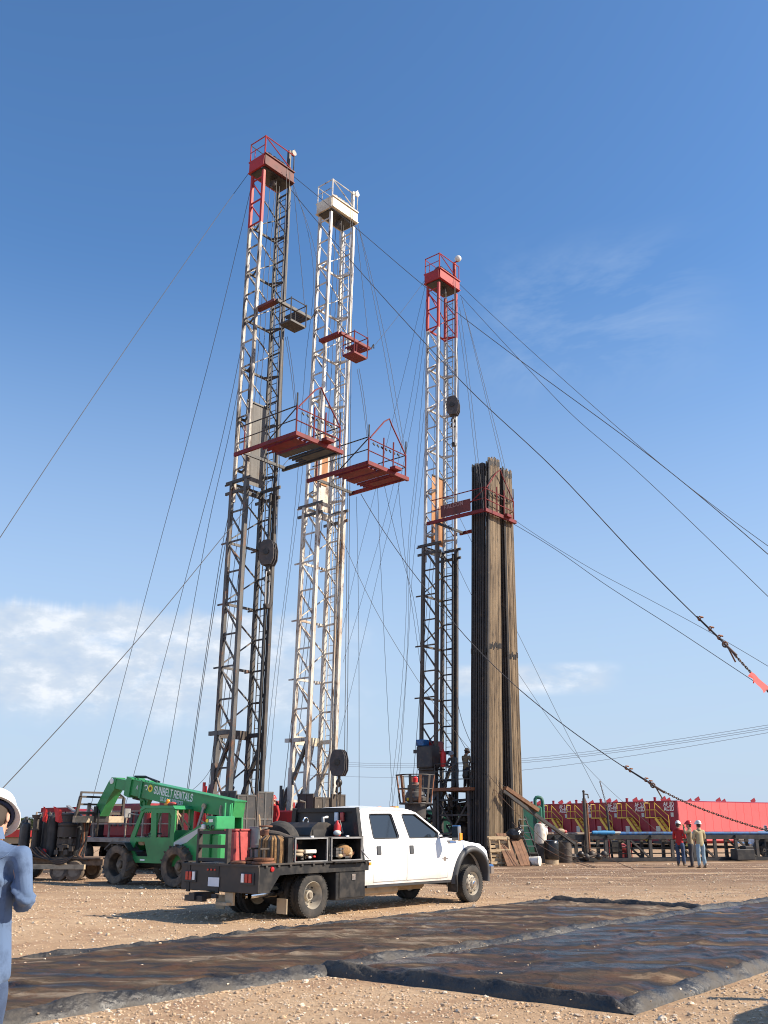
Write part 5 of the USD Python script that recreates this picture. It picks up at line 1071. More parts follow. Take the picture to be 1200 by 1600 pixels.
# ------------------------------------------------------------------ the green telehandler
TH = math.atan2(.6, -.8); TO = V(-5.2, 29.5, 0)
H_ = thing('telehandler', 'green rental telehandler with raised boom facing left', 'telehandler', TO, TH)
for x in (0, 2.55):
    for s in (-1, 1): wheel_parts(H_, (x, s * .95, .56), .56, .42, 'y', 'rubber_dusty', 'rim_dirty', 14, s)
obj('chassis', B(cbox((1.3, 0, .72), (3.7, .9, .5), .06), cbox((0, 0, .55), (.25, 1.7, .25), .05), cbox((2.55, 0, .55), (.25, 1.7, .25), .05)), 'steel_dark', H_, False)
obj('engine_hood', prism([(-1.15, .55), (.6, .55), (.75, .95), (.45, 1.15), (-.15, 1.42), (-.95, 1.75), (-1.15, 1.75)], .12, .92, 'y'), 'lift_green', H_, False)
obj('far_hood', prism([(-1.15, .55), (1.9, .55), (1.9, 1.05), (-.15, 1.35), (-.95, 1.45), (-1.15, 1.45)], -.92, -.22, 'y'), 'steel_dark', H_, False)
obj('hood_stripe', prism([(.50, 1.0), (.58, 1.08), (-.12, 1.36), (-.80, 1.62), (-.95, 1.62), (-.25, 1.2)], .921, .926, 'y'), 'decal_grey', H_, False)
obj('counterweight', cbox((-1.3, 0, 1.0), (.35, 1.7, .9), .06), 'lift_green', H_, False)
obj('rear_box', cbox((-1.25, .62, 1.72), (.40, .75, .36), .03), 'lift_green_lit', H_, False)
rs = obj('rear_sticker', box((-1.25, .9965, 1.78), (.16, .006, .08)), 'decal_white', H_, False); obj('sticker_dot', xf(lathe([(.001, 0), (.05, 0), (.05, .006), (.001, .006)], 12), (-1.10, .997, 1.78), rx=-math.pi / 2), 'decal_yellow', rs)
for x in (-1.33, -1.15): obj('lifting_eye', torus((x, 1.01, 1.6), .05, .014, 'y'), 'steel_black', H_)
obj('work_lamp', cbox((-.95, .98, 1.62), (.12, .10, .14), .03), 'clear_lens', H_)
# boom tower
for y in (-.16, .20): obj('boom_tower', prism([(-1.35, .9), (-.55, .9), (-.60, 1.7), (-.95, 2.28), (-1.3, 2.28)], y - .03, y + .03, 'y'), 'lift_green', H_, False)
obj('tower_plate', B(*[bar((-1.32, y, 1.72), (-1.32, y, 2.26), .05, .06) for y in (.30, .56)], bar((-1.3, .43, 1.8), (-1.3, .43, 2.22), .22, .04, (0, 1, 0))), 'lift_green_lit', H_, False)
# boom: sections in the plane of travel
b0, b1 = V(-1.25, .02, 2.12), V(4.25, .02, 2.98); bd_ = (b1 - b0) / np.linalg.norm(b1 - b0); bu_ = np.cross(bd_, V(0, 1, 0)) * -1
bu_ = V(-bd_[2], 0, bd_[0])
def bp(s, h, y=.02): return b0 + bd_ * s + bu_ * h + V(0, y - .02, 0)
def bprism(pts, y0, y1):
    return prism([tuple((bp(s, h))[[0, 2]]) for s, h in pts], y0, y1, 'y')
obj('boom', bprism([(-.1, -.24), (1.2, -.30), (4.6, -.25), (4.6, .20), (-.1, .20)], -.20, .24), 'lift_green', H_, False)
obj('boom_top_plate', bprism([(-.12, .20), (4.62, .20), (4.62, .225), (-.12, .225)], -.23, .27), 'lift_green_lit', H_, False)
obj('boom_inner', bprism([(4.4, -.19), (5.55, -.17), (5.55, .14), (4.4, .14)], -.14, .18), 'lift_green', H_, False)
obj('boom_collar', bprism([(4.50, -.34), (4.75, -.30), (4.75, .27), (4.50, .25)], -.25, .29), 'lift_green', H_, False); obj('boom_collar', bprism([(3.98, -.29), (4.06, -.29), (4.06, .25), (3.98, .25)], -.235, .275), 'lift_green_lit', H_, False)
obj('hose_tray', B(tube([bp(3.5, .27, .1), bp(4.1, .36, .1), bp(4.6, .30, .1)], .03, 6), tube([bp(3.5, .27, 0), bp(4.1, .33, 0), bp(4.65, .28, 0)], .03, 6)), 'steel_black', H_)
obj('lower_lug', B(bprism([(3.85, -.52), (4.1, -.52), (4.2, -.28), (3.75, -.28)], -.06, .10), torus(bp(3.97, -.44, .12), .10, .03, 'y')), 'lift_green', H_)
obj('boom_line', tube([bp(4.05, -.36), bp(4.6, -.36)], .035, 8), 'steel_black', H_)
head = [(x + .42, y) for x, y in ((4.95, .16), (5.18, .14), (5.30, -.02), (5.78, -.98), (5.62, -1.14), (5.44, -1.10), (5.10, -.42), (4.95, -.20))]
obj('boom_head', bprism(head, -.16, .20), 'lift_green', H_, False); obj('pivot_pin', xf(lathe([(.09, 0), (.09, .03), (.05, .03)], 16), bp(5.54, .03, .20), rx=-math.pi / 2), 'decal_white', H_)
obj('head_plate', bprism([(6.16, -1.0), (6.06, -1.12), (5.54, -.40), (5.64, -.36)], -.20, -.162), 'steel_black', H_, False)
obj('lift_cylinder', tube([V(-.05, .32, 1.15), bp(1.15, -.75, .32)], .10, 10), 'steel_black', H_); obj('lift_rod', tube([bp(1.15, -.75, .32), bp(1.05, -.12, .30)], .05, 8), 'galvanised', H_); obj('lift_pin', xf(lathe([(.08, 0), (.08, .05), (.001, .05)], 12), bp(1.05, -.1, .28), rx=-math.pi / 2), 'dirty_beige', H_)
obj('tilt_cylinder', tube([V(-.5, -.02, 1.3), bp(.9, -.28, -.02)], .07, 8), 'steel_black', H_)
obj('boom_hose', B(tube(spline([bp(.35, .02, .30), bp(.28, -.2, .36), bp(.10, -.45, .34), bp(.12, -.62, .30)]), .035, 6), tube(spline([bp(1.0, -.5, .36), bp(.6, -.72, .4), bp(.55, -.95, .38)]), .022, 6)), 'dirty_beige', H_)
# lettering on the boom's side that faces the camera (left side, so letters run towards the rear)
def boom_text(s, txt, h, hh, mt, wide=None):
    m = text(txt, h, .004); v = np.array(m.vertices)
    if wide: v[:, 0] *= wide / v[:, 0].max()
    P = np.array([bp(s - x_ + 0, hh + y_) for x_, y_ in v[:, :2]]); P[:, 1] = .2405 + v[:, 2]
    m.vertices = P; m.fix_normals(); return obj('lettering', m, mt, H_, False)
boom_text(3.42, 'SUNBELT RENTALS', .22, -.06, 'decal_white', 1.78); boom_text(3.08, 'OIL & GAS SERVICES', .11, -.22, 'decal_white', 1.05)
sf = B()
for k in range(9): a = k * 2 * math.pi / 9; sf.add(sphere(bp(3.60 + .075 * math.cos(a), .06 + .075 * math.sin(a), .2405), .04, 1, (1, .12, 1)))
obj('sun_emblem', sf, 'decal_yellow', H_); obj('emblem_centre', sphere(bp(3.60, .06, .243), .055, 2, (1, .2, 1)), 'rust', H_)
obj('badge', B(torus(bp(3.80, .06, .242), .07, .018, 'y', 16, 5, .6, 4.6)), 'decal_white', H_); boom_text(4.28, 'A', .12, -.05, 'decal_grey')
# cab frame
cabg = UsdGeom.Xform.Define(stage, numbered(H_, 'cab')).GetPath().pathString
cabside = Polygon([(.35, .62), (1.90, .62), (2.25, .95), (2.20, 1.35), (1.80, 2.10), (1.65, 2.18), (.45, 2.18), (.30, 2.05), (.30, .9)])
win1 = Polygon([(1.30, 1.32), (2.02, 1.32), (1.70, 2.04), (1.36, 2.04)]); win2 = Polygon([(.48, 1.32), (1.08, 1.32), (1.12, 2.0), (.55, 2.0), (.46, 1.9)])
low1 = Polygon([(1.36, .78), (1.90, .78), (2.08, 1.0), (1.95, 1.22), (1.55, 1.22)]).buffer(-.02)
for y in (.22, .88): obj('side_frame', prism(cabside.difference(win1).difference(win2).difference(low1 if y > .5 else Polygon()), y, y + .05, 'y'), 'lift_green', cabg, False)
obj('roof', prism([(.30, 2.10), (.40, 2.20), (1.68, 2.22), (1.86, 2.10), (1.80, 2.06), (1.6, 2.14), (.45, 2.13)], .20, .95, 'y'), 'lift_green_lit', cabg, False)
obj('floor', box((1.2, .57, .66), (1.7, .62, .06)), 'steel_black', cabg, False); obj('rear_panel', box((.34, .57, 1.1), (.05, .62, .85)), 'lift_green', cabg, False); obj('front_panel', bar((2.22, .57, .95), (2.18, .57, 1.34), .62, .04, (1, 0, 0)), 'lift_green', cabg, False)
obj('seat', B(cbox((.85, .57, 1.08), (.5, .48, .14), .04), cbox((.62, .57, 1.40), (.14, .46, .58), .05)), 'black_plastic', cabg, False); obj('steering_wheel', torus((1.55, .57, 1.42), .19, .02), 'black_plastic', cabg); obj('column', tube([(1.85, .57, 1.0), (1.56, .57, 1.42)], .04, 8), 'black_plastic', cabg)
obj('dash', cbox((1.85, .57, 1.22), (.28, .55, .24), .05), 'dirty_beige', cabg, False); obj('levers', B(*[tube([(1.6 + .06 * i, .78, 1.2), (1.58 + .06 * i, .79, 1.42)], .012, 5) for i in range(4)]), 'steel_black', cabg)
for q_ in [bar((.36, y_, 1.2), (.36, y_, 2.1), .03) for y_ in (.35, .57, .79)] + [bar((.36, .3, 1.2), (.36, .85, 2.0), .04), bar((.36, .3, 1.6), (.36, .85, 2.05), .04)]: obj('guard_bar', q_, 'pale_wood', cabg, False)
for q_ in [bar((1.42 + .09 * i, .91, 2.06), (1.42 + .09 * i, .91, 2.00), .03, .03) for i in range(5)]: obj('guard_bar', q_, 'lift_green', cabg, False)
obj('number', box((1.6, .934, .70), (.2, .004, .05)), 'decal_white', H_, False)
obj('beacon', B(cbox((1.15, .5, 2.25), (.16, .16, .08), .02), sphere((1.15, .5, 2.33), .07, 2)), 'amber', H_); obj('roof_rag', sphere((.95, .5, 2.26), .13, 2, (1.3, .8, .45)), 'toolbox_red', H_)
obj('mirror', B(cbox((2.25, 1.08, 2.0), (.05, .22, .26), .02), tube([(1.9, .92, 1.95), (2.25, 1.05, 2.0)], .018, 5)), 'galvanised', H_)
for s in (-1, 1): obj('fender', prism([(1.95, .95), (2.2, 1.18), (2.8, 1.2), (3.1, 1.0), (3.1, .95), (2.8, 1.14), (2.2, 1.12)], *sorted((s * .74, s * 1.16))), 'steel_black', H_, False)
# fork carriage
cz = bp(6.02, -1.1); fg = UsdGeom.Xform.Define(stage, numbered(H_, 'fork_carriage')).GetPath().pathString
fx = float(cz[0]) + .12
def fp(dx, y, z): return V(fx + dx, y, z)
zb_, zt_ = float(cz[2]) - .12, float(cz[2]) + .70
obj('carriage_beam', bar(fp(0, -.95, zb_), fp(0, .95, zb_), .14, .20), 'dirty_beige', fg, False)
obj('carriage_plate', box(fp(-.1, 0, zb_ + .15), (.16, .5, .5)), 'grease', fg, False); obj('carriage_top', bar(fp(.02, -.92, zb_ + .18), fp(.02, .92, zb_ + .18), .08), 'steel_brown', fg, False)
for y in (-.9, .9): obj('backrest_post', B(bar(fp(0, y, zb_), fp(-.10, y * .95, zt_ - .15), .08), bar(fp(-.10, y * .95, zt_ - .15), fp(.06, y * .80, zt_), .07)), 'steel_brown', fg, False)
for z, w_ in ((zt_, .74), (zt_ - .14, .86), (zb_ + .45, .9)): obj('backrest_bar', bar(fp(-.06 if z < zt_ else .06, -w_, z), fp(-.06 if z < zt_ else .06, w_, z), .06), 'steel_brown', fg, False)
for y in (-.45, .40): obj('fork', B(bar(fp(.08, y, zb_ - .05), fp(1.15, y, zb_ + .42), .12, .045), bar(fp(.08, y, zb_ - .05), fp(.02, y, zb_ + .5), .12, .05, (1, 0, 0))), 'galvanised', fg, False)
obj('hose_coil', B(tube(spline([fp(-.1, .1, zb_ + .4), fp(-.3, .25, zb_ + .1), fp(-.2, .2, zb_ - .5), fp(0, .1, zb_ - .3)]), .03, 6)), 'grease', fg)

# ------------------------------------------------------------------ blowout preventer trailer at the left
BT = thing('preventer_trailer', 'oily trailer loaded with upright bottles, pipes and a blowout preventer', 'trailer', (-10.35, 32.9, 0), math.radians(-8))
bx = lambda px: (px - 112) * .0212
obj('frame', B(box((0, .5, .55), (3.2, .14, .18)), box((0, -.5, .55), (3.2, .14, .18)), *[box((x, 0, .58), (.1, 1.1, .12)) for x in (-1.4, -.5, .5, 1.4)]), 'mud', BT, False)
obj('deck', box((0, 0, .67), (3.1, 1.3, .05)), 'mud', BT, False); obj('skid_beam', bar((-.9, -.75, .42), (1.1, -.75, .42), .12, .14), 'dirty_beige', BT, False)
for x in (.25, .75):
    for s in (-1, 1): wheel_parts(BT, (x, s * .68, .30), .30, .22, 'y', 'rubber_dusty', 'rim_dirty', 0, s)
for s in (-1, 1): wheel_parts(BT, (-1.35, s * .60, .42), .42, .26, 'y', 'rubber_dusty', 'rim_dirty', 0, s)
obj('fender', torus((-1.35, -.62, .45), .50, .06, 'y', 16, 6, .1, math.pi - .1), 'steel_black', BT)
for i, (x, y, r, h) in enumerate(((-1.30, -.2, .17, 1.15), (-1.02, .2, .17, 1.25), (-.55, -.15, .17, 1.30), (-.30, -.3, .18, 1.28), (-.15, .2, .17, 1.3), (.25, .3, .17, 1.2), (-1.15, -.45, .15, 1.05))):
    obj('bottle', lathe([(r * .9, .7), (r, .75), (r, .7 + h - .15), (r * .8, .7 + h - .04), (r * .3, .7 + h), (r * .25, .7 + h + .08)], 16, c=(x, y, 0)), 'steel_black', BT)
obj('riser_pipe', B(lathe([(.09, .65), (.09, 1.95)], 14, c=(-.80, -.5, 0)), lathe([(.15, 1.5), (.15, 1.56)], 14, c=(-.80, -.5, 0)), lathe([(.13, 1.88), (.15, 1.98)], 14, c=(-.80, -.5, 0)), lathe([(.16, .75), (.16, .95)], 14, c=(-.80, -.5, 0))), 'steel_brown', BT)
obj('preventer', B(lathe([(.20, .7), (.20, .95), (.28, .98), (.28, 1.06), (.2, 1.1), (.2, 1.25)], 18, c=(.22, -.35, 0)), box((.22, -.35, 1.15), (.5, .3, .22)), lathe([(.30, 1.30), (.30, 1.62)], 20, c=(.22, -.35, 0))), 'steel_brown', BT)
obj('preventer_cap', lathe([(.27, 1.62), (.31, 1.66), (.31, 1.72), (.26, 1.76), (.28, 1.95), (.30, 1.97), (.30, 2.02), (.2, 2.04)], 22, c=(.22, -.35, 0)), 'steel_dark', BT)
for j in range(9):
    x0 = .62 + .05 * (j % 4); y0 = -.5 + .04 * j
    obj('hose', tube(spline([(x0, y0, 2.0 - .05 * j), (x0 + .18, y0 - .05, 1.75), (x0 + .22 - .03 * j, y0, 1.15), (x0 + .12, y0 - .1, .80 - .03 * j), (x0 + .5, y0 - .12, .62)]), .028, 6), ('grease', 'rust', 'steel_black')[j % 3], BT)
for j in range(5): obj('hose', tube(spline([(-.9 + .1 * j, -.72, 1.0), (-.5 + .1 * j, -.80, .72), (.2, -.82, .62 - .03 * j), (.75, -.84, .75)]), .025, 6), ('grease', 'mud')[j % 2], BT)
obj('red_ram', lathe([(.07, .70), (.08, .72), (.08, .92), (.05, .95)], 12, c=(-.38, -.62, 0)), 'bright_red', BT)
obj('valve_block', B(*[box((.05 + .16 * i, -.6, .85 + .1 * (i % 2)), (.13, .12, .14)) for i in range(4)]), 'steel_brown', BT, False)
obj('beam', bar((-.95, .1, 2.13), (.25, .1, 2.16), .12, .14), 'engine_red', BT, False)
tt = thing('red_flag', 'two bright red sheets hanging over the preventer trailer', 'flag', (-10.75, 32.35, 1.78), -.2)
for k, (x, w, h) in enumerate(((-.25, .16, .42), (.1, .30, .45))):
    g = [(x + w * a_ + .12 * b_ * (k), .05 * math.sin(6 * a_ + 3 * b_), -h * b_ + .46 - .1 * a_) for b_ in np.linspace(0, 1, 6) for a_ in np.linspace(0, 1, 5)]
    f = [(r_ * 5 + c_, r_ * 5 + c_ + 1, r_ * 5 + c_ + 6, r_ * 5 + c_ + 5) for r_ in range(5) for c_ in range(4)]
    obj('sheet', (np.array(g), np.array(f)), 'bright_red', tt, True)
t = thing('flatbed_trailer', 'low red flatbed trailer beyond the man at the left edge', 'trailer', (-16.9, 41.5, 0), .15)
obj('bed', box((0, 0, 1.35), (5.0, 2.2, .28)), 'mast_red', t, False); obj('skirt', box((0, -.2, 1.08), (4.8, 1.6, .24)), 'hat_tan', t, False)
for x in (-1.8, -1.0, 1.6): wheel_parts(t, (x, -.9, .48), .48, .3, 'y', 'rubber', 'rim_dirty', 0, -1); wheel_parts(t, (x, .9, .48), .48, .3, 'y', 'rubber', 'rim_dirty', 0, 1)
obj('chain_box', sphere((.9, 0, 1.75), .32, 2, (1, .8, .9)), 'steel_black', t)

# ------------------------------------------------------------------ well head tree with work basket between the rigs
WT = thing('wellhead_stack', 'wellhead stack with a small railed basket, above the truck cab roof', 'wellhead', (1.35, 43.0, 0), A50)
obj('stack', B(lathe([(.25, 0), (.25, .4), (.4, .42), (.4, .5), (.28, .54), (.28, 1.1), (.42, 1.12), (.42, 1.2), (.26, 1.25), (.26, 1.9), (.44, 1.95), (.46, 2.5), (.36, 2.6)], 20)), 'steel_dark', WT)
obj('annular', lathe([(.30, 2.6), (.52, 2.66), (.54, 2.78), (.42, 2.84), (.40, 3.0), (.34, 3.05), (.34, 3.3), (.22, 3.34), (.2, 3.42)], 22), 'steel_grey', WT)
obj('cap', lathe([(.11, 3.4), (.12, 3.6), (.06, 3.66)], 12), 'bright_red', WT)
for k in range(6): a = k * math.pi / 3; obj('clamp', xf(cbox((0, 0, 0), (.18, .1, .12), .02), (.46 * math.cos(a), .46 * math.sin(a), 2.72), rz=a), 'decal_yellow' if k % 2 else 'steel_grey', WT)
obj('basket_floor', torus((0, 0, 2.55), .66, .05, 'z', 20, 6), 'steel_dark', WT)
for k in range(11):
    a = .3 + k * .54; obj('basket_slat', bar((.68 * math.cos(a), .68 * math.sin(a), 2.55), (.84 * math.cos(a), .84 * math.sin(a), 3.72), .12, .025, (math.cos(a), math.sin(a), 0)), 'rust' if k % 2 else 'steel_brown', WT, False)
for r_, z in ((.84, 3.72), (.76, 3.15)): obj('basket_ring', torus((0, 0, z), r_, .025, 'z', 24, 6), 'steel_dark', WT)

# ------------------------------------------------------------------ red acid tanks with yellow stairs
ACID_LABELS = ['leftmost red acid tank, half hidden by the green tank,', 'red acid tank behind the tall brown post,', 'red acid tank behind the leaning anchor post,', 'fourth red acid tank, above the black pipes,', 'fifth red acid tank, left of the men in hard hats,', 'nearest red acid tank showing its long side painted paler as sunlit,']
def acid_tank(i, p, ax, code, n_pan):
    t = thing('acid_tank', f'{ACID_LABELS[i]} marked {code}', 'tank', (p[0], p[1], 0), ax, 'acid tanks in a row')
    Lr, w, h = 14.6, 1.42, 3.42
    obj('shell', prism([(-w, .55), (-w, h - .05), (-w * .9, h), (w * .9, h), (w, h - .05), (w, .55), (.7, .35), (-.7, .35)], .0, Lr, 'x'), 'tank_red', t, False)
    for s in (-1, 1):
        n = n_pan
        for k in range(n):
            a, b = Lr * k / n + .012, Lr * (k + 1) / n - .012; obj('side_panel', box(((a + b) / 2, s * (w + .018), 1.95), (b - a, .03, 2.76)), 'tank_red_sunlit' if s < 0 else 'tank_red', t, False)  # sun on this side is put into the panel colour
    for s in (-1, 1): obj('corner_post', box((-.03, s * (w - .04), 1.95), (.08, .12, 2.95)), 'tank_red', t, False)
    obj('end_rail', box((-.03, 0, h - .04), (.07, 2.3, .09)), 'tank_red', t, False); obj('sill', box((.1, 0, .45), (.3, 2.2, .2)), 'steel_dark', t, False)
    for x, s in ((.6, .55), (3.5, -.3), (7.0, .4), (10.5, -.3)): obj('hatch_lid', bar((x, s, h + .02), (x + .40, s - .1, h + .24), .30, .04, (0, 1, 0)), 'tank_red', t, False)
    obj('vent', lathe([(.10, h), (.10, h + .22), (.14, h + .26), (.001, h + .3)], 12, c=(.35, .95, 0)), 'tank_red', t)
    # stairs across the end
    yp0, yp1, zp, xo = .22, 1.15, 2.22, -.72
    obj('stair_platform', box((-.36, (yp0 + yp1) / 2, zp), (.62, yp1 - yp0, .07)), 'stair_yellow', t, False); sx0, sx1 = -.10, -.62
    for x in (sx0, sx1): obj('stringer', bar((x, yp0, zp - .04), (x, -1.15, .55), .05, .20), 'stair_yellow', t, False)
    for k in range(7): q_ = (k + .5) / 7; obj('tread', box(((sx0 + sx1) / 2, yp0 + (-1.15 - yp0) * q_, zp + (.55 - zp) * q_ - .02), (.5, .2, .035)), 'stair_yellow', t, False)
    hr = []
    for y in (yp1, .72, yp0): obj('hand_post', tube([(sx1, y, zp), (sx1, y, zp + 1.05)], .026, 6), 'stair_yellow', t)
    for z in (zp + .55, zp + 1.05): obj('hand_rail', tube([(sx0, yp1, z), (sx1, yp1, z), (sx1, yp0, z)] if z < zp + .8 else [(sx0, yp1, z), (sx1, yp1, z)], .024, 6), 'stair_yellow', t)
    obj('hand_rail', tube([(sx1, yp0, zp + 1.05), (sx1, -1.0, zp + .12)], .026, 6), 'stair_yellow', t); obj('hand_rail', tube([(sx1, yp0, zp + .6), (sx1, -.98, zp - .35)], .024, 6), 'stair_yellow', t)
    obj('hand_post', tube([(sx1, -1.0, zp + .12), (sx1, -1.0, .7)], .026, 6), 'stair_yellow', t)
    for k, (s_, z) in enumerate(((code, 3.04), ('ACID', 2.70))):
        m = text(s_, .30, .006); v = np.array(m.vertices); sc = min(1.0, .95 / (v[:, 0].max() - v[:, 0].min()))
        m.vertices = np.stack([-.012 - v[:, 2], -.12 - (v[:, 0] - v[:, 0].min()) * sc, z + v[:, 1]], 1); m.fix_normals(); obj('lettering', m, 'decal_white', t, False)
    obj('hazard_placard', box((-.012, -.86, 2.42), (.012, .26, .30)), 'decal_grey', t, False)
    obj('placard', bar((-.012, .95 - .2 * (i % 3), 1.15), (-.012, .95 - .2 * (i % 3), 1.62), .40, .012, (1, 0, 0)), 'decal_grey', t, False)
    obj('outlet_pipe', B(tube([(0, .2, .75), (-.35, .2, .75), (-.35, .2, .55)], .09, 8), lathe([(.16, -.03), (.16, .03)], 12, 'x', (-.2, .2, .75))), 'steel_dark', t)
pa, pb = V(13.45, 88.6), V(20.85, 75.2)
AX = math.atan2(.57, .82)
for i, code in enumerate(('AF 12', 'AF 16', 'AF 34', 'AF 21', 'AF 13', 'AF 30')):
    p = pa + (pb - pa) * i / 5; acid_tank(i, p, AX, code, 15 if i == 5 else 6)

# ------------------------------------------------------------------ pipe rack, post, pipes on it
PRL = 14.5; pr0 = V(8.0, 48.6); pr1 = V(22.4, 51.9); pang = math.atan2(pr1[1] - pr0[1], pr1[0] - pr0[0])
R_ = thing('pipe_rack', 'long low dark steel pipe rack standing before the red tanks', 'pipe rack', (pr0[0], pr0[1], 0), pang)
for y in (-.45, .45):
    obj('top_beam', box((PRL / 2, y, 1.12), (PRL, .14, .20)), 'steel_black', R_, False); obj('bottom_beam', box((PRL / 2, y, .10), (PRL, .16, .14)), 'steel_black', R_, False)
    for k in range(13): obj('rack_post', box((.3 + k * (PRL - .6) / 12, y, .6), (.15, .11, .95)), 'steel_dark', R_, False)
    for k in (3, 5, 6, 8, 10):
        a = .3 + k * (PRL - .6) / 12; obj('rack_brace', bar((a + .1, y, 1.0), (a + 1.05, y, .2), .10, .08), 'steel_dark', R_, False)
for k in range(7): obj('cross_member', box((.4 + k * (PRL - .8) / 6, 0, 1.16), (.12, 1.3, .10)), 'steel_black', R_, False)
for z in (.35, .62): obj('rack_line', bar((2.2, .3, z), (PRL - .4, .3, z), .05), 'steel_brown', R_, False)
def rp(x, y, z): c, s = math.cos(pang), math.sin(pang); return V(pr0[0] + c * x - s * y, pr0[1] + s * x + c * y, z)
for i, (x0, x1, y, z, m_, lab) in enumerate(((-.6, 3.4, -.35, 1.28, 'rail_dull', 'pale brown pipe lying on the left end of the pipe rack'), (3.2, 14.2, -.30, 1.29, 'blue_paint', 'long bluish black pipe lying along the rack, front'), (3.6, 14.3, -.10, 1.30, 'steel_black', 'long black pipe lying along the rack, second'), (3.4, 14.0, .12, 1.29, 'steel_dark', 'long dark pipe lying along the rack, rear'))):
    obj('pipe', tube([rp(x0, y, z), rp(x1, y, z)], .075 if i else .06, 10), m_, '/World', 35, lab, 'pipe', None)
t = thing('wrapped_tool', 'blue wrapped tool lying on the pipe rack', 'tool', rp(2.55, -.5, 1.33), pang)
obj('wrap', lathe([(.02, -.65), (.08, -.62), (.09, -.4), (.075, -.35), (.10, 0), (.08, .3), (.09, .5), (.02, .58)], 14, 'x'), 'blue_wrap', t); obj('end', tube([(.55, 0, 0), (.85, 0, 0)], .05, 8), 'decal_grey', t)
t = thing('rag', 'pale rag heaped at the left end of the pipe rack', 'rag', rp(.35, -.4, 1.40), pang); obj('cloth', sphere((0, 0, 0), .17, 2, (1.3, .8, .7)), 'dirty_beige', t); obj('fold', sphere((.2, .03, -.02), .12, 2, (1.2, .8, .7)), 'toolbox_red', t)
t = thing('stanchion', 'tall brown steel post with a fitting on top, before the second red tank', 'post', rp(1.55, -.62, 0))
obj('post', tube([(0, 0, 0), (0, 0, 2.9)], .085, 10), 'steel_brown', t); obj('side_post', tube([(.12, 0, .3), (.12, 0, 2.7)], .05, 8), 'rust', t); obj('fitting', B(tube([(0, 0, 2.85), (.0, 0, 3.2)], .05, 8), tube([(0, 0, 3.1), (.2, 0, 3.08), (.22, 0, 2.9)], .035, 6), sphere((.0, 0, 3.22), .07, 1)), 'steel_dark', t); obj('foot', box((.05, 0, .03), (.4, .4, .06)), 'steel_dark', t, False)
t = thing('anchor_post', 'dark leaning post holding a guy wire before the third red tank', 'post', rp(3.35, .75, 0)); obj('post', tube([(.12, 0, 0), (0, 0, 2.6)], .055, 8), 'steel_black', t); obj('chain', B(*[torus((.02 - .02 * j, 0, 2.55 + .09 * j), .04, .014, 'y' if j % 2 else 'x', 10, 5) for j in range(14)]), 'chain_steel', t); obj('base', box((.12, 0, .04), (.4, .4, .08)), 'steel_black', t, False)
t = thing('engine_pump', 'red and black motor pump behind the pipe rack', 'pump', rp(3.9, 1.6, 0), pang)
obj('engine', cbox((0, 0, .65), (.7, .5, .6), .05), 'steel_black', t); obj('pump', B(lathe([(.22, -.2), (.25, 0), (.22, .2)], 14, 'x', (.6, 0, .55)), box((.6, 0, .25), (.4, .4, .3))), 'engine_red', t); obj('skid', box((.3, 0, .08), (1.5, .7, .1)), 'steel_dark', t, False); obj('frame', B(tube([(-.3, -.3, .1), (-.3, -.3, 1.05), (.9, -.3, 1.05), (.9, -.3, .1)], .03, 6)), 'engine_red', t)
t = thing('generator_box', 'dark equipment box under the right part of the pipe rack', 'box', rp(9.6, -.9, 0), pang); obj('case', cbox((0, 0, .30), (1.0, .6, .52), .04), 'steel_black', t); obj('lid', cbox((.25, 0, .62), (.45, .5, .16), .03), 'steel_dark', t)
t = thing('valve_manifold', 'heap of black valves and pipe fittings at the left end of the rack', 'valves', rp(1.0, -.9, 0), pang)
for k in range(8): x_ = -.8 + .3 * k; obj('fitting', B(sphere((x_, .05 * (k % 3), .25 + .12 * (k % 2)), .15, 2), tube([(x_ - .2, 0, .25), (x_ + .2, 0, .25 + .1 * (k % 2))], .06, 8)), ('grease', 'steel_dark', 'steel_brown')[k % 3], t)

# ------------------------------------------------------------------ what stands about the foot of the tubing
gp = lambda px, py: ground(px, py)
def stand_at(px, y): p = at(px, 1340, y); return (p[0], p[1], 0)
GT = thing('green_tank', 'dark green steel tank behind the farthest rig floor', 'tank', (at(842, 1300, 52.5)[0] - 2.3, 52.5, 0), .12)
obj('shell', cbox((0, 0, 1.45), (4.6, 2.2, 2.3), .08), 'tank_green', GT); obj('skid', box((0, 0, .2), (4.7, 2.0, .25)), 'steel_dark', GT, False)
for k in range(5): obj('rib', box((-2.0 + k * 1.0, -1.12, 1.45), (.08, .05, 2.2)), 'tank_green', GT, False)
obj('standpipe', tube(spline([(2.38, -.9, .4), (2.38, -.9, 2.75), (2.32, -.9, 3.0), (2.1, -.9, 3.05), (1.98, -.9, 2.9), (1.98, -.9, 2.6)], 6), .09, 8), 'tank_green', GT); obj('hatch', lathe([(.3, 2.6), (.3, 2.72), (.001, 2.74)], 16, c=(.5, 0, 0)), 'tank_green', GT)
GT2 = thing('green_tank', 'second green tank low behind the farthest rig, above the truck mirror', 'tank', (at(690, 1300, 52)[0], 52.0, 0), .12)
obj('shell', cbox((0, 0, 1.35), (3.4, 2.0, 2.1), .08), 'tank_green', GT2); obj('skid', box((0, 0, .2), (3.5, 1.9, .25)), 'steel_dark', GT2, False); obj('walkway', box((0, -.9, 2.44), (3.4, .3, .05)), 'steel_dark', GT2, False)
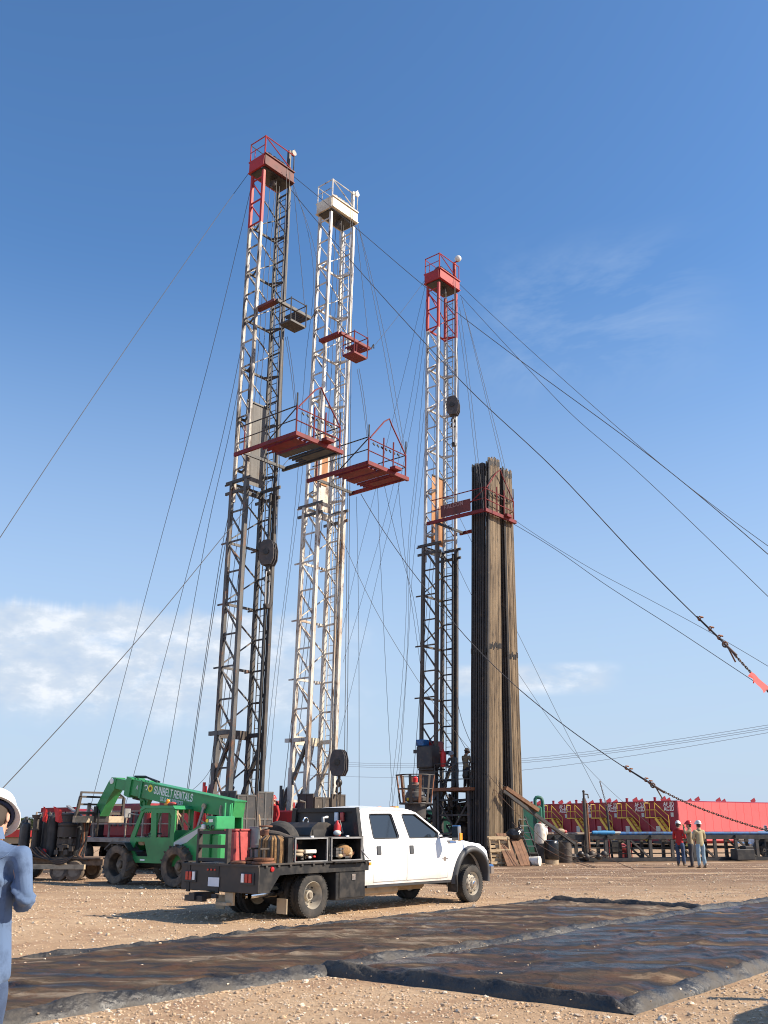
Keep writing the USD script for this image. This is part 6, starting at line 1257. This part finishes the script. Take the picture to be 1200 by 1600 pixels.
def pallet(px, y, rz, lean, lab, sz=1.2):
    x, yy, _ = stand_at(px, y); t = thing('pallet', lab, 'pallet', (x, yy, 0), rz)
    T_ = trimesh.transformations.rotation_matrix(lean, (1, 0, 0))
    def put(nm, m):
        m.apply_transform(T_); m.apply_translation((0, 0, .03)); obj(nm, m, 'pale_wood', t, False)
    for k in range(7): put('slat', box((0, .06, .06 + k * (sz / 6.6)), (1.0, .022, .115)))
    for x_ in (-.45, 0, .45): put('stringer', box((x_, 0, sz * .47), (.05, .09, sz)))
    for k in range(3): put('back_slat', box((0, -.06, .1 + k * sz * .42), (1.0, .022, .1)))
pallet(783, 43.6, .35, -.16, 'pale wooden pallet leaning upright at the foot of the tubing')
def sheet_board(px, y, rz, lean, w, h, lab):
    x, yy, _ = stand_at(px, y); t = thing('plank_panel', lab, 'panel', (x, yy, 0), rz); T_ = trimesh.transformations.rotation_matrix(lean, (1, 0, 0))
    n = max(3, int(w / .2))
    for k in range(n):
        m = box((-w / 2 + w * (k + .5) / n, 0, h / 2), (w / n - .012, .03, h - .02 * (k % 2))); m.apply_transform(T_); m.apply_translation((0, 0, .02)); obj('plank', m, 'brown_wood', t, False)
    for z in (.15, h - .15):
        m = box((0, .035, z), (w, .035, .09)); m.apply_transform(T_); m.apply_translation((0, 0, .02)); obj('batten', m, 'brown_wood', t, False)
sheet_board(801, 43.3, .35, -.66, .56, 1.65, 'brown plank panel sloping against the pallet')
sheet_board(822, 43.6, .35, -.66, .56, 1.55, 'second brown plank panel sloping beside the black sack')
x, y, _ = stand_at(806, 44.55); t = thing('rubbish_bag', 'shiny black rubbish bag resting on the brown plank panels', 'bag', (x, y, 1.25))
m = sphere((0, 0, 0), .42, 3, (1, .9, .72)); m.vertices = m.vertices * (1 + .75 * (meshkit.fbm(m.vertices * 4.5, 3, 5)[:, None] - .5)); obj('sack', m, 'bag_black', t, True); obj('knot', sphere((.2, -.05, .3), .09, 2, (1, 1, .8)), 'bag_black', t)
x, y, _ = stand_at(838, 46.2); t = thing('step_ladder', 'dark step ladder leaning by the green tank', 'ladder', (x, y, 0), .1)
for s in (-.19, .19): obj('stile', bar((s, 0, .02), (s - .55, .35, 2.05), .07, .05), 'steel_black', t, False)
for k in range(7): q_ = (k + .6) / 7; obj('rung', box((-.55 * q_, .35 * q_, 2.05 * q_), (.38, .09, .03)), 'decal_grey' if k > 4 else 'galvanised', t, False)
for s in (-.22, .22): obj('rear_stile', bar((s + .1, .75, .02), (s - .55, .37, 2.03), .05, .04), 'steel_black', t, False)
x, y, _ = stand_at(834, 43.9); t = thing('bucket', 'white plastic bucket lying on its side before the plank panels', 'bucket', (x, y, .20), -.5)
obj('shell', lathe([(.15, -.28), (.165, -.27), (.20, .22), (.21, .24), (.20, .25), (.17, .25)], 20, 'x'), 'white_plastic', t); obj('lid', lathe([(.19, .25), (.21, .27), (.15, .29), (.001, .29)], 20, 'x'), 'white_plastic', t)
x, y, _ = stand_at(846, 47.5); t = thing('drum', 'white plastic drum standing behind the step ladder', 'drum', (x, y, 0))
obj('shell', lathe([(.25, .85), (.28, .9), (.29, 1.3), (.27, 1.6), (.2, 1.72), (.12, 1.75)], 20), 'white_plastic', t); obj('stand', B(box((0, 0, .42), (.5, .5, .84))), 'steel_black', t, False); obj('cap', lathe([(.07, 1.75), (.07, 1.82), (.001, 1.82)], 10), 'toolbox_red', t)
x, y, _ = stand_at(853, 47.5); t = thing('white_jug', 'small white jug hanging beside the white drum', 'jug', (x, y, 1.3)); obj('shell', sphere((0, 0, .1), .2, 2, (.8, .8, 1.2)), 'white_plastic', t); obj('handle', torus((.05, -.1, .33), .07, .02, 'y'), 'white_plastic', t); obj('hook', tube([(0, 0, .38), (0, .1, .6)], .015, 5), 'wire', t)
for px, yy, lab, bag in ((862, 45.6, 'black drum lined with a black bag beside the white bucket', True), (884, 47.6, 'grey brown oil drum at the left end of the pipe rack', False)):
    x, y, _ = stand_at(px, yy); t = thing('drum', lab, 'drum', (x, y, 0))
    obj('shell', lathe([(.29, 0), (.30, .02), (.30, .3), (.315, .32), (.30, .34), (.30, .62), (.315, .64), (.30, .66), (.30, .9), (.28, .91)], 24), 'dirty_beige' if bag else 'steel_brown', t)
    if bag: m = lathe([(.33, .22), (.35, .5), (.345, .85), (.30, 1.0), (.22, 1.02), (.001, .98)], 22); m.vertices += .05 * (meshkit.fbm(m.vertices * 5, 3, 8)[:, None] - .5); obj('liner_bag', m, 'bag_black', t, True)
    else: obj('lid', lathe([(.31, .9), (.31, .93), (.001, .93)], 22), 'steel_dark', t)
a_, b_ = at(789, 1231, 45.2), at(840, 1266, 46.0)
obj('beam', bar(a_, b_, .26, .16), 'brown_wood', '/World', False, 'brown timber chute sloping down right from the tubing', 'beam')
obj('ramp_beam', bar(at(786, 1236, 44.8), at(898, 1318, 47.6), .12, .14), 'steel_black', '/World', False, 'dark sloping steel ramp beam running down to the pipe rack', 'beam')
for i, (px, py, lab) in enumerate(((789, 1350, 'small rusty pot at the foot of the pallet'), (815, 1349, 'dirty white can before the brown plank panels'))):
    p = ground(px, py); t = thing('can', lab, 'can', (p[0], p[1], 0)); obj('shell', lathe([(.14, 0), (.15, .02), (.15, .28), (.13, .30)], 14), 'rust' if i == 0 else 'dirty_beige', t); obj('lid', lathe([(.155, .28), (.155, .31), (.001, .31)], 14), 'steel_dark', t)

# ------------------------------------------------------------------ silver pickup at the right edge
WP = thing('pickup_truck', 'silver white pickup behind the pipe rack at the right edge', 'pickup', (25.4, 55.0, 0), math.radians(183))
build_cab(WP, 'silver_car')
obj('bed', B(prism([(-1.35, .55), (-.62, .55), (-.5, .85), (0, 1.02), (.5, .85), (.62, .55), (1.5, .55), (1.5, 1.32), (-1.35, 1.32)], -.96, -.88, 'y'), prism([(-1.35, .55), (-.62, .55), (-.5, .85), (0, 1.02), (.5, .85), (.62, .55), (1.5, .55), (1.5, 1.32), (-1.35, 1.32)], .88, .96, 'y'), box((0, 0, .8), (2.7, 1.76, .06)), box((-1.33, 0, .95), (.06, 1.9, .75)), box((1.44, 0, 1.1), (.05, 1.76, .44))), 'silver_car', WP, False)
for x in (0, 5.16):
    for s in (-1, 1): truck_wheel(WP, (x, s * .88, .40), s, front=True, lugs=20)
for s in (-.7, .7): obj('tail_lamp', cbox((-1.37, s * 1.2, 1.05), (.04, .16, .34), .01), 'red_lens', WP)
obj('rear_bumper', cbox((-1.5, 0, .62), (.18, 1.9, .2), .04), 'chrome', WP)
copy_of(WP, 'pickup_truck', 'unseen silver pickup added for its shadow, right of the wet liner', 'pickup', (5.75, 6.0, 0), math.radians(75))  # added out of view to throw a shadow on the near ground

# ------------------------------------------------------------------ people
def hull_chain(joints, seg=14):
    """joints: list of (point, radius); one Manifold of hulls along the chain"""
    sp = []
    for p, r_ in joints:
        r3 = (r_,) * 3 if np.ndim(r_) == 0 else r_
        sp.append(Manifold.sphere(1.0, seg).scale(tuple(map(float, r3))).translate(tuple(map(float, p))))
    out = Manifold()
    for a, b in zip(sp[:-1], sp[1:]): out = out + (a + b).hull()
    return out
def soften(man, edge=.035, it=8):
    t = to_tm(man.refine_to_length(edge)); t.merge_vertices()
    trimesh.smoothing.filter_taubin(t, lamb=.5, nu=.52, iterations=it); return t
def lerp(a, b, t): return V(*a) * (1 - t) + V(*b) * t
def hand(w, d, n, side, curl=.5):
    """wrist point, direction of the fingers, palm normal; five separate fingers"""
    d = V(*d) / np.linalg.norm(d); n = V(*n) / np.linalg.norm(n); s = np.cross(d, n) * side; w = V(*w)
    m = hull_chain([(w, .026), (w + d * .045 + s * .012, .024), (w + d * .085 + s * .02, .019)]) + hull_chain([(w, .024), (w + d * .045 - s * .014, .023), (w + d * .085 - s * .024, .018)])
    for k, (o, L_) in enumerate(((.030, .070), (.010, .078), (-.010, .073), (-.029, .058))):
        p0 = w + d * .088 + s * o; p1 = p0 + (d * math.cos(curl * .6) + n * math.sin(curl * .6)) * L_ * .45; p2 = p1 + (d * math.cos(curl * 1.5) + n * math.sin(curl * 1.5)) * L_ * .33; p3 = p2 + (d * math.cos(curl * 2.2) + n * math.sin(curl * 2.2)) * L_ * .25
        m += hull_chain([(p0 - d * .03, .0095), (p0, .0095), (p1, .0088), (p2, .008), (p3, .007)], 8)
    q0 = w + d * .025 + s * .03; m += hull_chain([(w + d * .01, .018), (q0, .015), (q0 + d * .03 + s * .022 + n * .01, .011), (q0 + d * .055 + s * .028 + n * .02, .009)], 8)
    return m
def person(label, loc, face, J, shirt, pants, boots, hat, hat_kind='cap', edge=.035, group=None, glove=False, scale=1.0, shirt_len=.86, long_sleeve=True, wrinkle=0.0, head_dir=None, sag=1.0, hips=1.0, collar=True, seams=False):
    """J: joints in body space (x to the right, y forward, z up). face: rotation about z; 0 faces +y"""
    t = thing('person', label, 'person', loc, face, group)
    S = lambda p: V(*p) * scale
    hd = V(*J['head']); nk = V(*J['neck']); ch = V(*J['chest']); pv = V(*J['pelvis'])
    f = V(*(head_dir or (0, 1, 0))); f /= np.linalg.norm(f); up = hd - nk; up /= np.linalg.norm(up); up = up - f * (up @ f); up /= np.linalg.norm(up); rt = np.cross(f, up)
    skull = hull_chain([(hd + up * .025 - f * .012, (.078, .094, .098)), (hd - up * .055 + f * .035, (.054, .056, .058))]) + hull_chain([(hd - up * .03 - f * .02, .055), (nk, .057)])
    skull += hull_chain([(hd - up * .012 + f * .088, .012), (hd - up * .042 + f * .104, .016)], 8)
    skull += hull_chain([(hd - up * .075 + f * .080 - rt * .02, .011), (hd - up * .075 + f * .080 + rt * .02, .011)], 8)
    skull += hull_chain([(hd + up * .022 + f * .082 - rt * .035, .012), (hd + up * .022 + f * .082 + rt * .035, .012)], 8)
    for s in (-1, 1): skull += hull_chain([(hd + rt * s * .080 - f * .005 + up * .01, (.012, .022, .028)), (hd + rt * s * .082 - f * .006 - up * .02, (.010, .016, .018))], 8)
    body = skull + hull_chain([(nk, .056), (ch + V(0, 0, .04), (.13, .085, .08)), (pv + V(0, 0, .1), (.12, .085, .09)), (pv, (.14, .1, .09))])
    sh = hull_chain([(ch + V(0, 0, .03), (.15 * hips, .105 * hips, .1)), (pv + V(0, -.0, .18), (.155 * hips, .112 * hips, .1)), (V(pv[0], pv[1], max(shirt_len, pv[2] - .1)) + V(0, 0, .03), (.17 * hips, .125, .05))])
    sh += hull_chain([(nk - V(0, 0, .035), (.065, .065, .03)), (ch + V(0, 0, .05), (.14, .095, .08))])
    for s in (-1, 1): sh += hull_chain([(nk - V(0, 0, .05), (.055, .055, .03)), (V(*J['sh_' + ('l' if s < 0 else 'r')]) + V(-s * .03, 0, .01), (.05, .055, .05))])
    tr = hull_chain([(pv + V(0, 0, .06), (.145, .105, .07)), (pv, (.15, .11, .1))])
    hands = []
    for s, nm in ((-1, 'l'), (1, 'r')):
        sho, elb, wri = V(*J['sh_' + nm]), V(*J['el_' + nm]), V(*J['wr_' + nm]); hip, kn, an = V(*J['hip_' + nm]), V(*J['kn_' + nm]), V(*J['an_' + nm])
        body += hull_chain([(ch + V(s * .1, 0, .04), .06), (sho, .05), (elb, .038), (wri, .028)])
        sh += hull_chain([(ch + V(s * .08, 0, .05), (.09, .09, .075)), (sho, (.066, .074, .066)), (lerp(sho, elb, .45) + V(s * .006, 0, 0), .062), (elb, .054)])
        if long_sleeve: sh += hull_chain([(elb, .055), (lerp(elb, wri, .5), .05), (lerp(elb, wri, .93), .043)])
        else: pass
        hdir = J.get('hd_' + nm, tuple(wri - elb)); hn = J.get('hn_' + nm, (-s * .6, .3, .2))
        body += hand(wri, hdir, hn, -s if False else s, J.get('curl', .5))
        body += hull_chain([(hip, .08), (kn, .055), (an, .04)])
        tr += hull_chain([(pv + V(s * .05, 0, -.02), (.105, .112, .1)), (hip + V(s * .012, 0, -.05), (.094, .108, .1)), (kn, .074), (lerp(kn, an, .5), .072), (an + V(0, 0, .03), .066)])
    bm = soften(body, edge, 5); obj('body', V_scale(bm, scale), 'skin', t, True)
    def cloth(nm, man, mt, amp, seed):
        m = soften(man, edge, 9)
        if amp:
            m.vertex_normals; v = np.array(m.vertices); n_ = np.array(m.vertex_normals)
            fold = meshkit.fbm(v * np.array([5.5, 5.5, 3.2]) + seed, 2, seed) - .5; ridge = np.maximum(0, 1 - np.abs(meshkit.fbm(v * np.array([4.5, 4.5, 2.6]) + 4 + v[:, [2, 2, 1]] * np.array([3.5, 0, 0]), 2, seed + 2) - .5) / .05)
            m.vertices = v + n_ * (amp * fold + amp * .55 * ridge - amp * .1)[:, None]
        obj(nm, V_scale(m, scale), mt, t, True)
        if nm == 'shirt' and seams:
            from scipy.spatial import cKDTree
            v = np.array(m.vertices); n_ = np.array(m.vertex_normals); kd = cKDTree(v)
            def seam(path):
                P = []
                for q_ in path: i = kd.query(q_)[1]; P.append(v[i] + n_[i] * .0015)
                P = np.array(P); P[1:-1] = (P[:-2] + P[1:-1] * 2 + P[2:]) / 4
                obj('seam', tube(P, .0032, 5), mt, t, True)
            seam([(x_, -.4, 1.46 - .02 * abs(x_)) for x_ in np.linspace(-.17, .17, 18)])
            for s_ in (-1, 1):
                seam([V(s_ * (.175 - .015 * math.sin(a_)), -.02 - .16 * math.sin(a_), 1.545 - .20 * a_ / 3.0) for a_ in np.linspace(0, 2.4, 12)])
                seam([(s_ * .06, -.4, z_) for z_ in np.linspace(1.44, 1.15, 14)])
    cloth('trousers', tr, pants, wrinkle, 3); cloth('shirt', sh, shirt, wrinkle, 7)
    if collar: obj('collar', V_scale(tri(*_collar(nk)), scale), shirt, t, True)
    for s, nm in ((-1, 'l'), (1, 'r')):
        an = V(*J['an_' + nm]); b = hull_chain([(an + V(0, -.02, -.02), .048), (an + V(0, -.02, .10), .05)]) + hull_chain([(an + V(0, -.035, -.045), (.042, .05, .035)), (an + V(s * .01, .06, -.05), (.043, .05, .032)), (an + V(s * .015, .145, -.057), (.04, .045, .025))])
        obj('boot', V_scale(soften(b, edge, 4), scale), boots, t, True)
        if glove:
            g = hand(V(*J['wr_' + nm]), J.get('hd_' + nm, tuple(V(*J['wr_' + nm]) - V(*J['el_' + nm]))), J.get('hn_' + nm, (-s * .6, .3, .2)), s, .6); g = to_tm(g); c = g.vertices.mean(0); g.vertices = c + (g.vertices - c) * 1.12; obj('glove', V_scale(g, scale), 'glove', t, True)
    ey = hull_chain([(hd + up * .005 + f * .088 - rt * .032, (.011, .008, .008)), (hd + up * .005 + f * .088 - rt * .030, (.011, .008, .008))], 8) + hull_chain([(hd + up * .005 + f * .088 + rt * .032, (.011, .008, .008)), (hd + up * .005 + f * .088 + rt * .030, (.011, .008, .008))], 8)
    obj('eyes', V_scale(to_tm(ey), scale), 'eye', t, True)
    hr = soften(hull_chain([(hd + up * .03 - f * .022, (.086, .094, .102)), (hd - up * .03 - f * .045, (.074, .062, .055))]), edge, 3); hr.apply_translation((0, 0, 0)); obj('hair', V_scale(hr, scale), 'hair', t, True)
    # hard hat: a ribbed shell with a peak or a full brim, shell thickness and suspension inside
    R = np.stack([rt, f, up], 1); hatm = B()
    pr = [(.112, .0), (.113, .02), (.112, .05), (.100, .095), (.072, .128), (.03, .145), (.001, .148)]; sh_ = lathe(pr[:1] + pr, 24); 
    inner = [(.106, .002), (.106, .03), (.10, .07), (.07, .115), (.001, .138)]
    prof = [(.001, .138), (.07, .115), (.10, .07), (.106, .03), (.106, .0)] + ([(.136, -.022), (.140, -.015)] if hat_kind == 'brim' else [(.124, -.004), (.124, .004)]) + [(.113, .014), (.112, .05), (.100, .095), (.072, .128), (.03, .145), (.001, .148)]
    hm = lathe(prof, 30)
    v = np.array(hm.vertices); v[:, 1] *= 1.14
    if hat_kind == 'cap':
        fr_ = (v[:, 1] > 0) & (np.hypot(v[:, 0], v[:, 1]) > .119); v[fr_, 1] += .05; v[fr_, 2] -= .014
    hm.vertices = v; hatm.add(hm)
    for o in (-.03, 0, .03):
        a = np.linspace(.35, math.pi - .35, 10); hatm.add(tube(np.stack([o + 0 * a, .108 * 1.14 * np.cos(a), .03 + .116 * np.sin(a)], 1), .008, 5))
    hm = hatm.mesh(); hm.apply_transform(np.block([[R, np.zeros((3, 1))], [np.zeros((1, 3)), np.ones((1, 1))]])); hm.apply_translation(hd + up * .058 - f * .008); obj('hard_hat', V_scale(hm, scale), hat, t, 50)
    if hat_kind == 'brim':
        sb = lathe([(.094, -.018), (.097, .012)], 24, ring=True) if False else torus((0, 0, 0), .097, .012, 'z', 24, 6); sb.apply_transform(np.block([[R, np.zeros((3, 1))], [np.zeros((1, 3)), np.ones((1, 1))]])); sb.apply_translation(hd + up * .052 - f * .008); obj('hat_band', V_scale(sb, scale), 'navy', t, True)
    return t
def _collar(nk):
    v = []; f = []
    for i in range(17):
        a = -2.5 + 5.0 * i / 16 - math.pi / 2; c, s = math.cos(a), math.sin(a)
        v += [nk + V(.066 * c, .066 * s, -.02), nk + V(.070 * c, .070 * s, .035), nk + V(.079 * c, .079 * s, .033), nk + V(.098 * c, .098 * s, -.028)]
    for i in range(16):
        for j in range(3): a = 4 * i + j; f += [(a, a + 4, a + 5), (a, a + 5, a + 1)]
    return np.array(v), np.array(f)
def V_scale(m, s):
    if s != 1: m = m.copy(); m.vertices = m.vertices * s
    return m
def joints(**k):
    J = dict(head=(0, .01, 1.655), neck=(0, -.005, 1.51), chest=(0, 0, 1.33), pelvis=(0, 0, .96),
             sh_l=(-.195, 0, 1.43), el_l=(-.25, -.03, 1.15), wr_l=(-.245, .07, .91), sh_r=(.195, 0, 1.43), el_r=(.25, -.03, 1.15), wr_r=(.245, .07, .91),
             hip_l=(-.095, 0, .91), kn_l=(-.115, .02, .50), an_l=(-.125, 0, .10), hip_r=(.095, 0, .91), kn_r=(.115, .02, .50), an_r=(.125, 0, .10))
    J.update(k); return J
# the man at the left edge, seen from behind, hands together before him, looking down
person('man in a blue denim shirt and white hard hat, back turned, at the left edge', (-2.135, 5.45, 0), math.radians(-6),
       joints(head=(-.05, .15, 1.665), neck=(-.02, .03, 1.61), chest=(0, 0, 1.44), sh_l=(-.20, .0, 1.50), sh_r=(.20, .0, 1.50), el_r=(.262, -.03, 1.31), wr_r=(.14, .22, 1.25), el_l=(-.262, -.03, 1.31), wr_l=(-.10, .24, 1.25), hd_r=(-.4, .8, .2), hd_l=(.4, .8, .2)),
       'denim_shirt', 'jeans_dark', 'boot', 'hat_white', 'brim', edge=.022, shirt_len=.88, wrinkle=.048, head_dir=(.12, .72, -.68), hips=1.22, seams=True)
# three men by the pipe rack
for lab, px, yy, face, J, sh, pa_, hat, ls, gl_, hdv in (
    ('man in a red shirt and white hard hat before the pipe rack', 1062, 43.6, math.radians(-35), joints(wr_l=(-.05, .27, 1.12), el_l=(-.25, .05, 1.14), wr_r=(.05, .27, 1.18), el_r=(.25, .05, 1.16)), 'shirt_red', 'jeans_dark', 'hat_white', True, False, (0, 1, -.3)),
    ('man in a red hard hat with a raised hand, between the other two', 1079, 42.2, math.radians(70), joints(wr_l=(-.10, .20, 1.58), el_l=(-.28, .16, 1.36), wr_r=(.22, .10, .95), el_r=(.26, -.05, 1.16), curl=.7), 'khaki_dark', 'charcoal_cloth', 'hat_red', True, True, (0, 1, 0)),
    ('man in a khaki shirt and pale jeans with white hard hat, back turned', 1094, 41.4, math.radians(15), joints(wr_r=(.0, .28, 1.16), el_r=(.26, .06, 1.16), wr_l=(-.02, .27, 1.10), el_l=(-.26, .06, 1.15), an_l=(-.11, .02, .10), an_r=(.14, 0, .10)), 'khaki', 'jeans_light', 'hat_white', True, False, (-.2, 1, 0))):
    p = at(px, 1320, yy); person(lab, (p[0], p[1], 0), face, J, sh, pa_, 'boot', hat, 'cap', .05, glove=gl_, scale=1.0, long_sleeve=ls, head_dir=hdv, shirt_len=.82, wrinkle=.012)
# two hands on the floor of the farthest rig
for lab, u, v, face, J, sh, pa_, hat in (
    ('worker in grey with a pale hat bending over the rig floor', 1.0, -.5, 2.5, joints(head=(0, .28, 1.50), neck=(0, .20, 1.41), chest=(0, .12, 1.27), sh_l=(-.19, .16, 1.35), sh_r=(.19, .16, 1.35), el_l=(-.24, .28, 1.10), el_r=(.24, .28, 1.10), wr_l=(-.12, .46, .98), wr_r=(.12, .46, .98), pelvis=(0, -.02, .95)), 'grey_cloth', 'grey_cloth', 'hat_grey'),
    ('worker with a tan hard hat standing upright on the rig floor', 1.2, -1.0, -.9, joints(wr_r=(.18, .34, 1.02), el_r=(.26, .10, 1.14), wr_l=(-.18, .34, 1.02), el_l=(-.26, .10, 1.14), head=(0, .06, 1.64)), 'khaki_dark', 'charcoal_cloth', 'hat_tan')):
    w = rig_world(3, u, v, 0, lean=False); person(lab, (w[0], w[1], 3.3), face, J, sh, pa_, 'boot', hat, 'cap', .05, head_dir=(0, 1, -.35), wrinkle=.012)
p = at(427, 1270, 37.6); person('worker in red coveralls and red hard hat between the two left rigs', (p[0], p[1], .88), math.radians(140), joints(wr_r=(.10, .34, 1.10), el_r=(.27, .08, 1.15)), 'shirt_red', 'shirt_red', 'boot', 'hat_red', 'cap', .05, head_dir=(0, 1, -.3), wrinkle=.012)
t = thing('platform', 'low red steel platform carrying the worker in red', 'platform', (p[0], p[1], 0), A50)
obj('deck', box((0, 0, .85), (1.1, .9, .05)), 'engine_red', t, False)
for sx in (-.5, .5):
    for sy in (-.4, .4): obj('post', box((sx, sy, .41), (.08, .08, .82)), 'engine_red', t, False)
obj('side_panel', box((0, -.46, .55), (1.0, .03, .5)), 'engine_red', t, False)

p = at(455, 1290, 38.6); t = thing('pump_unit', 'dark red pump unit standing between the two left rigs', 'pump', (p[0], p[1], 0), A50)
obj('housing', cbox((0, 0, 1.75), (.9, 1.1, .9), .05), 'engine_red', t); obj('stand', B(box((-.35, 0, .65), (.1, 1.0, 1.3)), box((.35, 0, .65), (.1, 1.0, 1.3)), box((0, 0, 1.27), (.95, 1.15, .08))), 'steel_dark', t, False); obj('gauge', lathe([(.001, 0), (.10, 0), (.10, .05), (.001, .06)], 16, 'x', (.46, -.2, 1.95)), 'galvanised', t); obj('gauge', lathe([(.001, 0), (.08, 0), (.08, .05), (.001, .06)], 16, 'x', (.46, .2, 1.8)), 'galvanised', t); obj('pipe', tube([(.2, -.5, 2.2), (.2, -.5, 2.5), (-.1, -.5, 2.55)], .05, 8), 'steel_dark', t)
# ------------------------------------------------------------------ far scrub trees on the horizon
def scrub(x, y, h, w, seed, lab):
    r = np.random.default_rng(seed); t = thing('scrub_tree', lab, 'tree', (x, y, 0), 0, 'scrub trees on the far horizon')
    obj('trunk', B(tube([(0, 0, 0), (.1, 0, h * .3), (.05, .1, h * .55)], [.16, .12, .06], 6), tube([(.08, 0, h * .25), (w * .2, .1, h * .6)], [.08, .04], 5), tube([(.08, 0, h * .25), (-w * .22, -.1, h * .6)], [.08, .04], 5)), 'bark', t)
    n = 900; c = r.normal(0, 1, (7, 3)) * np.array([w * .26, w * .26, h * .12]) + np.array([0, 0, h * .66]); k = r.integers(0, 7, n)
    p = c[k] + r.normal(0, 1, (n, 3)) * np.array([w * .13, w * .13, h * .10]); s = .14 + .12 * r.random(n)
    a = r.normal(0, 1, (n, 3)); a /= np.linalg.norm(a, axis=1)[:, None]; b = np.cross(a, r.normal(0, 1, (n, 3))); b /= np.linalg.norm(b, axis=1)[:, None]
    v = np.stack([p + a * s[:, None], p + b * s[:, None] * .6, p - a * s[:, None], p - b * s[:, None] * .6], 1).reshape(-1, 3); o = np.arange(n)[:, None] * 4
    obj('crown', (v, np.concatenate([o, o + 1, o + 2, o + 3], 1)), 'leaf_dark' if seed % 3 else 'leaf_pale', t)
kinds = ['leftmost scrub tree on the far horizon by the man', 'second scrub tree beyond the trailers at left', 'third pale scrub tree beyond the trailers at left', 'fourth scrub tree over the preventer trailer', 'fifth scrub tree behind the fork carriage', 'sixth pale scrub tree behind the telehandler', 'seventh scrub tree seen through the deck rails', 'eighth scrub tree behind the left rig', 'ninth scrub tree behind the rigs', 'tenth pale scrub tree behind the truck', 'eleventh scrub tree behind the farthest rig', 'last scrub tree beside the green tank']
for i, px in enumerate((22, 40, 58, 84, 132, 150, 205, 300, 440, 560, 620, 700)):
    p = at(px, 1285, 150 + 17 * (i * 7 % 5)); scrub(p[0], p[1], 2.6 + .45 * (i * 5 % 4), 4.5 + (i % 3), i, kinds[i])
